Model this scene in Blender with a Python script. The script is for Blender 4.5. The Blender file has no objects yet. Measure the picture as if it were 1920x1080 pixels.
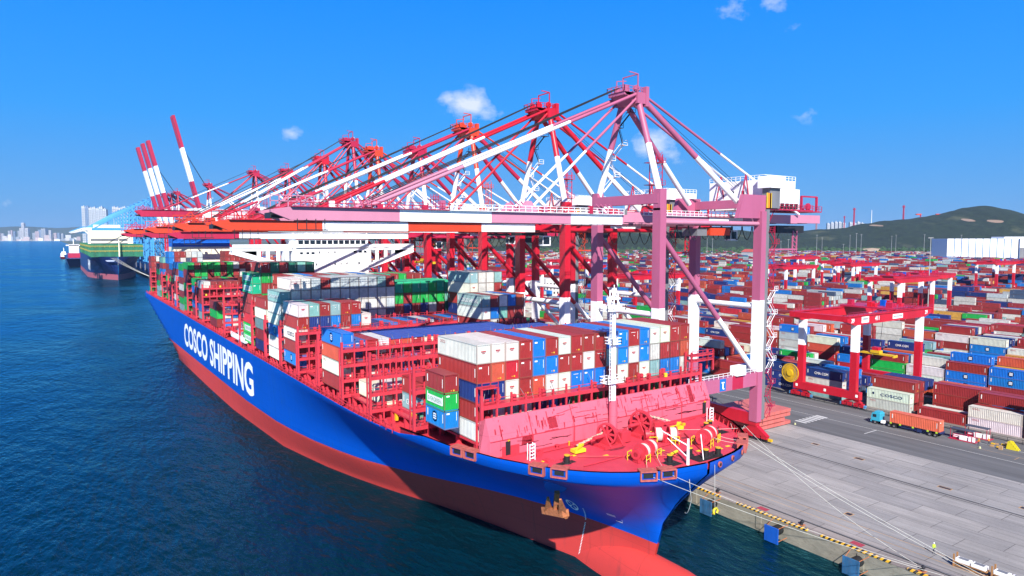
import bpy, math, random
from mathutils import Vector, Matrix
import numpy as np
R_ = math.radians
random.seed(7)
SC = bpy.context.scene
COL = SC.collection
# ------------------------------------------------------------------ camera
F_PX, W_PX, H_PX = 1280.0, 1920.0, 1080.0
PITCH = math.atan(94 / F_PX)
YAW = math.atan(862 / math.hypot(F_PX, 94))
CAMZ = 50.0
cam_d = bpy.data.cameras.new('camera'); cam = bpy.data.objects.new('camera', cam_d); COL.objects.link(cam)
cam.location = (0, 0, CAMZ)
cam.rotation_euler = (math.pi / 2 - PITCH, 0, -YAW)
cam_d.sensor_width = 36; cam_d.lens = 36 * F_PX / W_PX
cam_d.clip_start = 0.5; cam_d.clip_end = 80000
SC.camera = cam
FWD = Vector((math.sin(YAW) * math.cos(PITCH), math.cos(YAW) * math.cos(PITCH), -math.sin(PITCH)))
RGT = Vector((math.cos(YAW), -math.sin(YAW), 0)); UPV = RGT.cross(FWD)
def in_view(x, y, z, m=40):
    v = Vector((x, y, z - CAMZ)); w = v.dot(FWD)
    if w < 5: return False
    px = 960 + F_PX * v.dot(RGT) / w; py = 540 - F_PX * v.dot(UPV) / w
    return -m < px < 1920 + m and -m < py < 1080 + m
def dpt(x, y, d):        # world point seen at photo pixel (x,y) at depth d (to place far things)
    return (FWD + RGT * ((x - 960) / F_PX) - UPV * ((y - 540) / F_PX)) * d + Vector((0, 0, CAMZ))
# ------------------------------------------------------------------ sky, sun, exposure
SUN_EL, SUN_AZ = R_(37), Vector((-0.52, -0.85))
world = bpy.data.worlds.new("World"); SC.world = world; world.use_nodes = True
nt = world.node_tree; N = nt.nodes; L = nt.links
bg = N['Background']; bg.inputs['Strength'].default_value = 0.0765
sky = N.new('ShaderNodeTexSky'); sky.sky_type = 'NISHITA'; sky.sun_disc = False
sky.sun_elevation = SUN_EL; sky.sun_rotation = math.atan2(SUN_AZ.x, SUN_AZ.y)
sky.altitude = 50; sky.air_density = 1.0; sky.dust_density = 0.6; sky.ozone_density = 3.0
hs = N.new('ShaderNodeHueSaturation'); hs.inputs['Saturation'].default_value = 1.22; hs.inputs['Value'].default_value = 1.25
L.new(sky.outputs[0], hs.inputs['Color'])
tc = N.new('ShaderNodeTexCoord')
nz = N.new('ShaderNodeTexNoise'); nz.inputs['Scale'].default_value = 26; nz.inputs['Detail'].default_value = 9; nz.inputs['Roughness'].default_value = 0.62
mpn = N.new('ShaderNodeMapping'); mpn.inputs['Scale'].default_value = (1, 1, 1.5)
L.new(tc.outputs['Generated'], mpn.inputs[0]); L.new(mpn.outputs[0], nz.inputs['Vector'])
def vm(op, a, b=None):
    n = N.new('ShaderNodeVectorMath'); n.operation = op
    for i, v in enumerate((a, b)):
        if v is None: continue
        if isinstance(v, (tuple, Vector)): n.inputs[i].default_value = v
        else: L.new(v, n.inputs[i])
    return n
def mth(op, a, b=0.0, nt_=None):
    n = (nt_ or nt).nodes.new('ShaderNodeMath'); n.operation = op
    for i, v in enumerate((a, b)):
        if isinstance(v, (int, float)): n.inputs[i].default_value = v
        else: (nt_ or nt).links.new(v, n.inputs[i])
    return n.outputs[0]
tot = None
for (px, py, rad, dens) in [(876, 196, .050, 1.0), (845, 186, .026, .75), (912, 212, .034, .7), (548, 252, .024, .62), (1225, 268, .040, .8), (1260, 292, .032, .6), (1385, 14, .044, .40), (1440, 6, .040, .40), (1486, 50, .022, .3), (1512, 213, .030, .27), (10, 382, .02, .3)]:
    c = (dpt(px, py, 1000) - Vector((0, 0, CAMZ))).normalized()
    dv = vm('MULTIPLY', vm('SUBTRACT', tc.outputs['Generated'], c).outputs[0], (1, 1, 1.55)).outputs[0]
    ln = vm('LENGTH', dv); dist = ln.outputs['Value']
    fall = mth('MULTIPLY', mth('MAXIMUM', mth('SUBTRACT', 1.0, mth('DIVIDE', dist, rad)), 0.0), dens)
    tot = fall if tot is None else mth('MAXIMUM', tot, fall)
cl = mth('MULTIPLY', mth('SUBTRACT', mth('ADD', mth('MULTIPLY', nz.outputs[0], 1.7), mth('MULTIPLY', tot, 1.25)), 1.12), 1.15)
cl = mth('MULTIPLY', mth('MINIMUM', mth('MAXIMUM', cl, 0.0), 0.9), mth('MINIMUM', mth('MULTIPLY', tot, 5.0), 1.0))
# deepen the clear blue of the sky by height above the horizon
sxyz = N.new('ShaderNodeSeparateXYZ'); L.new(tc.outputs['Generated'], sxyz.inputs[0])
rampn = N.new('ShaderNodeValToRGB'); L.new(sxyz.outputs[2], rampn.inputs[0])
while len(rampn.color_ramp.elements) < 5: rampn.color_ramp.elements.new(.5)
for e_, (ps, cc) in zip(rampn.color_ramp.elements, [(0.0, (1.0, 2.7, 5.6)), (.05, (.75, 2.8, 6.3)), (.16, (.22, 2.65, 7.4)), (.37, (.0, 1.95, 8.2)), (.62, (.05, .5, 2.2))]):
    e_.position = ps; e_.color = (*[c / 10 for c in cc], 1)
rsc = vm('SCALE', rampn.outputs[0]); rsc.inputs['Scale'].default_value = 10
smx = N.new('ShaderNodeMixRGB'); smx.inputs[0].default_value = .95; L.new(hs.outputs[0], smx.inputs[1]); L.new(rsc.outputs[0], smx.inputs[2])
mx = N.new('ShaderNodeMixRGB'); L.new(cl, mx.inputs[0]); L.new(smx.outputs[0], mx.inputs[1]); mx.inputs[2].default_value = (6.4, 6.9, 7.8, 1)
L.new(mx.outputs[0], bg.inputs['Color'])
sd = bpy.data.lights.new('sun', 'SUN'); sd.energy = 5.0; sd.angle = R_(0.53); sd.color = (1, 0.955, 0.88)
sun = bpy.data.objects.new('sun', sd); COL.objects.link(sun)
az = SUN_AZ.normalized() * math.cos(SUN_EL)
sun.rotation_euler = Vector((az.x, az.y, math.sin(SUN_EL))).to_track_quat('Z', 'Y').to_euler()
SC.view_settings.view_transform = 'Standard'; SC.view_settings.look = 'None'; SC.view_settings.exposure = 0.82; SC.view_settings.gamma = 1
SC.cycles.volume_bounces = 0; SC.cycles.max_bounces = 6; SC.cycles.diffuse_bounces = 3; SC.cycles.glossy_bounces = 3
SC.cycles.volume_step_rate = 1
# ------------------------------------------------------------------ materials
MATS = {}
def mat(name, col, rough=.5, var=.12, scale=.25, grime=0.0, gcol=(.12, .06, .04), metal=0.0, stretch=(1, 1, .25), bump=0.0):
    if name in MATS: return MATS[name]
    if max(col) < .80 or min(col) < .3: col = tuple(c * .72 for c in col); gcol = tuple(c * .72 for c in gcol)
    m = bpy.data.materials.new(name); m.use_nodes = True; t = m.node_tree; p = t.nodes['Principled BSDF']
    p.inputs['Roughness'].default_value = rough; p.inputs['Metallic'].default_value = metal
    g = t.nodes.new('ShaderNodeNewGeometry'); mp = t.nodes.new('ShaderNodeMapping'); mp.inputs['Scale'].default_value = stretch
    t.links.new(g.outputs['Position'], mp.inputs[0])
    n = t.nodes.new('ShaderNodeTexNoise'); n.inputs['Scale'].default_value = scale; n.inputs['Detail'].default_value = 8; n.inputs['Roughness'].default_value = .65
    t.links.new(mp.outputs[0], n.inputs['Vector'])
    r = t.nodes.new('ShaderNodeMapRange'); r.inputs[1].default_value = .3; r.inputs[2].default_value = .7; r.inputs[3].default_value = 1 - var; r.inputs[4].default_value = 1 + var
    t.links.new(n.outputs[0], r.inputs[0])
    mm = t.nodes.new('ShaderNodeVectorMath'); mm.operation = 'SCALE'; mm.inputs[0].default_value = col
    t.links.new(r.outputs[0], mm.inputs['Scale'])
    out = mm.outputs[0]
    if grime > 0:
        n2 = t.nodes.new('ShaderNodeTexNoise'); n2.inputs['Scale'].default_value = scale * 5; n2.inputs['Detail'].default_value = 10; n2.inputs['Roughness'].default_value = .7
        t.links.new(mp.outputs[0], n2.inputs['Vector'])
        r2 = t.nodes.new('ShaderNodeMapRange'); r2.inputs[1].default_value = .56; r2.inputs[2].default_value = .68; r2.inputs[4].default_value = grime
        t.links.new(n2.outputs[0], r2.inputs[0])
        mr = t.nodes.new('ShaderNodeMixRGB'); mr.inputs[2].default_value = (*gcol, 1)
        t.links.new(r2.outputs[0], mr.inputs[0]); t.links.new(out, mr.inputs[1]); out = mr.outputs[0]
    t.links.new(out, p.inputs['Base Color'])
    if bump > 0:
        b = t.nodes.new('ShaderNodeBump'); b.inputs['Strength'].default_value = bump; b.inputs['Distance'].default_value = .05
        t.links.new(n.outputs[0], b.inputs['Height']); t.links.new(b.outputs[0], p.inputs['Normal'])
    MATS[name] = m; return m
def emat(): pass
def hull_paint(name, col, scuff, rough, amt=1.0):
    col = tuple(c * .86 for c in col); scuff = tuple(c * .86 for c in scuff)
    m = bpy.data.materials.new(name); m.use_nodes = True; t = m.node_tree; p = t.nodes['Principled BSDF']; p.inputs['Roughness'].default_value = rough; p.inputs['Specular IOR Level'].default_value = .22
    g = t.nodes.new('ShaderNodeNewGeometry')
    def ns(sc, st, lo, hi, o):
        mp = t.nodes.new('ShaderNodeMapping'); mp.inputs['Scale'].default_value = st; t.links.new(g.outputs['Position'], mp.inputs[0])
        n = t.nodes.new('ShaderNodeTexNoise'); n.inputs['Scale'].default_value = sc; n.inputs['Detail'].default_value = 9; n.inputs['Roughness'].default_value = .7; t.links.new(mp.outputs[0], n.inputs['Vector'])
        r = t.nodes.new('ShaderNodeMapRange'); r.inputs[1].default_value = lo; r.inputs[2].default_value = hi; r.inputs[4].default_value = o; t.links.new(n.outputs[0], r.inputs[0]); return r.outputs[0]
    cur = None
    def mix(fac, c2, prev):
        mr = t.nodes.new('ShaderNodeMixRGB'); t.links.new(fac, mr.inputs[0]); mr.inputs[2].default_value = (*c2, 1)
        if prev is None: mr.inputs[1].default_value = (*col, 1)
        else: t.links.new(prev, mr.inputs[1])
        return mr.outputs[0]
    cur = mix(ns(.12, (1, .5, 1), .45, .75, .30 * amt), tuple(c * .7 for c in col), None)      # broad tone
    cur = mix(ns(.8, (1, 1, .06), .56, .72, .50 * amt), scuff, cur)                            # vertical runs
    cur = mix(ns(1.2, (1, .08, 1), .63, .74, .35 * amt), scuff, cur)                           # fender rubs along the side
    cur = mix(ns(2.2, (1, 1, .10), .655, .74, .6), (.25, .07, .03), cur)                       # rust weeps
    sp = t.nodes.new('ShaderNodeSeparateXYZ'); t.links.new(g.outputs['Position'], sp.inputs[0])
    for ax_, per, w in ((1, 11.5, .010), (2, 3.1, .022)):                                      # plate seams
        f = mth('FRACT', mth('DIVIDE', mth('ADD', sp.outputs[ax_], 400.0, t), per, t), 0, t)
        sm = mth('MULTIPLY', mth('LESS_THAN', f, w, t), .38, t); cur = mix(sm, tuple(c * .45 for c in col), cur)
    t.links.new(cur, p.inputs['Base Color'])
    n = t.nodes.new('ShaderNodeTexNoise'); n.inputs['Scale'].default_value = .35; n.inputs['Detail'].default_value = 3; t.links.new(g.outputs['Position'], n.inputs['Vector'])
    b = t.nodes.new('ShaderNodeBump'); b.inputs['Strength'].default_value = .35; b.inputs['Distance'].default_value = .12; t.links.new(n.outputs[0], b.inputs['Height']); t.links.new(b.outputs[0], p.inputs['Normal'])
    MATS[name] = m; return m
PINK = mat('faded_pink_paint', (.55, .135, .26), .5, .10, .15, .25, (.45, .10, .2))
PINKB = mat('boom_pink_paint', (.70, .27, .40), .5, .08, .15, .1, (.45, .10, .2))
RED = mat('crane_red_paint', (.66, .012, .035), .42, .14, .2, .2, (.4, .02, .03))
CRIM = mat('crimson_crane_paint', (.55, .02, .075), .42, .14, .2, .3, (.42, .05, .08))
ORG = mat('orange_red_crane_paint', (.79, .070, .025), .42, .1, .2, .2, (.5, .06, .03))
WHT = mat('white_paint', (.82, .82, .84), .45, .05, .3, .22, (.55, .5, .48))
LBL = mat('light_blue_crane_paint', (.07, .40, .85), .5, .1, .2)
DRK = mat('dark_steel', (.025, .025, .03), .5, .3)
GRY = mat('grey_steel', (.22, .22, .24), .5, .2)
YEL = mat('yellow_paint', (.85, .52, .02), .45, .1)
BYEL = mat('bright_yellow_paint', (.9, .75, .03), .45, .1)
SHIPR = mat('ship_deck_red', (.70, .045, .075), .5, .18, .5, .35, (.42, .02, .03))
SHIPP = hull_paint('ship_breakwater_pink', (.68, .135, .205), (.56, .03, .055), .55, 1.7)
DECK = mat('forecastle_deck_red', (.74, .055, .10), .55, .12, .3, .25, (.6, .13, .18), stretch=(1, 1, 1))
BLUE = hull_paint('hull_blue', (.001, .092, .56), (.03, .10, .36), .36, 1.3)
HRED = hull_paint('hull_antifouling_red', (.64, .056, .050), (.30, .05, .05), .6, 1.3)
CREAM = mat('cream_paint', (.80, .72, .56), .5, .05)
RUST = mat('rusty_iron', (.52, .17, .065), .85, .4, 2.0, .5, (.12, .04, .02), stretch=(1, 1, 1))
GLS = mat('dark_glass', (.02, .03, .045), .08, .1)
NAVY = mat('navy_hull', (.012, .03, .16), .4, .1)
GRN = mat('green_deck', (.02, .19, .10), .6, .5, .12)
ROPE = mat('white_rope', (.75, .72, .66), .9, .1, 4)
BLK = mat('black_rubber', (.012, .012, .014), .7, .3, 2)
TARP = mat('blue_tarpaulin', (.035, .09, .42), .7, .15, .4, .2, (.05, .12, .35), stretch=(1, 1, 1))
TARPG = mat('green_tarpaulin', (.03, .55, .26), .7, .1)
SKIN = mat('skin', (.5, .3, .2), .6)
HIVIS = mat('orange_vest', (.9, .25, .03), .7)
HIVISY = mat('lime_vest', (.6, .85, .05), .7)
CLOTH = mat('dark_trousers', (.03, .035, .06), .8)
CYAN = mat('cyan_truck_paint', (.05, .48, .70), .35, .06)
SLAB = mat('salmon_steel_slab', (.68, .17, .15), .6, .15, .4, .35, (.5, .08, .08), stretch=(1, 1, 1))
# ------------------------------------------------------------------ mesh builder
class MB:
    def __init__(s): s.v = []; s.f = []; s.m = []; s.cur = 0; s.mats = []; s.smooth = []
    def use(s, m):
        if m not in s.mats: s.mats.append(m)
        s.cur = s.mats.index(m); return s
    def poly(s, pts, faces, sm=False):
        o = len(s.v); s.v += [tuple(p) for p in pts]
        for f in faces: s.f.append(tuple(o + i for i in f)); s.m.append(s.cur); s.smooth.append(sm)
        return s
    def box(s, x0, x1, y0, y1, z0, z1):
        p = [(x, y, z) for z in (z0, z1) for y in (y0, y1) for x in (x0, x1)]
        return s.poly(p, [(0, 2, 3, 1), (4, 5, 7, 6), (0, 1, 5, 4), (2, 6, 7, 3), (0, 4, 6, 2), (1, 3, 7, 5)])
    def beam(s, p, q, w, h=None, w2=None, h2=None):
        h = h or w; w2 = w2 or w; h2 = h2 or h
        p = Vector(p); q = Vector(q); d = (q - p)
        if d.length < 1e-6: return s
        d.normalize(); up = Vector((0, 0, 1)) if abs(d.z) < .97 else Vector((0, 1, 0))
        a = d.cross(up).normalized(); b = a.cross(d)
        pts = []
        for c, ww, hh in ((p, w, h), (q, w2, h2)):
            for i, j in ((-1, -1), (1, -1), (1, 1), (-1, 1)): pts.append(c + a * (i * ww / 2) + b * (j * hh / 2))
        return s.poly(pts, [(0, 3, 2, 1), (4, 5, 6, 7), (0, 1, 5, 4), (1, 2, 6, 5), (2, 3, 7, 6), (3, 0, 4, 7)])
    def tube(s, p, q, r, r2=None, n=10, cap=True):
        r2 = r if r2 is None else r2
        p = Vector(p); q = Vector(q); d = (q - p)
        if d.length < 1e-6: return s
        d.normalize(); up = Vector((0, 0, 1)) if abs(d.z) < .97 else Vector((0, 1, 0))
        a = d.cross(up).normalized(); b = a.cross(d); pts = []
        for c, rr in ((p, r), (q, r2)):
            for i in range(n):
                t = 2 * math.pi * i / n; pts.append(c + a * (rr * math.cos(t)) + b * (rr * math.sin(t)))
        s.poly(pts, [(i, n + i, n + (i + 1) % n, (i + 1) % n)[::-1] for i in range(n)], True)
        if cap: s.poly(pts, [tuple(range(n)), tuple(range(2 * n - 1, n - 1, -1))])
        return s
    def split_tube(s, p, q, r, segs, mats, n=10):       # segs: fractions; mats one per piece
        p = Vector(p); q = Vector(q); fr = [0] + list(segs) + [1]
        for i, m in enumerate(mats):
            s.use(m); s.tube(p.lerp(q, fr[i]), p.lerp(q, fr[i + 1]), r, n=n)
        return s
    def rail(s, pts, h=1.1, step=2.0, w=.07, mid=True, post=True):
        pts = [Vector(p) for p in pts]
        for a, b in zip(pts, pts[1:]):
            for hh in ((h, h * .5) if mid else (h,)): s.beam(a + Vector((0, 0, hh)), b + Vector((0, 0, hh)), w)
            if post:
                k = max(1, int((b - a).length / step))
                for i in range(k + 1):
                    c = a.lerp(b, i / k); s.beam(c, c + Vector((0, 0, h)), w)
        return s
    def wheel(s, c, ax, R, w, n=20, hole=0.0, spokes=0):
        c = Vector(c); ax = Vector(ax).normalized(); up = Vector((0, 0, 1)) if abs(ax.z) < .9 else Vector((1, 0, 0))
        a = ax.cross(up).normalized(); b = ax.cross(a)
        if hole <= 0: return s.tube(c - ax * w / 2, c + ax * w / 2, R, n=n)
        P = []
        for sgn in (-1, 1):
            for rr in (R, hole):
                for i in range(n):
                    t = 2 * math.pi * i / n; P.append(c + ax * (sgn * w / 2) + a * (rr * math.cos(t)) + b * (rr * math.sin(t)))
        Fc = []
        for i in range(n):
            j = (i + 1) % n
            Fc += [(i, j, n + j, n + i), (2 * n + i, 3 * n + i, 3 * n + j, 2 * n + j), (i, 2 * n + i, 2 * n + j, j), (n + i, n + j, 3 * n + j, 3 * n + i)]
        s.poly(P, Fc)
        for k in range(spokes):
            t = 2 * math.pi * k / spokes; s.beam(c, c + (a * math.cos(t) + b * math.sin(t)) * hole, w * .5, w * .6)
        return s
    def build(s, name, parent=None, mats=None, origin=None, loc=None):
        o0 = Vector(origin) if origin is not None else (Vector(parent['_o']) if parent is not None and '_o' in parent else Vector((0, 0, 0)))
        me = bpy.data.meshes.new(name); me.from_pydata([tuple(Vector(v) - o0) for v in s.v], [], s.f)
        for m in (mats or s.mats): me.materials.append(m)
        me.polygons.foreach_set('material_index', s.m); me.polygons.foreach_set('use_smooth', s.smooth); me.update()
        o = bpy.data.objects.new(name, me); COL.objects.link(o)
        if parent is not None: o.parent = parent; o['_o'] = list(parent['_o']) if '_o' in parent else [0, 0, 0]
        else: o.location = o0; o['_o'] = list(o0)
        return o
def tag(o, label=None, cat=None, group=None, kind=None):
    if label: o['label'] = label
    if cat: o['category'] = cat
    if group: o['group'] = group
    if kind: o['kind'] = kind
    return o
def thing(name, loc, label, cat, group=None):
    o = bpy.data.objects.new(name, None); COL.objects.link(o); o.location = loc; o['_o'] = list(loc); o.empty_display_size = .5
    return tag(o, label, cat, group)
def text_mesh(body, size, off=0.0, spacing=1.0):
    c = bpy.data.curves.new('lettering', 'FONT'); c.body = body; c.size = size; c.offset = off; c.space_character = spacing
    c.align_x = 'LEFT'; c.resolution_u = 3
    o = bpy.data.objects.new('tmp', c); COL.objects.link(o)
    dg = bpy.context.evaluated_depsgraph_get(); dg.update()
    me = bpy.data.meshes.new_from_object(o.evaluated_get(dg)); bpy.data.objects.remove(o)
    vs = [tuple(v.co) for v in me.vertices]; fs = [tuple(p.vertices) for p in me.polygons]
    bpy.data.meshes.remove(me); return vs, fs
def lettering(body, parent, fn, mt, w=None, h=None, off=0.0, name='lettering', spacing=1.0):
    """fn maps (u,v) with u in 0..w and v in 0..h to a world point"""
    vs, fs = text_mesh(body, 1.0, off, spacing)
    xs = [v[0] for v in vs]; ys = [v[1] for v in vs]
    x0, x1, y0, y1 = min(xs), max(xs), min(ys), max(ys)
    if h is None: h = w * (y1 - y0) / (x1 - x0)
    if w is None: w = h * (x1 - x0) / (y1 - y0)
    b = MB().use(mt); b.poly([fn((v[0] - x0) / (x1 - x0) * w, (v[1] - y0) / (y1 - y0) * h) for v in vs], fs)
    return b.build(name, parent)
def slabmesh(name, x0, x1, y0, y1, z0, z1, m, kind='structure', label=None):
    o = MB().use(m).box(x0, x1, y0, y1, z0, z1).build(name)
    o['kind'] = kind
    return o
# ------------------------------------------------------------------ setting: water, land, quay, road
WZ = -3.4
def water_mat():
    m = bpy.data.materials.new('sea_water'); m.use_nodes = True; t = m.node_tree; p = t.nodes['Principled BSDF']
    p.inputs['Base Color'].default_value = (.0003, .015, .040, 1); p.inputs['Specular Tint'].default_value = (.16, .74, 1.0, 1); p.inputs['Roughness'].default_value = .11; p.inputs['IOR'].default_value = 1.33
    g = t.nodes.new('ShaderNodeNewGeometry')
    h = None
    for sc, st, amp in ((.9, (1, .45, 1), .6), (.30, (1, .42, 1), 1.5), (.07, (1, .5, 1), 3.2), (.010, (1, .8, 1), 3.0)):
        mp = t.nodes.new('ShaderNodeMapping'); mp.inputs['Scale'].default_value = st; mp.inputs['Rotation'].default_value = (0, 0, R_(35))
        t.links.new(g.outputs['Position'], mp.inputs[0])
        n = t.nodes.new('ShaderNodeTexNoise'); n.inputs['Scale'].default_value = sc; n.inputs['Detail'].default_value = 4; n.inputs['Roughness'].default_value = .55
        t.links.new(mp.outputs[0], n.inputs['Vector'])
        v = mth('MULTIPLY', n.outputs[0], amp, t)
        h = v if h is None else mth('ADD', h, v, t)
    b = t.nodes.new('ShaderNodeBump'); b.inputs['Strength'].default_value = 1.0; b.inputs['Distance'].default_value = .62
    t.links.new(h, b.inputs['Height'])
    df = t.nodes.new('ShaderNodeBsdfDiffuse'); df.inputs[0].default_value = (.0005, .015, .026, 1)
    gl = t.nodes.new('ShaderNodeBsdfGlossy'); gl.inputs[0].default_value = (.18, .70, .92, 1)
    wn = t.nodes.new('ShaderNodeTexNoise'); wn.inputs['Scale'].default_value = .014; wn.inputs['Detail'].default_value = 4; t.links.new(g.outputs['Position'], wn.inputs['Vector'])
    wr = t.nodes.new('ShaderNodeMapRange'); wr.inputs[1].default_value = .35; wr.inputs[2].default_value = .68; wr.inputs[3].default_value = .05; wr.inputs[4].default_value = .24; t.links.new(wn.outputs[0], wr.inputs[0]); t.links.new(wr.outputs[0], gl.inputs['Roughness'])
    fz = t.nodes.new('ShaderNodeFresnel'); fz.inputs[0].default_value = 1.36
    for n_ in (df, gl, fz): t.links.new(b.outputs[0], n_.inputs['Normal'])
    ms = t.nodes.new('ShaderNodeMixShader'); t.links.new(fz.outputs[0], ms.inputs[0]); t.links.new(df.outputs[0], ms.inputs[1]); t.links.new(gl.outputs[0], ms.inputs[2])
    t.links.new(ms.outputs[0], t.nodes['Material Output'].inputs['Surface']); t.nodes.remove(p)
    return m
WM = water_mat()
o = MB().use(WM).poly([(-30000, -400, WZ), (110, -400, WZ), (110, 15200, WZ), (-30000, 15200, WZ)], [(0, 1, 2, 3)]).build('water'); o['kind'] = 'structure'

def conc_mat():
    m = bpy.data.materials.new('quay_concrete'); m.use_nodes = True; t = m.node_tree; p = t.nodes['Principled BSDF']; p.inputs['Roughness'].default_value = .85
    g = t.nodes.new('ShaderNodeNewGeometry')
    def noise(scale, st, detail=6):
        mp = t.nodes.new('ShaderNodeMapping'); mp.inputs['Scale'].default_value = st; t.links.new(g.outputs['Position'], mp.inputs[0])
        n = t.nodes.new('ShaderNodeTexNoise'); n.inputs['Scale'].default_value = scale; n.inputs['Detail'].default_value = detail; n.inputs['Roughness'].default_value = .6
        t.links.new(mp.outputs[0], n.inputs['Vector']); return n.outputs[0]
    mp = t.nodes.new('ShaderNodeMapping'); mp.inputs['Rotation'].default_value = (0, 0, math.pi / 2); t.links.new(g.outputs['Position'], mp.inputs[0])
    br = t.nodes.new('ShaderNodeTexBrick'); br.inputs['Scale'].default_value = 1; br.inputs['Brick Width'].default_value = 11; br.inputs['Row Height'].default_value = 4.6
    br.inputs['Mortar Size'].default_value = .05; br.inputs['Color1'].default_value = (.305, .288, .285, 1); br.inputs['Color2'].default_value = (.245, .235, .24, 1); br.inputs['Mortar'].default_value = (.10, .09, .09, 1)
    br.offset = .5; t.links.new(mp.outputs[0], br.inputs['Vector'])
    f = mth('ADD', mth('ADD', mth('MULTIPLY', noise(.9, (1, .05, 1)), .55, t), mth('MULTIPLY', noise(.09, (1, .6, 1)), .5, t), t), mth('MULTIPLY', noise(2.5, (1, 1, 1)), .2, t), t)
    r = t.nodes.new('ShaderNodeMapRange'); r.inputs[1].default_value = .42; r.inputs[2].default_value = .85; r.inputs[3].default_value = .55; r.inputs[4].default_value = 1.3; t.links.new(f, r.inputs[0])
    s = t.nodes.new('ShaderNodeVectorMath'); s.operation = 'SCALE'; t.links.new(br.outputs[0], s.inputs[0]); t.links.new(r.outputs[0], s.inputs['Scale'])
    # brown wear near the quay edge tracks
    sp = t.nodes.new('ShaderNodeSeparateXYZ'); t.links.new(g.outputs['Position'], sp.inputs[0])
    e = t.nodes.new('ShaderNodeMapRange'); e.inputs[1].default_value = 112; e.inputs[2].default_value = 106; e.inputs[4].default_value = .6; t.links.new(sp.outputs[0], e.inputs[0])
    mr = t.nodes.new('ShaderNodeMixRGB'); mr.blend_type = 'MULTIPLY'; mr.inputs[2].default_value = (1.0, .80, .70, 1)
    t.links.new(e.outputs[0], mr.inputs[0]); t.links.new(s.outputs[0], mr.inputs[1]); t.links.new(mr.outputs[0], p.inputs['Base Color'])
    return m
CONC = conc_mat()
ASPH = mat('worn_asphalt', (.145, .145, .155), .85, .35, .35, .35, (.24, .235, .24), stretch=(1, .045, 1))
YARDM = mat('yard_paving', (.235, .215, .205), .9, .3, .15, .5, (.15, .145, .15), stretch=(1, 1, 1))
QWALL = mat('stained_quay_concrete', (.36, .325, .26), .9, .3, .5, .7, (.15, .10, .06), stretch=(1, .6, 1.6))
o = MB().use(QWALL).box(105.05, 125, -100, 3000, -8, -.05).build('quay_wall'); tag(o, 'stained concrete quay wall along the water with rust streaks', 'quay wall')
slabmesh('quay_apron', 105.05, 162.5, -100, 3000, -.05, 0, CONC)
slabmesh('road', 162.5, 194, -100, 3000, -.05, -.004, ASPH)
slabmesh('yard_ground', 194, 16000, -600, 3000, -.05, -.006, YARDM)
LAND = mat('far_land', (.09, .12, .07), .9, .3, .003, stretch=(1, 1, 1))
slabmesh('land', 110, 20000, 3000, 15200, -5, -1, LAND)
slabmesh('far_shore', -9000, 20000, 15200, 19000, -5, 0, LAND)
# crane rails
for i, (x, w) in enumerate(((108.6, .55), (143.1, .5))):
    b = MB().use(BLK).box(x - w / 2, x + w / 2, -60, 900, 0.002, .02); b.use(GRY).box(x - .07, x + .07, -60, 900, .02, .10)
    if i == 1: b.use(BLK).box(x - 1.15, x - .95, -60, 900, .002, .012)
    tag(b.build('crane_rail'), ['dark crane rail in its groove along the quay edge', 'dark crane rail crossing the middle of the concrete apron'][i], 'rail')
STR = mat('white_road_paint', (.72, .72, .72), .7, .15, 2); STRO = mat('faded_orange_line', (.55, .33, .16), .8, .25, 2)
b = MB().use(STR)
for x in (176.3, 186.2): b.box(x, x + .16, -60, 400, 0, .004)
b.box(170.5, 176.3, 92.0, 92.25, 0, .004)
for i in range(7): b.box(167 + i * 1.6, 167.9 + i * 1.6, 106.3, 109.6, 0, .004)
o = b.build('road_marking'); o['kind'] = 'structure'
b = MB().use(STRO)
for x in (112.0, 114.6): b.box(x, x + .13, -60, 120, .001, .005)
b.box(181, 181.12, 40, 72, .001, .004); b.box(178.5, 181, 62, 62.15, .001, .004); b.box(178.5, 181, 54, 54.15, .001, .004)
o = b.build('apron_marking'); o['kind'] = 'structure'
MH = MB()
for (x, y, w, l) in ((150, 82, .9, 1.8), (146.5, 62.5, .8, 2.2), (147.6, 48.8, 1.0, 2.2), (152, 94, .8, 1.4), (118, 66, 1.0, 1.0)):
    MH.use(STRO).box(x - w / 2 - .2, x + w / 2 + .2, y - l / 2 - .2, y + l / 2 + .2, 0.001, .004); MH.use(DRK).box(x - w / 2, x + w / 2, y - l / 2, y + l / 2, .004, .008)
o = MH.build('drain_cover'); o['kind'] = 'structure'
for i, (x, y) in enumerate(((107.3, 76.2), (107.6, 58.5))):
    b = MB().use(mat('red_hatch_paint', (.45, .05, .08), .7, .3, 3)).box(x - .8, x + .5, y - 1, y + 1, 0.002, .02)
    tag(b.build('red_pit_cover'), ['red pit cover on the quay edge nearer to the ship', 'red pit cover on the quay edge farther from the ship'][i], 'pit cover')
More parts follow.
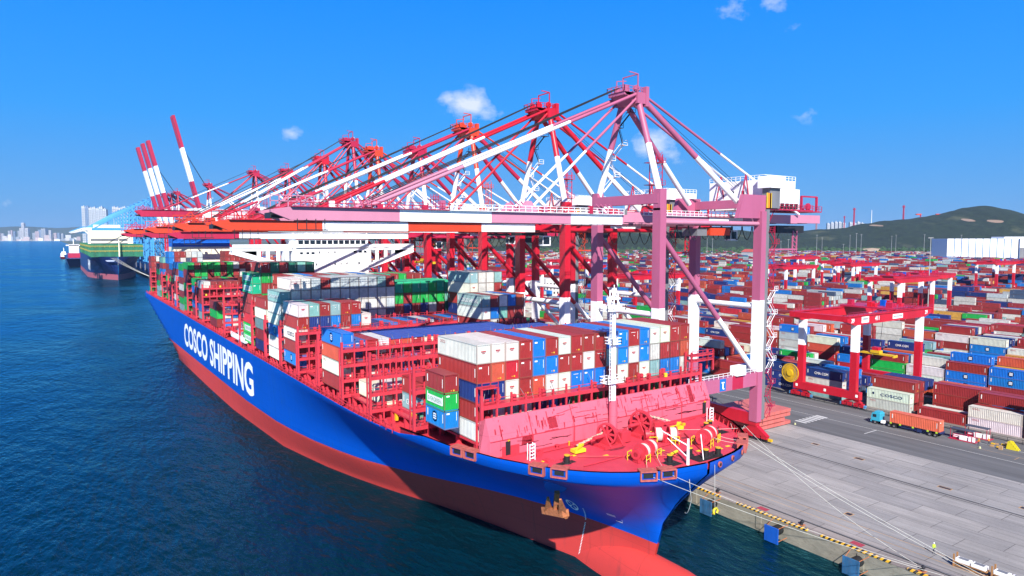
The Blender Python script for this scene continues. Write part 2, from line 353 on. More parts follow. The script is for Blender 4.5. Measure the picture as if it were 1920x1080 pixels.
# hazard-striped kerb along the quay edge
def hazard():
    m = bpy.data.materials.new('hazard_stripes'); m.use_nodes = True; t = m.node_tree; p = t.nodes['Principled BSDF']; p.inputs['Roughness'].default_value = .7
    g = t.nodes.new('ShaderNodeNewGeometry'); sp = t.nodes.new('ShaderNodeSeparateXYZ'); t.links.new(g.outputs['Position'], sp.inputs[0])
    a = mth('ADD', mth('MULTIPLY', sp.outputs[1], 1.1, t), mth('MULTIPLY', sp.outputs[2], .8, t), t)
    fr = mth('GREATER_THAN', mth('FRACT', a, 0, t), .5, t)
    n = t.nodes.new('ShaderNodeTexNoise'); n.inputs['Scale'].default_value = 1.2; n.inputs['Detail'].default_value = 8; t.links.new(g.outputs['Position'], n.inputs['Vector'])
    mr = t.nodes.new('ShaderNodeMixRGB'); mr.inputs[1].default_value = (.02, .02, .02, 1); mr.inputs[2].default_value = (.85, .45, .02, 1); t.links.new(fr, mr.inputs[0])
    w = t.nodes.new('ShaderNodeMapRange'); w.inputs[1].default_value = .52; w.inputs[2].default_value = .66; w.inputs[4].default_value = .8; t.links.new(n.outputs[0], w.inputs[0])
    m2 = t.nodes.new('ShaderNodeMixRGB'); m2.inputs[2].default_value = (.30, .22, .15, 1); t.links.new(w.outputs[0], m2.inputs[0]); t.links.new(mr.outputs[0], m2.inputs[1]); t.links.new(m2.outputs[0], p.inputs['Base Color'])
    return m
HZ = hazard()
b = MB().use(HZ)
for (y0, y1) in ((20, 49.5), (52, 63.5), (66, 80.5), (84.4, 86.2), (86.2, 300)): b.box(105.0, 105.45, y0, y1, -.02, .32)
b.use(QWALL); 
for y in (20, 37, 56, 75, 90): b.box(104.92, 105.3, y, y + 1.1, -3, -.35)
tag(b.build('quay_kerb'), 'yellow and black striped kerb along the quay edge', 'kerb')
# fenders and quay bollards
FBL = mat('fender_blue', (.01, .12, .62), .5, .2, .8, .3, (.1, .1, .12)); FBR = mat('fender_blue_rusty', (.04, .16, .34), .6, .4, 1.0, .8, (.2, .12, .09))
def fender(y, m, lab):
    t = thing('fender', (104, y, -1.8), lab, 'fender', 'fenders on the quay wall')
    b = MB().use(m).box(102.5, 102.75, y - 1.35, y + 1.35, -3.3, -.5); b.use(RUST)
    for yy in (-1.2, 1.2): b.beam((102.78, y + yy, -.6), (102.78, y + yy, -3.2), .12)
    b.build('front_panel', t)
    MB().use(BLK).wheel((103.9, y, -1.5), (1, 0, 0), .85, 2.2, 18).build('rubber_drum', t)
    b = MB().use(RUST)
    for yy in (-1.2, 1.2): b.tube((102.8, y + yy * .9, -.7), (105.1, y + yy * 1.3, -.25), .06, n=6); b.tube((102.8, y + yy * .9, -3), (105.1, y + yy * 1.2, -2.6), .06, n=6)
    b.build('chain', t)
fender(85.7, FBR, 'worn blue fender panel beside the bow, nearest the ship')
fender(71.2, FBL, 'bright clean blue fender panel on the quay wall, middle one of three')
fender(56.8, FBR, 'rusty blue fender panel on the quay wall nearest the camera')
for y in (100, 114.3, 128.6, 142.9): fender(y, FBR, 'worn blue fender squeezed between the ship and the quay wall')
for i, y in enumerate((86.2, 68.0, 48.0)):
    t = thing('quay_bollard', (106.6, y, 0), ['dark quay bollard beside the bow, first from the ship', 'dark quay bollard midway along the striped kerb', 'dark quay bollard with ropes made fast, nearest the camera'][i], 'bollard', 'bollards on the quay edge')
    MB().use(DRK).tube((106.6, y, 0), (106.6, y, .5), .28, .22).tube((106.45, y, .45), (106.95, y, .62), .26, .3).build('bollard_head', t)
    MB().use(RUST).box(106.1, 107.1, y - .5, y + .5, 0, .06).build('base_plate', t)

# ------------------------------------------------------------------ the large container ship
def itp(t, x):
    if x <= t[0][0]: return t[0][1]
    for (a, b_), (c, d) in zip(t, t[1:]):
        if x <= c: return b_ + (d - b_) * (x - a) / (c - a)
    return t[-1][1]
FW = [(0, .25), (5, .9), (14, 2.6), (26, 5.4), (37, 7.9), (47, 10.8), (59, 15), (71, 18.6), (88, 22.6), (110, 26.2), (161, 28.7), (200, 29)]
FP = [(0, .2), (5, .8), (10, 1.7), (18, 3.4), (30, 7.4), (39, 11.2), (50, 16.2), (65, 21.4), (81, 25), (105, 27.9), (140, 29)]
FD = [(0, .25), (.25, 2.3), (.5, 4), (1.0, 6.6), (1.7, 9), (3, 11.6), (4.5, 13.9), (6.3, 16.0), (8.5, 18), (12, 20.4), (18, 23.2), (27, 25.9), (42, 28.1), (60, 29)]
Y0 = [(-6, 73), (-3.4, 72), (3.5, 70.3), (8, 69), (12, 66.3), (15.3, 63.3), (17.7, 61.0), (19.4, 60.9)]
CX = 73.4
def qf(d):
    t = min(1, max(0, d / 200)); return t * t * (3 - 2 * t)
def yof(d, z): return 60.9 + d + (itp(Y0, z) - 60.9) * (1 - qf(d))
def hbd(d, z):
    if z <= 3.5:
        t = max(0, (z + 3.4) / 6.9); h = itp(FW, d) * (1 - t) + itp(FP, d) * t
    else:
        w = min(1, (z - 3.5) / 14.2) ** 1.7; h = itp(FP, d) * (1 - w) + itp(FD, d) * w
    y = yof(d, z); zc = itp([(335, -3.4), (365, 2.2), (410, 9), (456, 14.5)], y)
    if y > 335 and z < zc: h *= max(0, 1 - min(1, ((zc - z) / 15)) ** .8 * .95)
    return max(h, .1)
def hb(y, z):
    lo, hi = 0, 450
    for _ in range(30):
        m = (lo + hi) / 2
        if yof(m, z) < y: lo = m
        else: hi = m
    return hbd(lo, z)
def ztop(y): return 19.25 if y < 96 else (19.25 - (y - 96) / 6 * 1.15 if y < 102 else 18.1)
SHIP = thing('container_ship', (CX, 240, WZ), 'huge blue and red container ship moored at the quay, bow toward the camera', 'container ship')
DS = [0, .12, .25, .5, 1, 1.7, 3, 4.5, 6.3, 8.5, 12, 15, 18, 22, 27, 33, 40, 48, 56, 65, 75, 86, 98, 110, 125, 140, 160, 180, 200, 235, 270, 285, 300, 310, 320, 330, 340, 350, 360, 370, 380, 390, 395.1]
def hull_rows(y):
    zp = 4.3 - (y - 70) / 290 * 2.0; zt = ztop(y)
    return [-6, -3.4, -1.5, .5, min(zp - .7, 2.5), zp] + [zp + (17.7 - zp) * k / 11 for k in range(1, 12)] + [zt]
b = MB()
for side in (-1, 1):
    pts = []
    for d in DS:
        rows = hull_rows(60.9 + d)
        for z in rows:
            y = yof(d, z); pts.append((CX + side * hbd(d, z), y, z))
    nr = 18; red = []; blu = []
    for i in range(len(DS) - 1):
        for j in range(nr - 1):
            a = i * nr + j; q = (a, a + 1, a + nr + 1, a + nr)
            if side < 0: q = q[::-1]
            (red if j < 5 else blu).append(q)
    b.use(HRED).poly(pts, red, True); b.use(BLUE); o0 = len(b.v) - len(pts)
    for q in blu: b.f.append(tuple(o0 + k for k in q)); b.m.append(b.cur); b.smooth.append(True)
# transom + stem cap
for z0, z1, m in ((-3.4, 2.0, HRED), (2.0, 18.1, BLUE)):
    ya = 456; b.use(m); h0, h1 = hbd(395.1, z0), hbd(395.1, z1)
    b.poly([(CX - h0, ya, z0), (CX + h0, ya, z0), (CX + h1, ya, z1), (CX - h1, ya, z1)], [(0, 3, 2, 1)])
hull = b.build('hull', SHIP)
# deck
b = MB().use(DECK); ds = [d for d in DS if d > 0.1]
for a, c in zip(ds, ds[1:]):
    ya, yc = 60.9 + a + .35, 60.9 + c + .35; ha, hc = itp(FD, a) - .3, itp(FD, c) - .3
    zd = 18.2 if yc < 102 else 17.7; ya += .25; yc += .25
    b.use(DECK if yc < 84 else SHIPR)
    b.poly([(CX - ha, ya, zd), (CX + ha, ya, zd), (CX + hc, yc, zd), (CX - hc, yc, zd)], [(0, 1, 2, 3)])
b.build('deck', SHIP)
# bulwark inner face, rim and stanchions
b = MB()
for side in (-1, 1):
    pr = None
    for d in [x for x in DS if x <= 42]:
        h = itp(FD, d); y = 60.9 + d; p = (CX + side * h, y); d2_ = d + .3; tx_ = itp(FD, d2_) - h; tl_ = math.hypot(tx_, .3); qn = (CX + side * max(.1, h - .32 * .3 / tl_), y + .12 + .32 * tx_ / tl_)
        if pr:
            (p0, q0) = pr
            b.use(SHIPR).poly([(*q0, 18.2), (*qn, 18.2), (*qn, 19.27), (*q0, 19.27)], [(0, 1, 2, 3), (3, 2, 1, 0)])
            b.poly([(*q0, 19.27), (*qn, 19.27), (*p, 19.27), (*p0, 19.27)], [(0, 1, 2, 3), (3, 2, 1, 0)])
            v0 = Vector((*q0, 18.2)); v1 = Vector((*qn, 18.2)); k = max(1, int((v1 - v0).length / 1.3))
            for i in range(k):
                c = v0.lerp(v1, (i + .5) / k); cin = c + Vector((-side * .55 * (1 if d > 8 else .5), .4 if d < 10 else 0, 0))
                b.poly([c, cin, c + Vector((0, 0, 1.0)), c + Vector((.06, .06, 0)), cin + Vector((.06, .06, 0)), c + Vector((.06, .06, 1.0))], [(0, 1, 2), (3, 5, 4), (1, 4, 5, 2)])
        pr = (p, qn)
b.build('bulwark', SHIP)
# bulbous bow
b = MB().use(HRED); P = []; nb = 20; ys = [96, 88, 80, 74, 69, 65, 61, 58, 56, 54.6, 54]
for k, y in enumerate(ys):
    s_ = 1 if y > 65 else math.sqrt(max(0.002, 1 - ((65 - y) / 11.0) ** 2)); rx = min(3.4, 3.4 if y < 84 else 3.4 - (y - 84) * .1) * s_
    rz = 6.2 * s_; zc = -3.9 - (0 if y < 76 else (y - 76) * .22)
    for i in range(nb):
        t = 2 * math.pi * i / nb; P.append((CX + rx * math.cos(t), y, zc + rz * math.sin(t)))
b.poly(P, [(k * nb + i, k * nb + (i + 1) % nb, (k + 1) * nb + (i + 1) % nb, (k + 1) * nb + i) for k in range(len(ys) - 1) for i in range(nb)], True)
b.build('bulbous_bow', SHIP)
# hull lettering
WL = mat('hull_lettering_white', (.90, .90, .90), .5, .04)
YT = 312.5
lettering('COSCO SHIPPING', SHIP, lambda u, v: (CX - hb(YT - u, 5.5 + v) - .07, YT - u, 5.2 + v - u * -.004), WL, w=118, h=9.6, off=.028)
WLG = mat('hull_lettering_grey', (.34, .40, .52), .6, .1)
lettering('COSCO SHIPPING', SHIP, lambda u, v: (CX - hb(114.5 - u, 9.6 + v * .95) - .06, 114.5 - u, 9.9 + v), WLG, w=21, h=.95, off=.01)
b = MB().use(WLG)
for k in range(7):
    y = 113 - k * 2.2
    for (du, dv, w_, h_) in ((0, 0, .14, 1.0), (.3, .45, 1.1, .14), (.3, .9, 1.0, .13), (.8, 0, .14, .9), (.35, .05, .9, .12)):
        ya, yb = y - du, y - du - w_; za, zb = 11.5 + dv, 11.5 + dv + h_
        b.poly([(CX - hb(ya, za) - .06, ya, za), (CX - hb(yb, za) - .06, yb, za), (CX - hb(yb, zb) - .06, yb, zb), (CX - hb(ya, zb) - .06, ya, zb)], [(0, 1, 2, 3)])
b.build('name_marking', SHIP); b = MB()
# thruster and bulb marks, draught marks
def hullpt(y, z): return (CX - hb(y, z) - .07, y, z)
b.use(WL)
for k in range(16):
    t0, t1 = 2 * math.pi * k / 16, 2 * math.pi * (k + 1) / 16
    for (c, r0, r1) in (((85.3, 6.2), .85, 1.05),):
        b.poly([hullpt(c[0] + r * math.cos(t), c[1] + r * math.sin(t)) for (r, t) in ((r0, t0), (r1, t0), (r1, t1), (r0, t1))], [(0, 1, 2, 3), (3, 2, 1, 0)])
for t in (0.8, 2.35, 3.9, 5.5): b.poly([hullpt(85.3, 6.2), hullpt(85.3 + .85 * math.cos(t), 6.2 + .85 * math.sin(t)), hullpt(85.3 + .85 * math.cos(t + .5), 6.2 + .85 * math.sin(t + .5))], [(0, 1, 2), (2, 1, 0)])
b.build('thruster_mark', SHIP); b = MB().use(WL)
for (y0, z0, y1, z1) in ((78.2, 6.9, 76.6, 6.9), (78.2, 6.7, 76.6, 6.7), (77, 5.9, 75.8, 5.9), (75.8, 5.9, 75.6, 6.5)):
    b.poly([hullpt(y0, z0), hullpt(y1, z1), hullpt(y1, z1 + .12), hullpt(y0, z0 + .12)], [(0, 1, 2, 3), (3, 2, 1, 0)])
b.build('bulb_mark', SHIP); b = MB().use(WL)
for k in range(34):
    z = -3.2 + k * .28; y = 85.6 - k * .07
    b.poly([hullpt(y, z), hullpt(y - .22, z), hullpt(y - .22, z + .14), hullpt(y, z + .14)], [(0, 1, 2, 3), (3, 2, 1, 0)])
b.build('draught_marks', SHIP)
# anchor with its housing
b = MB().use(mat('bolster_blue', (.01, .16, .68), .4, .1)); c = Vector((62.6, 81.0, 14.9)); e = Vector((60.9, 79.0, 12.9))
b.tube(c + Vector((5.5, 4.5, 2.0)), c, 2.6, 2.35, 18).tube(c, e, 2.35, 1.7, 18).build('anchor_housing', SHIP)
A = Vector((66.3, 86.9, 7.0)); A = Vector((59.7, 77.3, 11.1)); d1 = Vector((0, 1, -.22)).normalized(); up = Vector((-.25, -.42, .87)).normalized()
b = MB().use(RUST); b.beam(A - up * 1.6, A + up * 2.6, .75, .6); anc = b.build('anchor', SHIP)
b = MB().use(RUST); b.beam(A - up * 1.7 - d1 * 2.5, A - up * 1.7 + d1 * 2.7, 1.2, 1.0)
for s_ in (-1, 1):
    r0 = A - up * 1.6 + d1 * (1.75 * s_); b.beam(r0, r0 + up * 3.4 - d1 * (.25 * s_) + Vector((-.9, -.5, 0)), 1.2, .65, .3, .25)
    b.beam(r0 - up * .3, r0 - up * .9 + d1 * (1.2 * s_), .8, .6, .5, .4)
b.build('fluke', anc)
# breakwater and foremast
b = MB().use(SHIPP); X0, X1 = 50.6, 97.4
P = [(X0, 80.9, 18.2), (X1, 80.9, 18.2), (X0, 80.9, 20.9), (X1, 80.9, 20.9), (X0, 82.2, 24.0), (X1, 82.2, 24.0), (X0, 82.5, 24.0), (X1, 82.5, 24.0), (X0, 82.5, 18.2), (X1, 82.5, 18.2)]
b.poly(P, [(0, 1, 3, 2), (2, 3, 5, 4), (4, 5, 7, 6), (6, 7, 9, 8), (0, 2, 4, 6, 8), (1, 9, 7, 5, 3)])
b.poly([(X0, 80.9, 18.2), (X0 - .9, 82.6, 18.2), (X0 - .7, 82.9, 23.6), (X0, 82.2, 24.0), (X0, 80.9, 20.9)], [(0, 1, 2, 3, 4), (4, 3, 2, 1, 0)])
b.poly([(X1, 80.9, 18.2), (X1 + .9, 82.6, 18.2), (X1 + .7, 82.9, 23.6), (X1, 82.2, 24.0), (X1, 80.9, 20.9)], [(4, 3, 2, 1, 0), (0, 1, 2, 3, 4)])
b.use(SHIPR)
for x in (58, 66, 82, 90): b.beam((x, 80.86, 18.3), (x, 80.86, 20.9), .12); b.beam((x, 80.86, 20.95), (x, 82.16, 24.0), .1)
b.beam((X0, 80.86, 20.9), (X1, 80.86, 20.9), .09); b.box(X0, X1, 80.84, 80.9, 18.2, 18.5)
b.box(52.6, 55.6, 80.83, 80.9, 18.5, 19.9)
b.build('breakwater', SHIP)
b = MB().use(mat('scraped_red_primer', (.78, .05, .09), .6, .2, 1)); rz = random.Random(12)
def bwpt(x, v): return (x, 80.88 + 1.3 * v, 20.9 + 3.1 * v) if v >= 0 else (x, 80.875, 20.9 + 2.4 * v)
for k in range(150):
    x = rz.uniform(X0 + .6, X1 - .8); v = rz.uniform(-.1, .98) if k % 6 else rz.uniform(-.9, -.1); v = max(v, .02) if v > -.1 else v; w = rz.uniform(.05, .14)
    if k % 3 == 0:      # thin horizontal scrape that wanders
        for _ in range(rz.randint(2, 6)):
            x2 = x + rz.uniform(.4, 1.1); v2 = v + rz.uniform(-.04, .04)
            if v >= 0: v2 = min(.98, max(.02, v2))
            else: v2 = min(-.05, max(-.9, v2))
            if x2 > X1 - .3: break
            b.poly([bwpt(x, v), bwpt(x2, v2), bwpt(x2, v2 + .02 + w * .12), bwpt(x, v + .02 + w * .12)], [(0, 1, 2, 3), (3, 2, 1, 0)]); x, v = x2, v2
    else:               # run down the plate
        l = rz.uniform(.08, .5); v0 = v - l
        if v > 0: v0 = max(.01, v0)
        b.poly([bwpt(x, v), bwpt(x + w * 2, v), bwpt(x + w * rz.uniform(.4, 2), v0), bwpt(x - w * rz.uniform(0, .8), v0)], [(0, 1, 2, 3), (3, 2, 1, 0)])
for (xa, va, xb, vb) in ((61.2, .1, 62.9, .62), (92.2, .05, 93.4, .95), (56, -.55, 58.2, .0), (74.9, .5, 75.6, .95)): b.poly([bwpt(xa, va), bwpt(xb, va), bwpt(xb, vb), bwpt(xa + .2, vb)], [(0, 1, 2, 3), (3, 2, 1, 0)])
o_ = b.build('paint_scrape', SHIP); o_['kind'] = 'stuff'
for i, x in enumerate((53.6, 95.8)):
    MB().use(DRK).box(x - .4, x + .4, 80.78, 80.86, 18.6, 20.6).use(YEL).beam((x, 80.8, 20.7), (x + .1, 80.6, 20.8), .2).build('door', SHIP)
b = MB().use(WHT); mx_, my = CX, 80.3
b.tube((mx_, my, 20.5), (mx_, my, 33.8), .44, .42).tube((mx_, my, 33.8), (mx_, my, 38.6), .34, .28).tube((mx_, my, 38.6), (mx_, my, 42.6), .12, .08)
b.use(SHIPP).tube((mx_, my, 18.2), (mx_, my, 24.1), .72, .68)
mast = b.build('foremast', SHIP)
for (z, hw, hh) in ((27.0, 1.7, .12), (33.2, .9, .12), (38.5, 1.8, .15)):
    b = MB().use(WHT).box(mx_ - hw * 1.2, mx_ + hw * .9, my - .9, my + .9, z, z + hh).rail([(mx_ - hw * 1.2, my - .9, z), (mx_ + hw * .9, my - .9, z), (mx_ + hw * .9, my + .9, z), (mx_ - hw * 1.2, my + .9, z), (mx_ - hw * 1.2, my - .9, z)], 1.0, .8, .09)
    b.build('platform', mast)
b = MB().use(WHT); b.beam((mx_ - 1.5, my, 40.4), (mx_ + 1.2, my, 40.4), .3).beam((mx_ - .9, my, 39), (mx_ - .9, my, 41.8), .14).beam((mx_ + .8, my, 39), (mx_ + .8, my, 41.2), .14).beam((mx_, my, 41.5), (mx_ + 1.5, my, 38.7), .2).beam((mx_, my, 41.5), (mx_ - 1.5, my, 38.7), .2).build('radar', mast)
b = MB().use(WHT)
for x in (-.85, -1.25): b.beam((mx_ + x, my - .5, 24.2), (mx_ + x, my - .5, 38.4), .07)
z = 24.3
while z < 38.2: b.beam((mx_ - 1.25, my - .5, z), (mx_ - .85, my - .5, z), .05); z += .55
b.build('ladder', mast)
# foredeck machinery
def windlass(x, y, r, rot=0):
    b = MB().use(SHIPR); b.wheel((x, y, 18.4 + r), (.93, .35, 0), r, .5, 24, r * .84, 8).wheel((x + .9, y + .35, 18.4 + r * .85), (.93, .35, 0), r * .75, .8, 20)
    b.box(x - 1.6, x + 2.6, y - 1.5, y + 1.5, 18.2, 18.6)
    for dx in (-.7, 1.7): b.poly([(x + dx, y - 1.7, 18.5), (x + dx, y + 1.7, 18.5), (x + dx, y, 18.6 + r * 1.15), (x + dx + .18, y - 1.7, 18.5), (x + dx + .18, y + 1.7, 18.5), (x + dx + .18, y, 18.6 + r * 1.15)], [(0, 2, 1), (3, 4, 5), (0, 3, 5, 2), (1, 2, 5, 4)])
    b.tube((x - 2.8, y - .2, 18.2 + r), (x + 3.4, y + .5, 18.2 + r), .3).box(x + 2.4, x + 4.4, y - .7, y + .9, 18.4, 20.0)
    o = b.build('windlass', SHIP); return o
w1 = windlass(69.2, 77.0, 1.7); w2 = windlass(77.6, 78.2, 1.95)
CHN = mat('pale_anchor_chain', (.62, .55, .42), .8, .3, 3)
for w, p, q_ in ((w1, (68.6, 77.3, 20.3), (64.0, 78.0, 18.9)), (w2, (78.6, 78.4, 21.4), (84.2, 78.2, 19.6))):
    b = MB().use(CHN); p, q_ = Vector(p), Vector(q_)
    for k in range(12):
        a = p.lerp(q_, k / 12); c_ = p.lerp(q_, (k + .9) / 12); b.beam(a, c_, .34 if k % 2 else .14, .14 if k % 2 else .34)
    b.build('anchor_chain', w)
for (x, y) in ((63.4, 76.8), (84.6, 77.0)):
    MB().use(BYEL).box(x - 1.0, x + 1.0, y - .6, y + .6, 18.4, 18.9).beam((x - .8, y - .6, 19.1), (x + 1.1, y + .2, 19.3), .3).beam((x, y, 18.3), (x + .3, y, 19.6), .25).build('chain_stopper', SHIP)
def winch(x, y, ang):
    a = Vector((math.cos(ang), math.sin(ang), 0)); c = Vector((x, y, 19.45)); n_ = Vector((-a.y, a.x, 0))
    b = MB().use(SHIPR)
    for k in (-2.4, -1.5, -.35, .75, 1.9): b.wheel(c + a * k, a, 1.22 if k != -2.4 else .9, .16, 20)
    b.tube(c - a * 3.0, c + a * 2.4, .35).tube(c - a * 3.0, c - a * 2.3, .75)
    for k in (-2.6, 0, 2.1): b.beam(c + a * k + Vector((0, 0, -1.2)), c + a * k, .5, 1.1)
    o = b.build('mooring_winch', SHIP)
    b = MB().use(SHIPR).tube(c + a * -1.5, c + a * -.35, .9, n=16).tube(c + a * .75, c + a * 1.9, .9, n=16)
    b.use(ROPE).tube(c + a * -1.4, c + a * -.45, 1.05, n=16).tube(c + a * .85, c + a * 1.8, 1.05, n=16).build('rope_drum', o)
    b = MB().use(BYEL)
    for s_ in (-1, 1):
        p = c + n_ * (1.5 * s_) - Vector((0, 0, 1.2)); b.rail([p - a * 2.6, p - a * 1.4], 1.2, .6, .09); b.rail([p + a * .8, p + a * 2], 1.2, .6, .09)
    b.build('guard_rail', o)
winch(70.0, 69.6, R_(18)); winch(78.0, 73.6, R_(-32)); winch(83.2, 69.6, R_(22))
for (x, y) in ((59.2, 74.2), (71.4, 66.2), (77.6, 65.0), (79.8, 64.6), (89.0, 74.6), (90.6, 75.2), (76.2, 66.8)):
    MB().use(BLK).tube((x, y, 18.2), (x, y, 19.3), .42, .42).use(DRK).tube((x, y, 18.2), (x, y, 18.35), .7).use(YEL).tube((x, y, 19.3), (x, y, 19.4), .44).build('deck_bollard', SHIP)
for q_ in ((86.5, 91, 71.4, 74.0), (70.3, 72.6, 64.8, 66.8), (75, 80.2, 63.9, 66.2), (57.6, 60.6, 73.8, 74.8)): MB().use(BLK).box(*q_, 18.2, 18.23).build('chafe_plate', SHIP)
MB().use(BYEL).tube((74.0, 68.2, 18.5), (75.5, 68.6, 18.5), .22).build('yellow_roller', SHIP)
for (x, y) in ((79, 67.5), (82.5, 66.4), (80.4, 65.4), (84.5, 66.6), (86, 70), (74.5, 70.6), (62, 76.2), (66.0, 73.6), (57, 76.6)): MB().use(BYEL).box(x - .4, x + .4, y - .22, y + .22, 18.21, 18.26).build('deck_marking', SHIP)
b = MB().use(WHT); c = (72.9, 64.2)
b.tube((*c, 18.2), (*c, 21.9), .24, .16).tube((c[0], c[1], 20.9), (c[0] - 1.8, c[1] + 3.6, 22.6), .10, .06).tube((c[0], c[1], 19.2), (c[0] - 1.4, c[1] + 2.6, 21.6), .07).build('davit_crane', SHIP); MB().use(WHT).tube((76.4, 64.4, 18.2), (76.9, 65.4, 21.6), .07).build('jack_staff', SHIP)
for (x, y) in ((55.4, 77.9), (93.2, 77.4)):
    b = MB().use(WHT)
    for dx in (0, .9):
        for dy in (0, .6): b.beam((x + dx, y + dy, 18.2), (x + dx, y + dy, 20.6), .1)
    for k in range(5): b.beam((x, y, 18.5 + k * .5), (x + .9, y, 18.5 + k * .5), .1); b.beam((x + .9, y, 18.5 + k * .5), (x + .9, y + .6, 18.5 + k * .5), .08)
    b.build('access_ladder', SHIP)
rq = random.Random(4)
for k in range(34):
    x = rq.uniform(56, 92); y = 80.6 - rq.random() * (2.6 if k < 20 else 9.5)
    if abs(x - 70) < 3.5 and y < 79 or abs(x - CX) > itp(FD, y - 61) - 3: continue
    b = MB().use(SHIPR if k % 5 else YEL); h = rq.uniform(.3, 1.1); w = rq.uniform(.15, .5)
    if k % 3 == 0: b.tube((x, y, 18.2), (x, y, 18.2 + h), w * .5, n=8).tube((x, y, 18.2 + h), (x, y, 18.3 + h), w * .8, n=10)
    elif k % 3 == 1: b.box(x - w, x + w, y - w * .6, y + w * .6, 18.2, 18.2 + h * .6)
    else: b.beam((x - 1.2, y, 18.35), (x + 1.2, y + .3, 18.35), .12).beam((x - 1.2, y, 18.2), (x - 1.2, y, 18.4), .2)
    b.build('deck_vent', SHIP)
for (xa, ya_, xb, yb_) in ((57, 79.6, 90, 79.9), (62, 75.2, 74, 67.4), (84, 74.8, 79, 66.8), (60, 71.4, 88, 72.2)):
    MB().use(SHIPR).tube((xa, ya_, 18.38), (xb, yb_, 18.38), .09, n=6).build('deck_pipe', SHIP)
STN = mat('oily_deck_stain', (.25, .03, .05), .4, .4, 2)
for (x, y, r) in ((69.5, 75.6, 2.0), (77.8, 76.6, 1.8), (82, 73.4, 1.2)):
    MB().use(STN).poly([(x + r * rq.uniform(.6, 1.2) * math.cos(a / 14 * 6.283), y + .5 * r * rq.uniform(.6, 1.2) * math.sin(a / 14 * 6.283), 18.215) for a in range(14)], [tuple(range(14))]).build('oil_stain', SHIP)
FRL = mat('fairlead_rusty_pink', (.55, .12, .10), .7, .3, 2, .5, (.3, .08, .03))
def fairlead(y, side=-1):
    h = hb(y, 18.8); h2 = hb(y + 1, 18.8); n_ = Vector((side * 1.0, -(h2 - h) * 1.0, 0)).normalized(); t_ = Vector((-n_.y, n_.x, 0)); c = Vector((CX + side * h, y, 18.9))
    b = MB().use(FRL); b.beam(c - n_ * 1.2 + Vector((0, 0, .45)), c + n_ * .35 + Vector((0, 0, .45)), 2.3, .18).beam(c - n_ * 1.2 + Vector((0, 0, -.75)), c + n_ * .3 + Vector((0, 0, -.75)), 2.3, .18)
    for s_ in (-1, 1): b.beam(c - n_ * 1.0 + t_ * s_ * 1.08 - Vector((0, 0, .15)), c + n_ * .35 + t_ * s_ * 1.08 - Vector((0, 0, .15)), .18, 1.2)
    b.use(BLK).beam(c + n_ * .02 - Vector((0, 0, .15)), c + n_ * .1 - Vector((0, 0, .15)), 1.3, .6)
    b.build('fairlead', SHIP); return c
FL = [fairlead(y) for y in (72.9, 70.3, 62.9, 62.0)]
for y in (83.5, 86.0): fairlead(y)
for y in (66.2, 64.0): fairlead(y, 1)
b = MB()
for (x, y) in ((54.4, 74.3), (75.9, 61.15), (79.6, 61.9), (82.9, 62.8)):
    n_ = Vector(((x - CX) * .06, -1, 0)).normalized() if x > 70 else Vector((-.85, -.53, 0))
    c = Vector((x, y - .05, 18.55)); b.use(FRL).wheel(c + n_ * .05, n_, .42, .2, 16).use(BLK).wheel(c + n_ * .12, n_, .24, .12, 12)
b.build('chock', SHIP)
# lashing bridges: posts, decks, rails
def lashing(y, x0, x1, ztop_, z0=18.0, name='lashing_bridge', tall_ends=0):
    b = MB().use(SHIPR); n = int((x1 - x0) / 2.52 + .5); st = (x1 - x0) / n
    levels = [z for z in (19.9, 22.8, 25.7, 28.6, 31.5) if z <= ztop_ + .1]
    for i in range(n + 1):
        x = x0 + i * st; w = .42 if i in (0, n) else .26
        zt = ztop_ + (1.5 if i % 2 == 0 else .9) + (tall_ends if i in (0, n) else 0)
        b.beam((x, y - .7, z0), (x, y - .7, zt), w); b.beam((x, y + .7, z0), (x, y + .7, ztop_), .25)
    for z in levels:
        b.box(x0, x1, y - .85, y + .8, z - .22, z + .02)
        b.beam((x0, y - .8, z - .3), (x1, y - .8, z - .3), .12, .5)
        b.rail([(x0, y - .85, z), (x1, y - .85, z)], 1.0, 2.52, .07)
        for i in range(n):   # sockets and bins standing on the walkways
            if random.random() < .5:
                x = x0 + (i + random.uniform(.2, .8)) * st; b.box(x - .3, x + .3, y - .3, y + .2, z, z + random.uniform(.6, 1.5))
    o = b.build(name, SHIP)
    b = MB().use(GRY)
    for i in range(n):
        if random.random() < .7:
            x = x0 + i * st + random.uniform(.3, 1.2); z = random.choice(levels); b.beam((x, y - .5, z), (x + random.uniform(-.8, 1.3), y + .3, z + random.uniform(1.6, 2.4)), .06)
    for i in range(n):
        if random.random() < .35:
            x = x0 + (i + .5) * st; b.beam((x, y - .9, ztop_ + .1), (x + random.uniform(-.9, .9), y - .7, ztop_ + 2.2), .05)
    b.use(BYEL)
    for i in range(n):
        if random.random() < .16:
            x = x0 + (i + .5) * st; z = random.choice(levels); b.box(x - .25, x + .25, y - .95, y - .6, z + .1, z + .8)
    b.build('lashing_rod', o)
    return o
lashing(83.6, 50.4, 97.0, 25.7, 18.2)
for x0, x1 in ((50.4, 53.2), (94.6, 100.4)):
    b = MB().use(SHIPR)
    for x in (x0, x1):
        for y in (82.9, 84.3): b.beam((x, y, 25.7), (x, y, 29.4 if x0 > 60 else 28.2), .28)
    for z in (27.6, 28.6) if x0 > 60 else (28.1,): b.box(x0, x1, 82.8, 84.4, z, z + .18).rail([(x0, 82.8, z), (x1, 82.8, z)], 1.0, 1.2, .08)
    b.build('lashing_tower', SHIP)
lashing(98.0, 46.6, 99.6, 28.6, 18.2)
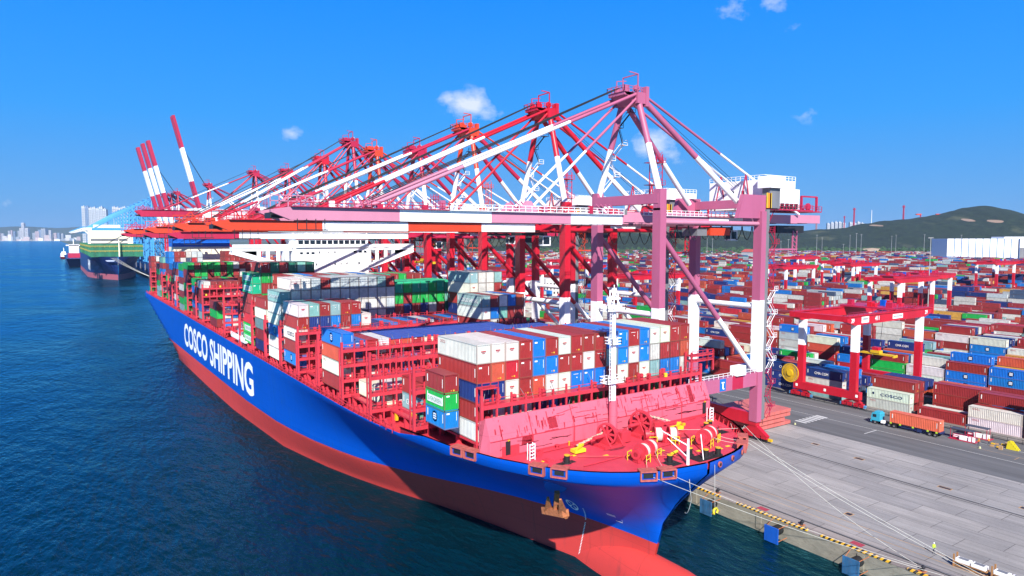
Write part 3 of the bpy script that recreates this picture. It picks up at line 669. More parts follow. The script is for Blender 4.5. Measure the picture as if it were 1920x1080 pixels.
LB = [(112.1, 28.6), (126.0, 28.6), (140.2, 28.6), (154.3, 28.6), (168.4, 28.6), (182.6, 28.6), (196.6, 31.5), (212.0, 31.5), (234, 31.5), (271.8, 31.5), (286, 31.5), (305.8, 31.5), (334.8, 31.5), (349, 31.5), (361, 31.5), (383.8, 31.5), (431, 31.5)]
for y, z in LB: lashing(y, 45.0, 101.8, z)
# hatch covers and coamings, side passage posts
BAYS = [84.8, 98.9, 113.0, 127.2, 141.3, 155.5, 169.6, 183.8, 198.0, 236, 250, 273, 287, 307, 321, 336, 350, 362, 385, 399, 413, 433]
for y in BAYS:
    if y in (399,): continue
    x0, x1 = (50.6, 96.2) if y < 98 else (46.6 if y > 110 else 48.4, 100.2)
    b = MB().use(DECK if y < 126 else SHIPR).box(x0 + 2, x1 - 2, y + .2, y + 12.0, 18.9, 19.75).use(SHIPR).box(x0 + 2.4, x1 - 2.4, y + .5, y + 11.7, 17.7, 18.9)
    k = (x1 - x0 - 4) / 4
    for i in range(1, 4): b.use(BLK).box(x0 + 2 + i * k - .08, x0 + 2 + i * k + .08, y + .2, y + 12, 19.7, 19.76)
    b.use(SHIPR)
    for s_ in (x0, x1):
        for yy in (y + .6, y + 6.1, y + 11.6): b.beam((s_ + .5, yy, 17.7), (s_ + .5, yy, 19.8), .8, .6)
        b.box(s_, s_ + 1.0, y + .2, y + 12, 19.5, 19.78)
    b.build('hatch_cover', SHIP)
b = MB().use(SHIPR)
b.rail([(44.9, 102, 18.1), (44.75, 130, 18.1), (44.6, 160, 18.1), (44.6, 208, 18.1)], 1.1, 2.4, .09)
b.rail([(44.6, 232, 18.1), (44.6, 452, 18.1)], 1.1, 3.2, .1)
for y in range(104, 208, 3): b.beam((46.3, y, 17.7), (46.3 - random.random() * .5, y, 19.2), .35, .5)
for y in range(236, 450, 4): b.beam((46.0, y, 17.7), (46.0, y, 19.4), .4, .6)
b.build('side_railing', SHIP)
# superstructure with bridge wings
Wm = mat('superstructure_white', (.84, .84, .85), .45, .03, .1, .06, (.6, .55, .5))
b = MB().use(Wm).box(61.5, 86.5, 214, 226, 17.7, 47.0).box(62.6, 86.2, 213.4, 224, 47.0, 49.6)
b.box(62.3, 86.6, 213.0, 224.4, 49.6, 49.75).box(60.6, 87.4, 214.4, 226, 20, 36)
for k in range(5): b.beam((62 + k * 6, 214, 50.3), (62 + k * 6, 214, 51.6), .25)
b.tube((72.5, 219, 49.7), (72.5, 219, 58), .5, .3).tube((68, 220, 49.7), (68, 220, 52.2), .9).tube((79, 220, 49.7), (79, 220, 52), .8).beam((70, 219, 55), (75, 219, 55), .3)
b.rail([(62.3, 213.2, 49.75), (86.6, 213.2, 49.75)], 1.2, 1.6, .1)
b.use(ORG).box(62.3, 86.6, 212.98, 213.02, 49.6, 49.7)
sup = b.build('superstructure', SHIP)
for i in range(12):
    x = 63.4 + i * 1.86; b = MB().use(GLS); b.poly([(x, 213.37, 48.0), (x + 1.45, 213.37, 48.0), (x + 1.5, 213.37, 49.2), (x - .05, 213.37, 49.2)], [(0, 1, 2, 3)]).build('window', sup)
for (x, z, w) in ((64, 45.2, .9), (66, 45.2, .9), (67.6, 45.2, 1.0), (70, 45.4, .35), (75, 45.4, .4), (81.5, 45.5, 1.0), (83.3, 45.5, 1.0), (85, 45.5, .9), (69, 41.6, .4), (75, 41.6, .4), (77, 41.7, .3), (79, 41.7, .3), (83, 41.8, .5), (72.8, 45.4, .3)):
    MB().use(GLS).box(x, x + w, 213.96, 214.0, z - .35, z + .35).build('window', sup)
for s_ in (-1, 1):
    tip = CX + s_ * 29.4; root = 61.5 if s_ < 0 else 86.5
    b = MB().use(Wm).box(min(tip, root), max(tip, root), 213.6, 217.4, 46.0, 47.2).box(min(tip, root), max(tip, root), 213.4, 213.6, 46.9, 48.0)
    b.beam((tip, 214, 45.9), (root, 214, 40.6), .5, 1.5)
    b.beam((tip, 217, 45.9), (root, 217, 40.6), .5, 1.5)
    b.poly([(tip, 213.8, 46), (tip, 213.8, 44.9), (tip - s_ * 7.5, 213.8, 43.2), (tip - s_ * 7.5, 213.8, 46)], [(0, 1, 2, 3), (3, 2, 1, 0)])
    for k in (7.5, 10.2, 13.3, 16): b.box(tip - s_ * k - .55, tip - s_ * k + .55, 213.7, 214.1, 42.2 - (k - 10) * .2, 46.1)
    b.build('bridge_wing', SHIP)
b = MB().use(Wm)
for k in range(9): z = 19 + k * 2.7; b.box(60.2, 61.5, 214, 222, z, z + .2).rail([(60.2, 214, z), (60.2, 222, z)], 1, 2, .08)
b.box(46, 53, 214, 219, 18, 22.4).rail([(45, 206, 20), (45, 224, 20)], 1.1, 1.6, .12).box(45, 47, 206, 224, 19.5, 20).beam((47, 211, 20), (47, 211, 25), .3).beam((47, 218, 20), (47, 218, 25), .3).build('accommodation_deck', SHIP)
b = MB().use(mat('lifeboat_orange', (.85, .16, .03), .4))
P = []
for k in range(9):
    t = k / 8 * 2 - 1; s_ = math.sqrt(max(.05, 1 - t * t * .92))
    for i in range(10): a = i * 2 * math.pi / 10; P.append((48.0 + 1.7 * s_ * math.cos(a), 214.5 + t * 4.6, 26.6 + 1.7 * s_ * math.sin(a)))
b.poly(P, [(k * 10 + i, (k + 1) * 10 + i, (k + 1) * 10 + (i + 1) % 10, k * 10 + (i + 1) % 10) for k in range(8) for i in range(10)], True)
b.build('lifeboat', SHIP)
b = MB().use(CREAM).box(52, 80, 395, 410, 17.7, 45.3).use(mat('funnel_blue', (.01, .16, .78), .4, .05)).box(51.95, 80.05, 394.95, 410.05, 45.3, 49.6).use(CREAM)
for k in range(1, 8): b.beam((52 + k * 3.5, 394.94, 18), (52 + k * 3.5, 394.94, 45), .12)
b.use(DRK).box(60, 72, 398, 406, 49.6, 51.5).build('funnel', SHIP)
b = MB().use(GRN)
b.tube((54.0, 101.6, 19.4), (50.6, 103.6, 19.4), .9, n=14).build('rope_cover', SHIP)
b = MB().use(YEL).box(50.0, 51.0, 104.5, 106, 18.2, 19.9)
for (x, y) in ((49.2, 100.8), (51.6, 107), (55, 106), (48.4, 108.4)): b.box(x, x + .5, y, y + .5, 18.2, 19.4)
b.use(SHIPR)
for k in range(16): x = 48.8 + random.random() * 10; y = 99.6 + random.random() * 11; h = random.uniform(.5, 2.2); b.box(x, x + random.uniform(.3, 1.6), y, y + random.uniform(.3, 1.2), 18.0, 18.2 + h)
b.build('deck_fitting', SHIP)

# ------------------------------------------------------------------ containers
def cont_mat():
    m = bpy.data.materials.new('container_paint'); m.use_nodes = True; t = m.node_tree; p = t.nodes['Principled BSDF']; p.inputs['Roughness'].default_value = .48
    oi = t.nodes.new('ShaderNodeObjectInfo'); g = t.nodes.new('ShaderNodeNewGeometry')
    n = t.nodes.new('ShaderNodeTexNoise'); n.inputs['Scale'].default_value = .55; n.inputs['Detail'].default_value = 8; n.inputs['Roughness'].default_value = .7
    t.links.new(g.outputs['Position'], n.inputs['Vector'])
    r = t.nodes.new('ShaderNodeMapRange'); r.inputs[1].default_value = .3; r.inputs[2].default_value = .7; r.inputs[3].default_value = .84; r.inputs[4].default_value = 1.12; t.links.new(n.outputs[0], r.inputs[0])
    s = t.nodes.new('ShaderNodeVectorMath'); s.operation = 'SCALE'; t.links.new(oi.outputs['Color'], s.inputs[0]); t.links.new(r.outputs[0], s.inputs['Scale'])
    mp = t.nodes.new('ShaderNodeMapping'); mp.inputs['Scale'].default_value = (1, 1, .22); t.links.new(g.outputs['Position'], mp.inputs[0])
    n2 = t.nodes.new('ShaderNodeTexNoise'); n2.inputs['Scale'].default_value = 2.6; n2.inputs['Detail'].default_value = 9; n2.inputs['Roughness'].default_value = .75; t.links.new(mp.outputs[0], n2.inputs['Vector'])
    r2 = t.nodes.new('ShaderNodeMapRange'); r2.inputs[1].default_value = .60; r2.inputs[2].default_value = .72; r2.inputs[4].default_value = .55; t.links.new(n2.outputs[0], r2.inputs[0])
    mr = t.nodes.new('ShaderNodeMixRGB'); mr.inputs[2].default_value = (.30, .16, .10, 1); t.links.new(r2.outputs[0], mr.inputs[0]); t.links.new(s.outputs[0], mr.inputs[1])
    t.links.new(mr.outputs[0], p.inputs['Base Color']); return m
CM = cont_mat()
def frame_mat():
    m = bpy.data.materials.new('container_frame'); m.use_nodes = True; t = m.node_tree; p = t.nodes['Principled BSDF']; p.inputs['Roughness'].default_value = .6
    oi = t.nodes.new('ShaderNodeObjectInfo'); mr = t.nodes.new('ShaderNodeMixRGB'); mr.inputs[0].default_value = .42; mr.inputs[2].default_value = (.20, .09, .05, 1)
    t.links.new(oi.outputs['Color'], mr.inputs[1]); t.links.new(mr.outputs[0], p.inputs['Base Color']); return m
CF = frame_mat()
def cont_mesh(L, v, H=2.86, W=2.44):
    b = MB().use(CF); hw = W / 2
    for x in (-hw, hw - .14):
        for y in (0, L - .16): b.box(x, x + .14, y, y + .16, 0, H)
        b.box(x, x + .14, .16, L - .16, 0, .14)
    for y in (0, L - .16): b.box(-hw + .14, hw - .14, y, y + .16, 0, .13)
    b.use(CM)
    for x in (-hw, hw - .12): b.box(x, x + .12, .16, L - .16, H - .12, H - .01)
    for y in (0, L - .14): b.box(-hw + .14, hw - .14, y, y + .14, H - .13, H - .01)
    b.box(-hw + .02, hw - .02, .05, L - .05, H - .02, H)                     # roof
    pitch = .42; k = int((L - .32) / pitch); pitch = (L - .32) / k; dep = .075
    for sx in (-1, 1):
        P = [];
        for i in range(k):
            y = .16 + i * pitch
            for (dy, o) in ((0, 0), (.28, 0), (.38, 1), (.9, 1)): P.append((y + dy * pitch, o))
        P.append((L - .16, 0)); pts = []; fs = []
        for (y, o) in P:
            x = sx * (hw - .02 - o * dep); pts += [(x, y, .13), (x, y, H - .11)]
        for i in range(len(P) - 1):
            q = (2 * i, 2 * i + 1, 2 * i + 3, 2 * i + 2); fs.append(q if sx < 0 else q[::-1])
        b.poly(pts, fs)
    for (yy, sg) in ((.05, -1), (L - .05, 1)):
        kk = 7; pw = (W - .28) / kk; P = []
        for i in range(kk):
            x = -hw + .14 + i * pw
            for (dx, o) in ((0, 0), (.3, 0), (.42, 1), (.88, 1)): P.append((x + dx * pw, o))
        P.append((hw - .14, 0)); pts = []; fs = []
        for (x, o) in P:
            y = yy - sg * o * .06; pts += [(x, y, .12), (x, y, H - .12)]
        for i in range(len(P) - 1):
            q = (2 * i, 2 * i + 2, 2 * i + 3, 2 * i + 1); fs.append(q if sg < 0 else q[::-1])
        b.poly(pts, fs)
    y = -.012; m = MKR if v == 1 else MKW; b.use(m)        # painted marks on the end and side
    if v == 1: b.box(-.45, .35, y, 0, 1.75, 1.9); b.box(-.3, .2, y, 0, 1.55, 1.62)
    else: b.box(.78, .84, y, 0, 1.15, 2.45)
    if v == 0: b.box(-.85, -.35, y, 0, 2.2, 2.42)
    if v == 2: b.use(MKY); b.box(.25, .5, y, 0, .35, .6); b.box(-.1, .02, y, 0, .4, .55)
    if v == 3: b.box(-.08, .08, y, 0, 1.7, 1.86); b.box(-.7, .3, y, 0, 2.3, 2.36)
    b.use(m)
    if v != 1: b.box(-1.23, -1.2, L - .8, L - .6, 1.2, 2.3); b.box(-1.23, -1.2, .5, .62, .9, 2.2)
    b.use(CF)                                              # dents and patches vary with the variant
    me = bpy.data.meshes.new('shipping_container'); me.from_pydata(b.v, [], b.f)
    for m in b.mats: me.materials.append(m)
    me.polygons.foreach_set('material_index', b.m); me.update(); return me
MKW = mat('marking_white', (.8, .8, .78), .6); MKR = mat('marking_red', (.62, .03, .05), .6); MKY = mat('marking_yellow', (.85, .5, .03), .6); MKN = mat('marking_navy', (.02, .05, .2), .6)
ME40 = [cont_mesh(12.19, i) for i in range(4)]; ME20 = [cont_mesh(6.06, i) for i in range(4)]
CC = {'R': (.36, .030, .032), 'r': (.55, .02, .035), 'O': (.62, .10, .05), 'W': (.70, .69, .64), 'w': (.48, .54, .56), 'B': (.006, .20, .66), 'b': (.03, .13, .45), 'N': (.010, .035, .20),
      'T': (.26, .46, .46), 't': (.22, .56, .46), 'G': (.01, .46, .075), 'g': (.01, .44, .24), 'D': (.01, .16, .10), 'n': (.06, .10, .18), 'Y': (.70, .38, .06), 'P': (.70, .10, .38), 'K': (.02, .05, .05)}
CC = {k: tuple(c * (.80 if k in 'Ww' else .74) for c in v) for k, v in CC.items()}
CN = {'R': 'maroon', 'r': 'crimson', 'O': 'orange red', 'W': 'white', 'w': 'pale grey', 'B': 'bright blue', 'b': 'blue', 'N': 'navy', 'T': 'teal', 't': 'mint', 'G': 'bright green', 'g': 'sea green', 'D': 'dark green', 'n': 'slate', 'Y': 'yellow', 'P': 'pink', 'K': 'black'}
ORD = ['bottom', 'second', 'third', 'fourth', 'fifth', 'sixth', 'seventh', 'eighth', 'ninth', 'tenth', 'eleventh', 'twelfth', 'thirteenth', 'fourteenth', 'fifteenth', 'sixteenth', 'seventeenth', 'eighteenth', 'nineteenth', 'twentieth', 'twenty-first', 'twenty-second', 'twenty-third']
ORC = ['first'] + ORD[1:]
CAND = []      # (priority, x_center, y, z, L, colour, label, extra)
STUFF = []     # boxes (x0,x1,y0,y1,z0,z1,colour)
TH = 2.9
def cadd(x, y, z, L, c, label, extra=None, vis=True, sd=False, tp=True):
    d2 = x * x + y * y + (z - 50) ** 2; d_ = math.sqrt(d2); pr = (7 * y / d_ + (L * 2.9 * x / d_ if sd else 0) + (L * 2.4 * abs(50 - z) / d_ if tp else 0)) / d2
    if vis and in_view(x, y + L / 2, z + 1.4, 60): CAND.append([pr, x, y, z, L, c, label, extra])
    else: STUFF.append((x - 1.22, x + 1.22, y, y + L, z, z + 2.86, c))
def jit(c, k=.10):
    return tuple(max(0, v * (1 + random.uniform(-k, k))) for v in CC[c])
PW = 2.52; PX0 = 45.7 + PW / 2
def tiername(n, k):  # k from top, n tiers visible
    return ['top', 'second from top', 'third from top', 'fourth from top', 'fifth from top', 'sixth from top', 'seventh from top'][k]
def bay(y, where, cols, x0=PX0, L=12.19, fill=True, side='port'):
    """cols: {index: (ztop, 'colours from the top')}"""
    for i, (zt, s) in sorted(cols.items()):
        x = x0 + i * PW
        for k, ch in enumerate(s):
            z = zt - TH * (k + 1)
            ex = None
            if ch == '*': continue
            lab = f"{CN[ch]} container, {tiername(len(s), k)} in {ORC[i]} stack from port, {where}".replace('pale grey', 'grey').replace('bright ', '').replace('twenty-first', '21st').replace('twenty-second', '22nd')
            zl = cols[i - 1][0] if i - 1 in cols else -9; cadd(x, y, z, L, ch, lab, {'bay': y, 'col': i, 'tier': k}, sd=z + 1 > zl, tp=k == 0)
        if fill:
            z = zt - TH * len(s)
            while z > 21:
                z -= TH; STUFF.append((x - 1.22, x + 1.22, y, y + L, z, z + 2.86, random.choice('RRWBTNRrG')))
# bay nearest the bow
rowsA = ["WWWRBRWRRRBBRBWWRR", "ROrRBBRRWRTBWBWRRO", "NNWROWWBBBRWRWTBBW"]
cols = {i: (34.4, ''.join(r[i] for r in rowsA)) for i in range(18)}
cols[0] = (34.4, 'WRNRW')
bay(84.8, 'bay nearest the bow', cols, x0=50.75 + 1.22)
for k, ch in enumerate('RGB'):
    cadd(47.85, 87.2, 29.7 - 2.62 * (k + 1) + .0, 6.06, ch, f"short {CN[ch]} container {['on top of', 'in the middle of', 'at the bottom of'][k]} the small outboard stack near the bow", {'short': k}, sd=True)
bay(98.9, 'second bay from the bow', {0: (25.6, 'RT'), 1: (25.6, 'R'), 2: (25.6, 'g'), 3: (22.7, 'W')}, x0=50.9 + 1.22)
bay(113.0, 'third bay from the bow', {1: (22.7, 'W'), 2: (22.7, 'W'), 3: (22.7, 'w'), 4: (22.7, 'N'), 5: (22.7, 'W'), 6: (22.7, 'R'), 7: (22.7, 'B')})
c = {0: (31.5, 'BOWR'), 1: (29.9, 'bn'), 2: (29.9, 'RNW'), 3: (29.9, 'WRBW')}
for i, ch in enumerate('OORWRWOWRRWR'): c[4 + i] = (29.9, ch + random.choice('RWBOTN') + random.choice('RWBOTN'))
for i, ch in enumerate('RWRRRR'): c[16 + i] = (28.6, ch)
bay(127.2, 'fourth bay from the bow', c)
c = {16: (35.9, 'TWRR'), 17: (35.9, 'RBWR'), 18: (35.9, 'WtRR'), 19: (35.9, 'BRRR'), 20: (35.9, 'ORRR'), 21: (29.6, 'gR')}
for i in range(3, 16): c[i] = (26.0, random.choice('RNBWR'))
bay(141.3, 'fifth bay from the bow', c)
c = {0: (34.8, 'WRWRB'), 1: (34.8, 'TNR'), 2: (34.8, 'RNR'), 3: (34.8, 'TBR'), 4: (34.8, 'RRW'), 5: (34.8, 'RBR'), 6: (31.9, 'WR'), 18: (40.9, 'TWR'), 19: (40.9, 'WWR'), 20: (40.9, 'WWR'), 21: (40.9, 'TRR')}
for i in range(7, 18): c[i] = (29.0, random.choice('NRNBwR'))
bay(155.5, 'sixth bay from the bow', c)
c = {0: (36.8, 'TWWBWW')}
for i, (a1, a2, a3, a4) in enumerate(zip('WWwRwwwwwTR', 'WWWWWWWWWWW', 'wWwWWwWWWWw', 'nwnwTwwnwwn')): c[1 + i] = (39.9, a1 + a2 + a3 + a4)  # greys in the top row are white containers, shadow put into their colour
for i, (a1, a2, a3) in enumerate(zip('gGggGgg', 'GRGGGGt', 'RNRNwRD')): c[12 + i] = (38.0, a1 + a2 + a3)
for i in (19, 20, 21): c[i] = (34.8, 'RWR')
bay(169.6, 'seventh bay from the bow', c)
c = {}
for i, ch in enumerate('RWBRRTRWBW'): c[2 + i] = (40.0, ch + 'R')
for i, ch in enumerate('GgRGRR'): c[12 + i] = (39.6, ch + 'W')
for i in (0, 1, 18, 19, 20, 21): c[i] = (34.1, 'RW')
bay(183.8, 'eighth bay from the bow', c)
c = {0: (40.1, 'ggRRrGG')}
for i, (a1, a2, a3, a4) in enumerate(zip('RDRDtD', 'GgRGRR', 'RRGRRR', 'GRRWRR')): c[1 + i] = (43.1, a1 + a2 + a3 + a4)  # dark greens of the top row carry the crane's shadow in their colour
for i in range(7, 22): c[i] = (37.2, 'R')
bay(198.0, 'bay ahead of the bridge', c)
c = {0: (33.8, 'WRRBT'), 1: (33.8, 'RR'), 2: (33.8, 'RR'), 3: (33.8, 'RW'), 4: (33.8, 'RWR'), 5: (31, 'B')}
for yy_, zz_, wh in ((250, 28.0, 'low bay right behind the bridge'), (287, 34.0, 'sixth bay from the stern'), (321, 38.8, 'fifth bay from the stern'), (350, 38.0, 'fourth bay from the stern'), (399, 36.5, 'bay beside the funnel foot')):
    bay(yy_, wh, {i: (zz_ - (i % 4 == 2) * 2.9 - (i % 5 == 1) * 2.9, random.choice('RRGBWR') + random.choice('RWRGB') + random.choice('RGR')) for i in range(0, 4 if yy_ == 399 else 13)})
bay(273, 'first bay behind the bridge', c)
c = {0: (39.8, 'GRRGRGG')}
for i, (a1, a2, a3) in enumerate(zip('RGGGRGWR', 'GGRGRGRW', 'RgRRgGRW')): c[1 + i] = (39.8, a1 + a2 + a3)
for i in range(9, 13): c[i] = (39.8, 'RwW'[i % 3] + 'R')
bay(307, 'second bay behind the bridge', c)
c = {0: (39.0, 'BRWRRWB'), 1: (39.0, 'BR'), 2: (36, 'RW'), 3: (36, 'WR'), 4: (36, 'RB'), 5: (36, 'WR')}
bay(336, 'third bay behind the bridge', c)
c = {}
for i, (a1, a2) in enumerate(zip('BRRWww', 'BRWnrw')): c[i] = (43.4, a1 + a2 + 'RR' + 'GRG'[i % 3] + 'RR' + 'G'[:0])
c[0] = (43.4, 'BBRRGRR')
for i in range(10, 16): c[i] = (43.4, random.choice('RWwR') + 'R')
bay(362, 'fourth bay behind the bridge', c)
c = {0: (40.2, 'tRBRRWG'), 1: (37.3, 'RRGR'), 2: (37.3, 'RR')}
bay(385, 'bay beside the funnel', c)
c = {0: (39.6, 'RRRRRRG'), 1: (39.6, 'WRRR'), 2: (36.7, 'RR'), 3: (36.7, 'RW')}
bay(433, 'bay at the very stern', c)
# ---- yard: rail mounted gantry blocks; containers lie along y
YB = {}
def ystack(col, jy, x, y, s, near=False):
    YB[(col, jy)] = (x, y, s)
BX0 = 200.6; CPX = 2.86; BLOCKP = 48.5; NCOL = 10
PAL = 'RRRRRRRRRRRRrOOWWWWWwBBBNNNTGYn'
def pick(rs): return PAL[int(rs.random() * len(PAL))]
rs = random.Random(11)
spec = {   # nearest rows, read from the photograph (bottom to top)
 (0, 68.3): 'RRNt'[:4], (0, 80.9): 'R', (0, 95.3): 'wW', (0, 115.3): 'TWN', (0, 55.6): 'RRNt', (1, 95.3): 'RRR', (2, 95.3): 'RRR', (3, 95.3): 'RWN', (4, 95.3): 'RWN', (1, 115.3): 'TWNR'[:3],
}
spec[(0, 68.3)] = 'WW'; spec[(1, 68.3)] = 'WR'; spec[(2, 68.3)] = 'RRR'; spec[(3, 68.3)] = 'RRR'; spec[(1, 80.9)] = 'W'; spec[(2, 80.9)] = ''; spec[(3, 80.9)] = 'RRR'; spec[(4, 80.9)] = 'RRO'
spec[(0, 128.1)] = 'NNN'; spec[(0, 140.9)] = 'NN'; spec[(1, 128.1)] = 'RRO'; spec[(2, 128.1)] = 'WRR'
def blocks():
    yk = [-20 + 12.75 * k for k in range(0, 6)] + [55.6, 68.3, 80.9, 95.3, 107.9 + .0, 115.3 + 5.2] 
    ys_ = [17.2, 29.9, 42.7, 55.4, 68.1, 80.8, 95.2, 115.2] + [127.9 + 12.75 * k for k in range(0, 85)]
    for bi in range(0, 24):
        for jy, y in enumerate(ys_ if bi == 0 else [-160 + 12.75 * k for k in range(0, 105)]):
            bx = BX0 + bi * BLOCKP
            if bi > 0 and (jy % 17) in (16,): continue
            if not (in_view(bx, y, 0, 500) or in_view(bx + 30, y + 12, 8, 500)): continue
            # leave room for the warehouse and the far hill
            hbase = 2.2 + 1.6 * math.sin(bx * .021 + y * .013) + rs.uniform(-.8, .8)
            if math.hypot(bx, y) > 1500: continue
            run = pick(rs)
            for ci in range(NCOL):
                x = bx + ci * CPX
                key = (ci, round(y + .1, 1)) if bi == 0 else None
                h = max(0, min(5, int(round(hbase + rs.uniform(-1.1, 1.1)))))
                if rs.random() < .35: run = pick(rs)
                s = ''.join(run if rs.random() < .5 else pick(rs) for _ in range(h))
                if bi == 0:
                    for (c_, yy), v in spec.items():
                        if c_ == ci and abs(yy - y) < .6: s = v
                    if ci == 0 and y > 128: s = s[:3]
                yield bi, ci, jy, x, y, s
allst = list(blocks()); HGT = {(bi, ci, jy): len(s) for bi, ci, jy, x, y, s in allst}
ROW = {}
for bi, ci, jy, x, y, s in allst:
    hl = HGT.get((bi, ci - 1, jy), 0); hf = HGT.get((bi, ci, jy - 1), 0); dist = math.hypot(x, y)
    for k, ch in enumerate(s):
        visible = k == len(s) - 1 or k >= hl or k >= hf
        if not visible: continue
        if dist < 380 and in_view(x, y + 6, k * TH, 30):
            px = (dpt(0, 0, 1)); 
            cadd(x, y, k * TH, 12.19, ch, None, {'yard': (bi, ci, jy, k, len(s))}, sd=k >= hl, tp=k == len(s) - 1)
        elif in_view(x, y + 6, k * TH, 250): STUFF.append((x - 1.22, x + 1.22, y, y + 12.19, k * TH, k * TH + 2.86, ch))
CAND.sort(key=lambda c: -c[0])
LIMIT = 298
ylab = {}
cnt = 0
LOGOS = []
RANK = {}
for c in CAND[:LIMIT]:
    if c[7] and 'yard' in c[7]: RANK.setdefault(c[7]['yard'][0], set()).add(c[7]['yard'][2])
RANK = {k: sorted(v) for k, v in RANK.items()}
for c in CAND:
    pr, x, y, z, L, ch, lab, ex = c
    if cnt >= LIMIT: STUFF.append((x - 1.22, x + 1.22, y, y + L, z, z + 2.86, ch)); continue
    cnt += 1
    if lab is None:
        bi, ci, jy, k, n = ex['yard']
        row = ORC[ci]; blk = ['nearest', 'second', 'third', 'fourth', 'fifth'][min(bi, 4)]
        rk = RANK[bi].index(jy); lab = f"{CN[ch].replace('bright ', '')} container on {('the ground' if k == 0 else 'tier ' + ['', 'two', 'three', 'four', 'five'][min(k, 4)])}, {row} row, {blk} block, {ORC[min(rk, 22)]} bay from the right"
    o = bpy.data.objects.new('shipping_container', (ME40 if L > 10 else ME20)[1 if ch in 'Ww' else random.choice((0, 2, 3, 0, 2))]); COL.objects.link(o)
    o.location = (x, y, z); o['_o'] = [x, y, z]; col_ = jit(ch); o.color = (*col_, 1)
    if 'yard' in (ex or {}): g = 'containers stacked in the yard'
    else: g = 'containers stacked on the ship'
    tag(o, lab, 'shipping container', g)
    LOGOS.append((o, x, y, z, L, ch, ex or {}))
# painted names on the long port-facing sides
def side_text(o, x, y, z, body, m, w, h, v0, yoff, vert=False, off=.0, patch=None):
    X = x - 1.245
    if patch:
        b = MB().use(patch[0]); b.poly([(X, y + L_ - patch[1], z + patch[3]), (X, y + L_ - patch[2], z + patch[3]), (X, y + L_ - patch[2], z + patch[4]), (X, y + L_ - patch[1], z + patch[4])], [(0, 1, 2, 3)]); b.build('name_panel', o)
    lettering(body, o, lambda u, v: (X - .008, y + L_ - yoff - u, z + v0 + v), m, w=w, h=h, off=off)
def emblem(o, x, y, z, L, r=.75, yo=None, m=None):
    X = x - 1.247; cy = y + (yo if yo is not None else L / 2); b = MB().use(m or MKW)
    for k in range(20):
        t0, t1 = 2 * math.pi * k / 20, 2 * math.pi * (k + 1) / 20
        b.poly([(X, cy + a * math.cos(t), z + 1.5 + a * math.sin(t)) for a, t in ((r * .78, t0), (r, t0), (r, t1), (r * .78, t1))], [(0, 1, 2, 3), (3, 2, 1, 0)])
    for k in range(-1, 2): b.box(X - .005, X, cy - r * .6, cy + r * .6, z + 1.4 + k * r * .42, z + 1.4 + k * r * .42 + .2)
    b.build('emblem', o)
for o, x, y, z, L_, ch, ex in LOGOS:
    X = x
    if ex.get('short') == 1: side_text(o, x, y, z, 'EVERGREEN', mat('evergreen_letter', (.01, .35, .08)), 4.3, .62, 1.05, .9, patch=(MKW, .6, 5.5, .8, 1.95))
    elif ex.get('short') == 2: emblem(o, x, y, z, L_, .8)
    elif 'bay' in ex and ex['col'] == 0:
        by, k = ex['bay'], ex['tier']
        if by == 84.8 and k == 0: side_text(o, x, y, z, 'OOCL', MKR, 1.7, .45, 2.0, .9)
        if by == 84.8 and k == 2: side_text(o, x, y, z, 'MSC', MKY, 1.3, .4, 2.0, 1.0)
        if by == 98.9 and k == 1: side_text(o, x, y, z, 'CHINA SHIPPING', MKW, 8.5, 1.0, .9, 1.8, off=.01)
        if by == 127.2 and k == 0: emblem(o, x, y, z, L_, .95)
        if by == 127.2 and k == 2: side_text(o, x, y, z, 'OOCL', MKR, 1.7, .45, 2.0, .9)
        if by == 155.5 and k == 2: side_text(o, x, y, z, 'COSCO', MKN, 5.6, .95, .9, 3.2, off=.01)
        if by == 155.5 and k == 4: emblem(o, x, y, z, L_, .85)
        if by == 169.6 and k == 0: side_text(o, x, y, z, 'CHINA SHIPPING', MKW, 8.5, 1.0, .9, 1.8, off=.01)
        if by == 169.6 and k == 3: emblem(o, x, y, z, L_, .95)
        if by in (198.0, 307, 362, 385) and ch in 'Gg': side_text(o, x, y, z, 'EVERGREEN', mat('evergreen_letter', (.01, .35, .08)), 7.4, .9, .95, 2.4, patch=(MKW, 1.9, 10.2, .65, 2.15))
        if ch == 'B' and by > 200: emblem(o, x, y, z, L_, .85)
    elif ex.get('bay') == 141.3 and ex['col'] == 16 and ex['tier'] == 0: side_text(o, x, y, z, 'COSCO SHIPPING', MKW, 8.5, 1.0, .9, 1.8, off=.01)
    elif 'yard' in ex:
        bi, ci, jy, k, n = ex['yard']
        if bi == 0 and ci == 0 and abs(y - 95.2) < 1 and k == 1: side_text(o, x, y, z, 'COSCO', MKN, 6.2, .8, 1.0, 4.0, off=.01); emblem(o, x, y, z, L_, .35, 10.3, MKN)
        elif ch in 'Ww': side_text(o, x, y, z, 'OOCL', MKR, 1.7, .45, 2.05, 1.0)
        elif ch == 'B' and x < 330: emblem(o, x, y, z, L_, .8)
        elif ch == 'N' and x < 330: side_text(o, x, y, z, 'CMA CGM', MKW, 4.6, .8, 1.1, 3.0, off=.01)
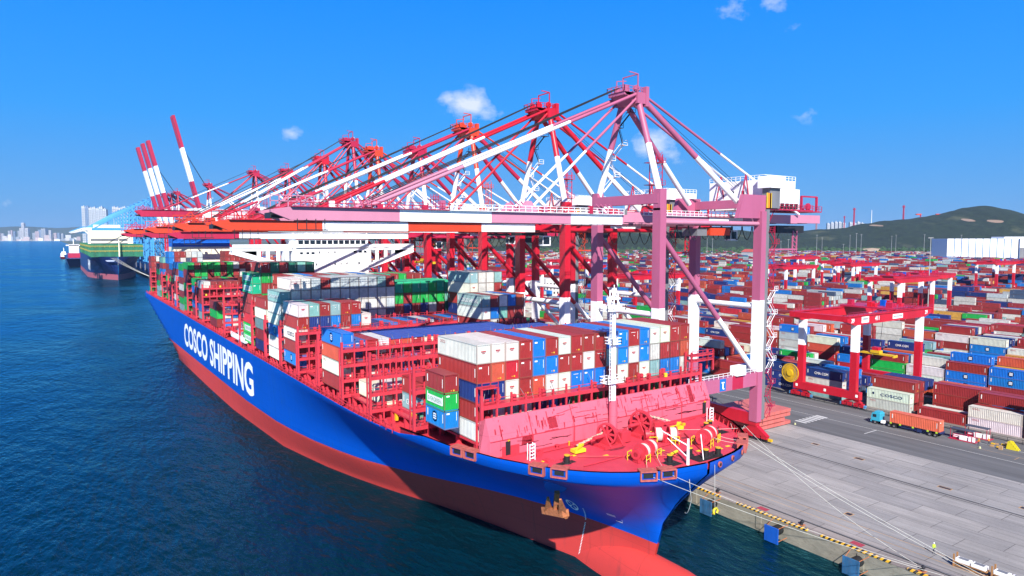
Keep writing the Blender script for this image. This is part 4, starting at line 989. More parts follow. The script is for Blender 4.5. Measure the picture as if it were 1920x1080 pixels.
# tarpaulins stretched over the flat loads in the fourth bay
for (x0, x1, m, lab, y0, z_) in ((PX0 + 4 * PW - 1.25, PX0 + 16 * PW - 1.3, TARP, 'long row of blue tarpaulins stretched over open containers amidships', 127.2, 29.9), (PX0 + 16 * PW - 1.25, PX0 + 21 * PW + 1.2, TARP, 'blue tarpaulins over low containers near the quay side of the ship', 127.2, 28.6),
                               (PX0 + 12 * PW - 1.3, PX0 + 19 * PW - 1.25, TARPG, 'green tarpaulins roofing the row of green containers', 169.6, 38.0)):
    b = MB().use(m); b.box(x0, x1, y0 - .05, y0 + 12.25, z_ - .02, z_ + .10)
    k = int((x1 - x0) / PW + .5)
    for i in range(k + 1):
        x = x0 + i * (x1 - x0) / k; b.beam((x, y0 - .05, z_ + .10), (x, y0 + 12.25, z_ + .10), .12, .06)
    for yy in (3, 6.1, 9.2): b.beam((x0, y0 + yy, z_ + .105), (x1, y0 + yy, z_ + .105), .1, .05)
    for i in range(k): x = x0 + i * (x1 - x0) / k; b.box(x + .1, x + (x1 - x0) / k - .1, y0 - .1, y0 - .04, z_ - .32, z_ + .05)
    tag(b.build('tarpaulin'), lab, 'tarpaulin')
# everything past the individually built ones: one mass object
def stuff_mat():
    m = bpy.data.materials.new('container_mass_paint'); m.use_nodes = True; t = m.node_tree; p = t.nodes['Principled BSDF']; p.inputs['Roughness'].default_value = .55
    a = t.nodes.new('ShaderNodeVertexColor'); a.layer_name = 'paint'; g = t.nodes.new('ShaderNodeNewGeometry')
    n = t.nodes.new('ShaderNodeTexNoise'); n.inputs['Scale'].default_value = .8; n.inputs['Detail'].default_value = 8; n.inputs['Roughness'].default_value = .75; t.links.new(g.outputs['Position'], n.inputs['Vector'])
    r = t.nodes.new('ShaderNodeMapRange'); r.inputs[1].default_value = .3; r.inputs[2].default_value = .7; r.inputs[3].default_value = .7; r.inputs[4].default_value = 1.2; t.links.new(n.outputs[0], r.inputs[0])
    s = t.nodes.new('ShaderNodeVectorMath'); s.operation = 'SCALE'; t.links.new(a.outputs[0], s.inputs[0]); t.links.new(r.outputs[0], s.inputs['Scale']); uv = t.nodes.new('ShaderNodeUVMap'); uv.uv_map = 'metres'; u2 = t.nodes.new('ShaderNodeUVMap'); u2.uv_map = 'size'
    a1 = t.nodes.new('ShaderNodeSeparateXYZ'); t.links.new(uv.outputs[0], a1.inputs[0]); a2 = t.nodes.new('ShaderNodeSeparateXYZ'); t.links.new(u2.outputs[0], a2.inputs[0])
    du = mth('MINIMUM', a1.outputs[0], mth('SUBTRACT', a2.outputs[0], a1.outputs[0], t), t); dv = mth('MINIMUM', a1.outputs[1], mth('SUBTRACT', a2.outputs[1], a1.outputs[1], t), t); dd = mth('MINIMUM', du, dv, t)
    fr = mth('LESS_THAN', dd, .13, t)
    mf = t.nodes.new('ShaderNodeMixRGB'); t.links.new(mth('MULTIPLY', fr, .55, t), mf.inputs[0]); t.links.new(s.outputs[0], mf.inputs[1]); mf.inputs[2].default_value = (.07, .035, .025, 1)
    # shipping marks: a pale plate near one upper corner, only on tall faces
    mk = mth('MULTIPLY', mth('LESS_THAN', mth('ABSOLUTE', mth('SUBTRACT', a1.outputs[0], mth('MULTIPLY', a2.outputs[0], .80, t), t), 0, t), .05, t), mth('MULTIPLY', mth('GREATER_THAN', a1.outputs[1], 1.2, t), mth('LESS_THAN', a1.outputs[1], 2.4, t), t), t)
    mk2 = t.nodes.new('ShaderNodeMixRGB'); t.links.new(mth('MULTIPLY', mk, .7, t), mk2.inputs[0]); t.links.new(mf.outputs[0], mk2.inputs[1]); mk2.inputs[2].default_value = (.6, .58, .55, 1)
    t.links.new(mk2.outputs[0], p.inputs['Base Color'])
    sn = mth('SINE', mth('MULTIPLY', a1.outputs[0], 15.0, t), 0, t); bm = t.nodes.new('ShaderNodeBump'); bm.inputs['Strength'].default_value = .7; bm.inputs['Distance'].default_value = .04
    t.links.new(sn, bm.inputs['Height']); t.links.new(bm.outputs[0], p.inputs['Normal']); return m
def boxes_object(name, boxes, label, cat):
    n = len(boxes); A = np.array([b_[:6] for b_ in boxes], dtype=np.float32)
    idx = [(0, 2, 4), (1, 2, 4), (1, 3, 4), (0, 3, 4), (0, 2, 5), (1, 2, 5), (1, 3, 5), (0, 3, 5)]
    V = np.stack([A[:, list(i)] for i in idx], 1).reshape(-1, 3)
    Fq = np.array([(4, 5, 6, 7), (0, 1, 5, 4), (1, 2, 6, 5), (2, 3, 7, 6), (3, 0, 4, 7), (0, 3, 2, 1)]); Fa = (Fq[None] + (np.arange(n) * 8)[:, None, None]).reshape(-1, 4)
    me = bpy.data.meshes.new(name); me.vertices.add(len(V)); me.vertices.foreach_set('co', V.ravel())
    me.loops.add(Fa.size); me.loops.foreach_set('vertex_index', Fa.ravel().astype(np.int32)); me.polygons.add(len(Fa))
    me.polygons.foreach_set('loop_start', np.arange(len(Fa), dtype=np.int32) * 4); me.polygons.foreach_set('loop_total', np.full(len(Fa), 4, dtype=np.int32)); me.update(calc_edges=True); me.polygons.foreach_set('use_smooth', np.zeros(len(Fa), dtype=bool))
    ca = me.color_attributes.new('paint', 'FLOAT_COLOR', 'CORNER'); rr = np.random.RandomState(3)
    C = np.array([b_[6] if isinstance(b_[6], tuple) else CC[b_[6]] for b_ in boxes]); C = C * rr.uniform(.85, 1.15, (n, 1)); C4 = np.concatenate([C, np.ones((n, 1))], 1)
    ca.data.foreach_set('color', np.repeat(C4, 24, axis=0).ravel().astype(np.float32))
    co = V[Fa.reshape(-1)].reshape(n, 6, 4, 3); lo = A[:, [0, 2, 4]][:, None, None, :]; hi = A[:, [1, 3, 5]]; q = co - lo; S = (hi - A[:, [0, 2, 4]])
    axs = [(0, 1), (0, 2), (1, 2), (0, 2), (1, 2), (0, 1)]; UV = np.zeros((n, 6, 4, 2), np.float32); SZ = np.zeros((n, 6, 4, 2), np.float32)
    for f_, (a_, c_) in enumerate(axs):
        UV[:, f_, :, 0] = q[:, f_, :, a_]; UV[:, f_, :, 1] = q[:, f_, :, c_]; SZ[:, f_, :, 0] = S[:, a_][:, None]; SZ[:, f_, :, 1] = S[:, c_][:, None]
    for nm, arr in (('metres', UV), ('size', SZ)): me.uv_layers.new(name=nm).data.foreach_set('uv', arr.ravel())
    me.materials.append(stuff_mat())
    o = bpy.data.objects.new(name, me); COL.objects.link(o); o['_o'] = [0, 0, 0]; return tag(o, label, cat, kind='stuff')
# far yard beyond 1.5 km: the same boxes, thinning toward the hills
for bi in range(24, 60):
    for jy in range(0, 150):
        x = BX0 + bi * BLOCKP; y = 100 + jy * 14
        if not in_view(x, y, 0, 100) or math.hypot(x, y) > 2450: continue
        if 1700 < x < 2000 and y < 820: continue
        for ci in range(0, 10, 2):
            h = rs.randint(0, 3)
            if h: STUFF.append((x + ci * CPX, x + ci * CPX + 5.2, y, y + 12.2, 0, h * 2.9, pick(rs)))
for bi in range(0, 24):
    for jy in range(0, 120):
        x = BX0 + bi * BLOCKP; y = 100 + jy * 14
        if math.hypot(x, y) <= 1500 or math.hypot(x, y) > 2450 or not in_view(x, y, 0, 100): continue
        for ci in range(0, 10, 2):
            h = rs.randint(0, 3)
            if h: STUFF.append((x + ci * CPX, x + ci * CPX + 5.2, y, y + 12.2, 0, h * 2.9, pick(rs)))
STUFF = [s for s in STUFF if not (1690 < s[0] < 1960 and 640 < s[2] < 800)]
boxes_object('container_mass', STUFF, 'countless stacked containers filling the yard beyond the nearest rows', 'containers')
print('containers: candidates', len(CAND), 'built', cnt, 'stuff', len(STUFF))
# ------------------------------------------------------------------ ship-to-shore cranes
XS, XL = 108.6, 143.1
def box_band(b, x0, x1, cuts, y0, y1, z0, z1):
    """box along x painted in bands; cuts: [(x_end, material), ...]"""
    a = x0
    for xe, m in cuts:
        b.use(m).box(a, xe, y0, y1, z0, z1); a = xe
def sts(yc, A, Bc, label, zb=53.0, bh=2.1, zap=83.0, tip=31.5, rear=177.0, hs_=10.1, detail=2, boom_up=False, bands=None, cab=None, spreader=None, apx=None, legm=None, tilt=0.0, head=True, lowx=None, gantry='quay_crane', grp='ship-to-shore cranes along the quay'):
    Am, Bm, W = A, Bc, (A if A is LBL else WHT)
    LG = legm or Am; SM = CRIM if A is ORG else Am
    t = thing(gantry, (XS, yc, 0), label, 'quay crane', grp)
    ya, yb = yc - hs_, yc + hs_; zg = zb + 2.0
    seg = 8 if detail < 2 else 12
    # legs
    for x in (XS, XL):
        for y in (ya, yb):
            b = MB(); b.use(LG).box(x - .9, x + .9, y - 1.15, y + 1.15, 4.6, 17.2)
            b.use(W).box(x - .9, x + .9, y - 1.15, y + 1.15, 17.2, 34.8); b.use(LG).box(x - .9, x + .9, y - 1.15, y + 1.15, 34.8, zb + 3.5)
            lg = b.build('leg', t)
    # diagonal braces in the side frames
    for y in (ya, yb):
        b = MB(); b.split_tube((XS + 1.2, y, zb - 3), (XL - 1.4, y, 17.8), .62, [.58], [LG, W], seg); b.build('diagonal_brace', t)
        b = MB(); b.use(PINK if A is PINK else Am).box(XS + .9, XS + 8, y - .8, y + .8, 13.8, 17.0)
        if A is PINK:
            b.use(PINK).box(XS + 8, XL - 10, y - .8, y + .8, 13.8, 17.0).use(CRIM).box(XL - 10, XL - 6, y - .8, y + .8, 13.8, 17.0).use(PINK).box(XL - 6, XL - .9, y - .8, y + .8, 13.8, 17.0)
        else: b.box(XS + 8, XL - .9, y - .8, y + .8, 13.8, 17.0)
        if detail > 0: b.use(WHT).rail([(XS + 1, y - .8, 17.0), (XL, y - .8, 17.0)], 1.1, 1.6, .08)
        b.build('portal_beam', t)
    if detail > 0 and A is PINK:
        b = MB().use(mat('sign_blue', (.01, .18, .6))).box(XL - 14.6, XL - 12.4, ya - .86, ya - .82, 14.0, 16.9).use(WL)
        b.box(XL - 13.65, XL - 13.35, ya - .9, ya - .87, 14.5, 16.2).box(XL - 14.0, XL - 13.0, ya - .9, ya - .87, 15.9, 16.15).box(XL - 13.5, XL - 13.0, ya - .9, ya - .87, 14.4, 14.65); b.build('sign', t)
        b = MB().use(WHT).box(XL - 9.2, XL - 5.8, ya - 1.4, ya + .6, 17.1, 19.4); b.build('switch_cabinet', t)
    # frames across, along the rail
    for x in (XS, XL):
        b = MB(); b.use(W).tube((x, ya, 33.2), (x, yb, 33.2), .65, n=seg); b.build('cross_tie', t)
        b = MB(); b.use(Am).box(x - 1.0, x + .9, ya - .4, yb + .4, zb + 4.5, zb + 6.6); b.build('upper_frame', t)
        b = MB(); b.use(RED if A is not LBL else LBL).box(x - .75, x + .75, ya - .8, yb + .8, 3.6, 6.6)
        if detail > 1:
            b.use(YEL).box(x + .8, x + .84, ya, ya + .4, 4, 6)
        b.build('sill_beam', t)
        for y in (ya, yb):
            b = MB().use(RED if A is not LBL else LBL); b.poly([(x - .6, y - 4.0, 1.5), (x - .6, y + 4.0, 1.5), (x - .6, y + .9, 3.6), (x - .6, y - .9, 3.6), (x + .6, y - 4.0, 1.5), (x + .6, y + 4.0, 1.5), (x + .6, y + .9, 3.6), (x + .6, y - .9, 3.6)], [(0, 3, 2, 1), (4, 5, 6, 7), (0, 4, 7, 3), (1, 2, 6, 5), (0, 1, 5, 4)])
            for k in (-3.0, -1.1, 1.1, 3.0):
                b.use(RED if A is not LBL else LBL).box(x - .55, x + .55, y + k - .75, y + k + .75, .8, 1.7).use(DRK).wheel((x, y + k - .4, .42), (1, 0, 0), .4, .3, 12).wheel((x, y + k + .4, .42), (1, 0, 0), .4, .3, 12)
            b.use(YEL).box(x - .3, x + .3, y - 5.0, y - 4.0, .5, 1.1); b.build('bogie', t)
    # side girders joining sea and land frames (tube below, box above)
    for y in (ya, yb):
        b = MB().use(PINKB if A is PINK else Am).tube((XS, y, zb + .5), (XL, y, zb + .5), .5, n=seg); b.build('side_tie', t)
        b = MB().use(Am); b.poly([(XL - 9, y - .6, zb + 1.8), (XL + 1.2, y - .6, zb + 1.8), (XL + 1.2, y - .6, zb + 7.4), (XL - 7, y - .6, zb + 7.4), (XL - 9, y + .6, zb + 1.8), (XL + 1.2, y + .6, zb + 1.8), (XL + 1.2, y + .6, zb + 7.4), (XL - 7, y + .6, zb + 7.4)], [(0, 1, 2, 3), (7, 6, 5, 4), (0, 4, 5, 1), (1, 5, 6, 2), (2, 6, 7, 3), (3, 7, 4, 0)]); b.build('corner_plate', t)
    # boom and girder
    hinge = XS - 5
    bn = bands or [(.33, Bm), (.62, W), (.86, Bm), (1.0, W)]
    gn = [(.38, Bm), (.55, W), (.86, Bm if A is not PINK else PINKB), (1.0, Bm)]
    BL = hinge - tip
    def bm_pt(u, y, z):     # u from hinge outward
        if not boom_up: return (hinge - u, y, zb + z)
        a_ = R_(76.5); return (hinge - u * math.cos(a_) - z * math.sin(a_) * -1 * 0, y, zb + u * math.sin(a_) + z * math.cos(a_))
    bo = MB()
    for s_ in (-1, 1):
        y = yc + s_ * 3.3; a = 0
        for fr, m in reversed([(f, m) for f, m in bn]): pass
        prev = 0.0
        for fr, m in bn:          # fractions measured from the tip
            u0, u1 = BL * (1 - prev), BL * (1 - fr); prev = fr; bo.use(m)
            if boom_up: bo.beam(bm_pt(u1, y, 1), bm_pt(u0, y, 1), 2.2 if yc < 700 else 3.2, 3.8 if yc < 700 else 4.6)
            else: bo.box(hinge - u0, hinge - u1, y - .6, y + .6, zb, zb + bh)
        if not boom_up: bo.use(bn[0][1]).poly([(tip, y - .6, zb + bh), (tip, y + .6, zb + bh), (tip - 3, y + .6, zb + bh - .5), (tip - 3, y - .6, zb + bh - .5), (tip - 3, y - .6, zb + bh - .9), (tip - 3, y + .6, zb + bh - .9), (tip, y - .6, zb), (tip, y + .6, zb)], [(0, 1, 2, 3), (3, 2, 5, 4), (4, 5, 7, 6), (0, 3, 4, 6), (1, 7, 5, 2)])
    for k in range(9):
        u = BL * (k + .5) / 9; bo.use(bn[0][1]).beam(bm_pt(u, yc - 3.3, 1), bm_pt(u, yc + 3.3, 1), .5)
    boom = bo.build('boom', t)
    if not boom_up:
        b = MB()
        for s_ in (-1, 1):
            prev = 0.0; Lg = rear - hinge; y = yc + s_ * 3.3
            for fr, m in gn:
                x0, x1 = hinge + Lg * prev, hinge + Lg * fr; prev = fr; z_ = zb + (x1 - hinge) * .012 + .2
                b.use(m).box(x0, x1, y - .65, y + .65, z_, z_ + bh + .1)
        for k in range(8): x = hinge + Lg * (k + .5) / 8; b.use(Am).box(x - .3, x + .3, yc - 3, yc + 3, zb + 1, zb + 1.8)
        b.build('girder', t)
        if detail > 0:
            for (x0, x1, m) in ((tip, hinge - BL * .6, A if A is not PINK else CRIM), (hinge - BL * .6, hinge, WHT), (XS + 1, XS + 22, WHT), (XS + 22, XL, CRIM)):
                b = MB().use(m).rail([(x0, yc - 4.4, zb + bh + .1), (x1, yc - 4.4, zb + bh + .1)], 1.15, 1.5 if detail > 1 else 2.6, .09 if detail > 1 else .12); b.rail([(x0, yc + 4.4, zb + bh + .1), (x1, yc + 4.4, zb + bh + .1)], 1.15, 3, .09); b.box(x0, x1, yc - 4.5, yc - 3.9, zb + bh, zb + bh + .1); b.build('walkway', t)
        if detail > 0:     # lamps, lockers, sheave blocks and diagonal ties along the boom top
            rg = random.Random(int(yc)); b = MB()
            for k in range(26 if detail > 1 else 12):
                x = rg.uniform(tip + 2, XL - 2); y = yc + rg.choice((-1, 1)) * rg.uniform(2.6, 4.3); h = rg.uniform(.4, 1.9); w = rg.uniform(.15, .7)
                MB().use(rg.choice((Am, WHT, CRIM, GRY, CRIM))).box(x - w, x + w, y - .3, y + .3, zb + bh + .05, zb + bh + h).build('equipment_box', t)
            for k in range(14):
                x = tip + (hinge - tip) * k / 14; b.use(Am if A is not PINK else CRIM).beam((x, yc - 3.3, zb + bh), (x + (hinge - tip) / 14, yc + 3.3, zb + bh), .16)
            for x in (hinge - BL * .345, hinge - BL * .815, hinge - 2):
                for k in range(4): b.use(Am).beam((x - 2 + k * 1.3, yc - 3.3, zb + bh), (x - 1.4 + k * 1.3, yc + 1, zb + bh + 2.4), .2)
            b.build('boom_tie', t)
        # boom tip gear; its dark box stands for the shadowed interior
        b = MB().use(A if A is not PINK else PINKB); b.rail([(tip - 3, yc - 3.5, zb + bh), (tip + 4, yc - 3.5, zb + bh)], 1.8, 1.4, .16).beam((tip - 2, yc - 3.3, zb + bh), (tip + 1, yc - 3.3, zb + bh + 2.8), .2).beam((tip + 2.5, yc - 3.3, zb + bh), (tip + 1, yc - 3.3, zb + bh + 2.8), .2)
        b.use(DRK).box(tip - 2.6, tip - .6, yc - 1.8, yc + 1.8, zb + .3, zb + 1.2).beam((tip + 1, yc - 4.2, zb - 1.6), (tip + 6, yc - 4.2, zb - 1.6), .16)
        for k in range(4): b.beam((tip + 1 + k * 1.5, yc - 4.2, zb - 1.6), (tip + 1 + k * 1.5, yc - 4.2, zb + .2), .12)
        b.build('boom_tip_platform', boom)
        b = MB().use(DRK); b.beam((tip + 1, yc - 2.4, zb - .12), (rear - 10, yc - 2.4, zb + .2), .22, .18)
        x = XS + 6
        while x < rear - 16 and detail > 0:      # festoon cable loops
            for k in range(6):
                u0, u1 = k / 6, (k + 1) / 6; b.beam((x + u0 * 4, yc - 2.2, zb - .4 - 3.0 * math.sin(u0 * math.pi)), (x + u1 * 4, yc - 2.2, zb - .4 - 3.0 * math.sin(u1 * math.pi)), .14)
            b.beam((x, yc - 2.2, zb), (x, yc - 2.2, zb - 1.0), .3); x += 4.0
        b.build('festoon', t)
    # mast (A-frame)
    ax, dy = XS + .6, 2.7
    for s_ in (-1, 1):
        b = MB().split_tube((XS + .2, yc + s_ * hs_, zg + 4), (ax, yc + s_ * dy, zap - 1.5), .72, [.55], [W, Am], seg)
        if detail > 1: b.use(Am).box(XS - .9, XS + 1.0, yc + s_ * hs_ - 1.0, yc + s_ * hs_ + 1.0, zg + 1, zg + 5.6)
        b.build('mast_leg', t)
        b = MB().split_tube((XL - 5.5, yc + s_ * (hs_ - 2.6), zg + 3.8), (ax + .8, yc + s_ * dy, zap - .6), .66, [.45], [W, SM], seg); b.build('back_stay', t)
        e = Vector((XL + 24, yc + s_ * 4.6, zb + 3.4)); s0 = Vector((ax + .8, yc + s_ * dy, zap + .4))
        b = MB().split_tube(s0, e, .30, [.45, .72, .86], [Am, W, W, W if A is PINK else Am], 8)
        pm = s0.lerp(e, .62); b.use(CRIM if A is PINK else Am).beam(pm, (pm.x - 2.2, pm.y, zb + 4), .22).beam(pm, (pm.x + 2.0, pm.y, zb + 4), .22); b.build('rear_tie', t)
        if not boom_up:
            e = Vector((hinge - BL * .815, yc + s_ * 3.3, zb + bh + .3)); s0 = Vector((ax - .6, yc + s_ * (dy + .2), zap + .2))
            b = MB().split_tube(s0, e, .36, [.30, .70], [SM, W, PINKB if A is PINK else SM], 8).use(DRK).beam(e, e - Vector((0, 0, .6)), 1.6, 1.0); b.build('fore_stay', t)
            e = Vector((hinge - BL * .345, yc + s_ * 3.3, zb + bh + .3))
            b = MB().split_tube(s0 - Vector((0, 0, .8)), e, .30, [.5], [SM, W if A is PINK else SM], 8); b.build('inner_fore_stay', t)
            if detail > 1: MB().use(PINKB if A is PINK else Am).poly([e + Vector((-2.4, -.4, -.3)), e + Vector((2.4, -.4, -.3)), e + Vector((.5, -.4, 2.0)), e + Vector((-.5, -.4, 2.0)), e + Vector((-2.4, .4, -.3)), e + Vector((2.4, .4, -.3)), e + Vector((.5, .4, 2.0)), e + Vector((-.5, .4, 2.0))], [(0, 1, 2, 3), (7, 6, 5, 4), (0, 3, 7, 4), (1, 5, 6, 2)]).build('stay_bracket', t)
    # head
    b = MB().use(Am); b.box(ax - 1.2, ax + 1.2, yc - 3.6, yc + 3.6, zap - 2.0, zap + .4).box(ax - 4.2, ax + 1, yc - 2.6, yc + 2.6, zap - .3, zap + .5)
    b.poly([(ax - 4.4, yc - 2.6, zap + .4), (ax - 4.4, yc + 2.6, zap + .4), (ax - 1.2, yc + 2.6, zap - 2), (ax - 1.2, yc - 2.6, zap - 2), (ax - 1.2, yc - 2.6, zap + .4), (ax - 1.2, yc + 2.6, zap + .4)], [(0, 3, 2, 1), (0, 4, 3), (1, 2, 5), (0, 1, 5, 4)])
    for s_ in (-1, 1): b.wheel((ax - 2.6, yc + s_ * 1.4, zap + 1.2), (0, 1, 0), .9, .4, 14).wheel((ax, yc + s_ * 2, zap + 1.5), (0, 1, 0), .8, .4, 14)
    if detail > 0:
        b.rail([(ax - 4.4, yc - 2.8, zap + .5), (ax + 2.0, yc - 2.8, zap + .5), (ax + 2.0, yc + 2.8, zap + .5), (ax - 4.4, yc + 2.8, zap + .5), (ax - 4.4, yc - 2.8, zap + .5)], 1.2, 1.2, .12)
        b.box(ax + 1.2, ax + 2.1, yc - 3.8, yc - 2.6, zap - 2.5, zap + 1.8)
        for s_ in (-1, 1): b.beam((ax, yc + s_ * 2.4, zap), (ax, yc + s_ * 2.4, zap + 4.6), .22)
        b.beam((ax, yc - 2.4, zap + 4.6), (ax, yc + 2.4, zap + 4.6), .24).beam((ax, yc - 2.4, zap + 4.6), (ax - 2.6, yc - 2.4, zap + 4.8), .2).beam((ax - 3.2, yc + 1, zap), (ax - 3.2, yc + 1, zap + 3.2), .18).beam((ax - 3.2, yc + 1, zap + 3.2), (ax - .4, yc + 1, zap + 3.6), .16)
        b.use(WHT).wheel((ax + .9, yc - 1.2, zap + 2.0), (.6, -.8, 0), .55, .3, 12)
    b.build('mast_head', t)
    # ropes
    if detail > 0:
        b = MB().use(DRK)
        for k in (-1.0, 0, 1.0):
            p0 = (ax - 3.4, yc + k, zap + 1.6)
            if boom_up: b.tube(p0, bm_pt(BL * .72, yc + k * 2.5, 1.5), .10, n=4)
            else: b.tube(p0, (hinge - BL * .80, yc + k * 2.5, zb + bh + 1.6), .09, n=4)
            b.tube((ax + .8, yc + k, zap + 1), (XL + 6, yc + k, zb + 9), .06, n=4)
        b.build('hoist_rope', t)
    # machinery house
    hx0, hx1 = XL + 3.5, XL + 16.5
    b = MB().use(WHT).box(hx0, hx1, yc - 8.3, yc + 8.5, zb + 4.3, zb + 11.6)
    if not boom_up and detail > 0:
        b.box(hx1, hx1 + 2.4, yc - 8, yc + 7, zb + 4.3, zb + 9.6)
        b.rail([(hx0, yc - 8.3, zb + 11.6), (hx1, yc - 8.3, zb + 11.6)], 1.1, 1.4, .1).rail([(hx0, yc - 8.3, zb + 11.6), (hx0, yc + 8.5, zb + 11.6)], 1.1, 1.4, .1)
    hs2 = b.build('machinery_house', t)
    if detail > 0:
        b = MB().use(GLS)
        for y in (yc + 1.0, yc - 2.2): b.box(hx0 - .03, hx0, y - .45, y + .45, zb + 8.2, zb + 9.1)
        b.build('window', hs2)
        b = MB().use(WHT).box(hx0 - 1.5, hx0 + 4.4, yc - 11.4, yc - 7.6, zb + 9.3, zb + 12.2).use(GRY).box(hx0 - .6, hx0 + 3.4, yc - 10.6, yc - 8.4, zb + 4.4, zb + 9.3); b.build('service_crane_cabin', t)
        b = MB().use(CRIM if A is PINK else Am).box(XL - 1, hx1 + 5, yc - 10.2, yc - 8.3, zb + 4.0, zb + 4.3).rail([(XL - 6, yc - 10.2, zb + 4.3), (hx1 + 5, yc - 10.2, zb + 4.3)], 1.2, 1.2, .1)
        for k in range(5): b.beam((XL + 1, yc - 10.2, zb - 3 + k * .1), (XL + 7, yc - 9, zb + 4), .14)
        b.use(DRK)
        for k in range(5): b.box(hx0 + 4 + k * 1.9, hx0 + 4.8 + k * 1.9, yc - 9.6, yc - 9, zb + 4.4, zb + 5.8)
        b.build('service_platform', t)
        b = MB().use(mat('signal_orange', (.9, .28, .02))).box(XL + 2.0, XL + 3.4, yc - 10.6, yc - 10.4, zb + 4.4, zb + 8).use(mat('yellow_frame', (.9, .6, .05))).box(XL + 1.8, XL + 2.0, yc - 10.65, yc - 10.4, zb + 4.4, zb + 8.1).box(XL + 3.4, XL + 3.6, yc - 10.65, yc - 10.4, zb + 4.4, zb + 8.1); b.build('ladder_cage', t)
    if not boom_up and detail > 0:
        # rear end: machinery deck, posts
        b = MB().use(CRIM if A is PINK else Am); b.box(rear - 14, rear, yc - 4.4, yc + 4.4, zb + 4.1, zb + 4.4).rail([(rear - 14, yc - 4.4, zb + 4.4), (rear, yc - 4.4, zb + 4.4)], 1.3, 1.4, .13)
        for x in (rear - 9, rear - 2): b.beam((x, yc - 4, zb + 4.4), (x, yc - 4, zb + 8.4), .5).beam((x, yc + 4, zb + 4.4), (x, yc + 4, zb + 8.4), .5)
        b.beam((rear - 9, yc - 4, zb + 8.3), (rear - 2, yc - 4, zb + 8.3), .4).beam((rear - 14, yc - 4, zb + 8), (rear - 8, yc - 4, zb + 4.6), .4).wheel((rear - 5, yc - 3.4, zb + 5.6), (0, 1, 0), 1.0, .5, 14)
        b.use(DRK).box(rear - 18, rear - 6, yc - 3, yc + 3, zb - 1.6, zb + .4).use(Am).beam((rear - 11, yc - 3, zb - 1), (rear - 11, yc - 3, zb - 7), .3).beam((rear - 9.2, yc - 3, zb - 1), (rear - 9.2, yc - 3, zb - 7), .3).box(rear - 24, rear - 9, yc - 3.2, yc - 1, zb - 6.2, zb - 5.8)
        for k in range(5): b.beam((rear - 11, yc - 3, zb - 1 - k * 1.2), (rear - 9.2, yc - 3, zb - 2.2 - k * 1.2), .16)
        b.build('rear_platform', t)
    # elevator shaft and stairs on the near land leg, zigzag stair on the mast
    if detail > 0:
        b = MB().use(GRY).box(XL + 1.0, XL + 2.3, ya - 1.0, ya + .6, 5, zb + 4); b.build('elevator_shaft', t)
        b = MB().use(CRIM if A is PINK else Am); z = 5.0; k = 0
        while z < zb - 3:
            m = WHT if 16.5 < z < 34 else (CRIM if A is PINK else Am); b.use(m)
            x0, x1 = (XL + 2.6, XL + 5.0) if k % 2 == 0 else (XL + 5.0, XL + 2.6)
            b.beam((x0, ya - 1.3, z), (x1, ya - 1.3, z + 2.9), .07, .16).beam((x0, ya - 1.3, z + 1.1), (x1, ya - 1.3, z + 4.0), .05).beam((x0, ya - .3, z), (x1, ya - .3, z + 2.9), .07, .16)
            b.box(x1 - .7, x1 + .7, ya - 1.5, ya - .1, z + 2.9, z + 3.0).rail([(x1 - .7, ya - 1.5, z + 3), (x1 + .7, ya - 1.5, z + 3)], 1.1, .7, .07)
            z += 2.9; k += 1
        for x in (XL + 2.4, XL + 5.6): b.use(CRIM if A is PINK else Am).beam((x, ya - .2, 5), (x, ya - .2, zb), .14)
        b.build('stair_tower', t)
        b = MB().use(DRK if detail > 1 else Am); z = zg + 6; yb2 = yc + hs_ - .3; k = 0
        while z < zap - 6:
            f0 = (z - zg - 4) / (zap - 1.5 - zg - 4); f1 = f0 + 3.6 / (zap - zg - 5); yy0 = yc + hs_ + (dy - hs_) * f0; yy1 = yc + hs_ + (dy - hs_) * f1
            b.use(WHT if f0 < .5 else DRK); x0, x1 = (XS + 1.2, XS + 3.8) if k % 2 == 0 else (XS + 3.8, XS + 1.2)
            b.beam((x0, yy0, z), (x1, yy1, z + 3.6), .12, .32).beam((x0, yy0, z + 1.1), (x1, yy1, z + 4.7), .08).box(x1 - .8, x1 + .8, yy1 - .8, yy1 + .8, z + 3.55, z + 3.65).rail([(x1 - .8, yy1 - .8, z + 3.6), (x1 + .8, yy1 - .8, z + 3.6)], 1.1, .8, .08)
            z += 3.6; k += 1
        b.build('mast_stair', t)
        b = MB().use(CRIM if A is PINK else Am)       # lattice shaft beside the mast
        for x in (XS + 5, XS + 7):
            for y in (yc - 4, yc - 2): b.beam((x, y, zb + 4), (x, y, zb + 16), .16)
        for k in range(8):
            z = zb + 4.5 + k * 1.5; b.beam((XS + 5, yc - 4, z), (XS + 7, yc - 4, z), .1).beam((XS + 5, yc - 4, z), (XS + 5, yc - 2, z), .1).beam((XS + 5, yc - 4, z), (XS + 7, yc - 4, z + 1.5), .08)
        for z in (zb + 9, zb + 14): b.box(XS + 3.6, XS + 7.4, yc - 4.6, yc - 1.6, z, z + .12).rail([(XS + 3.6, yc - 4.6, z), (XS + 7.4, yc - 4.6, z)], 1.1, .8, .08)
        b.build('access_tower', t)
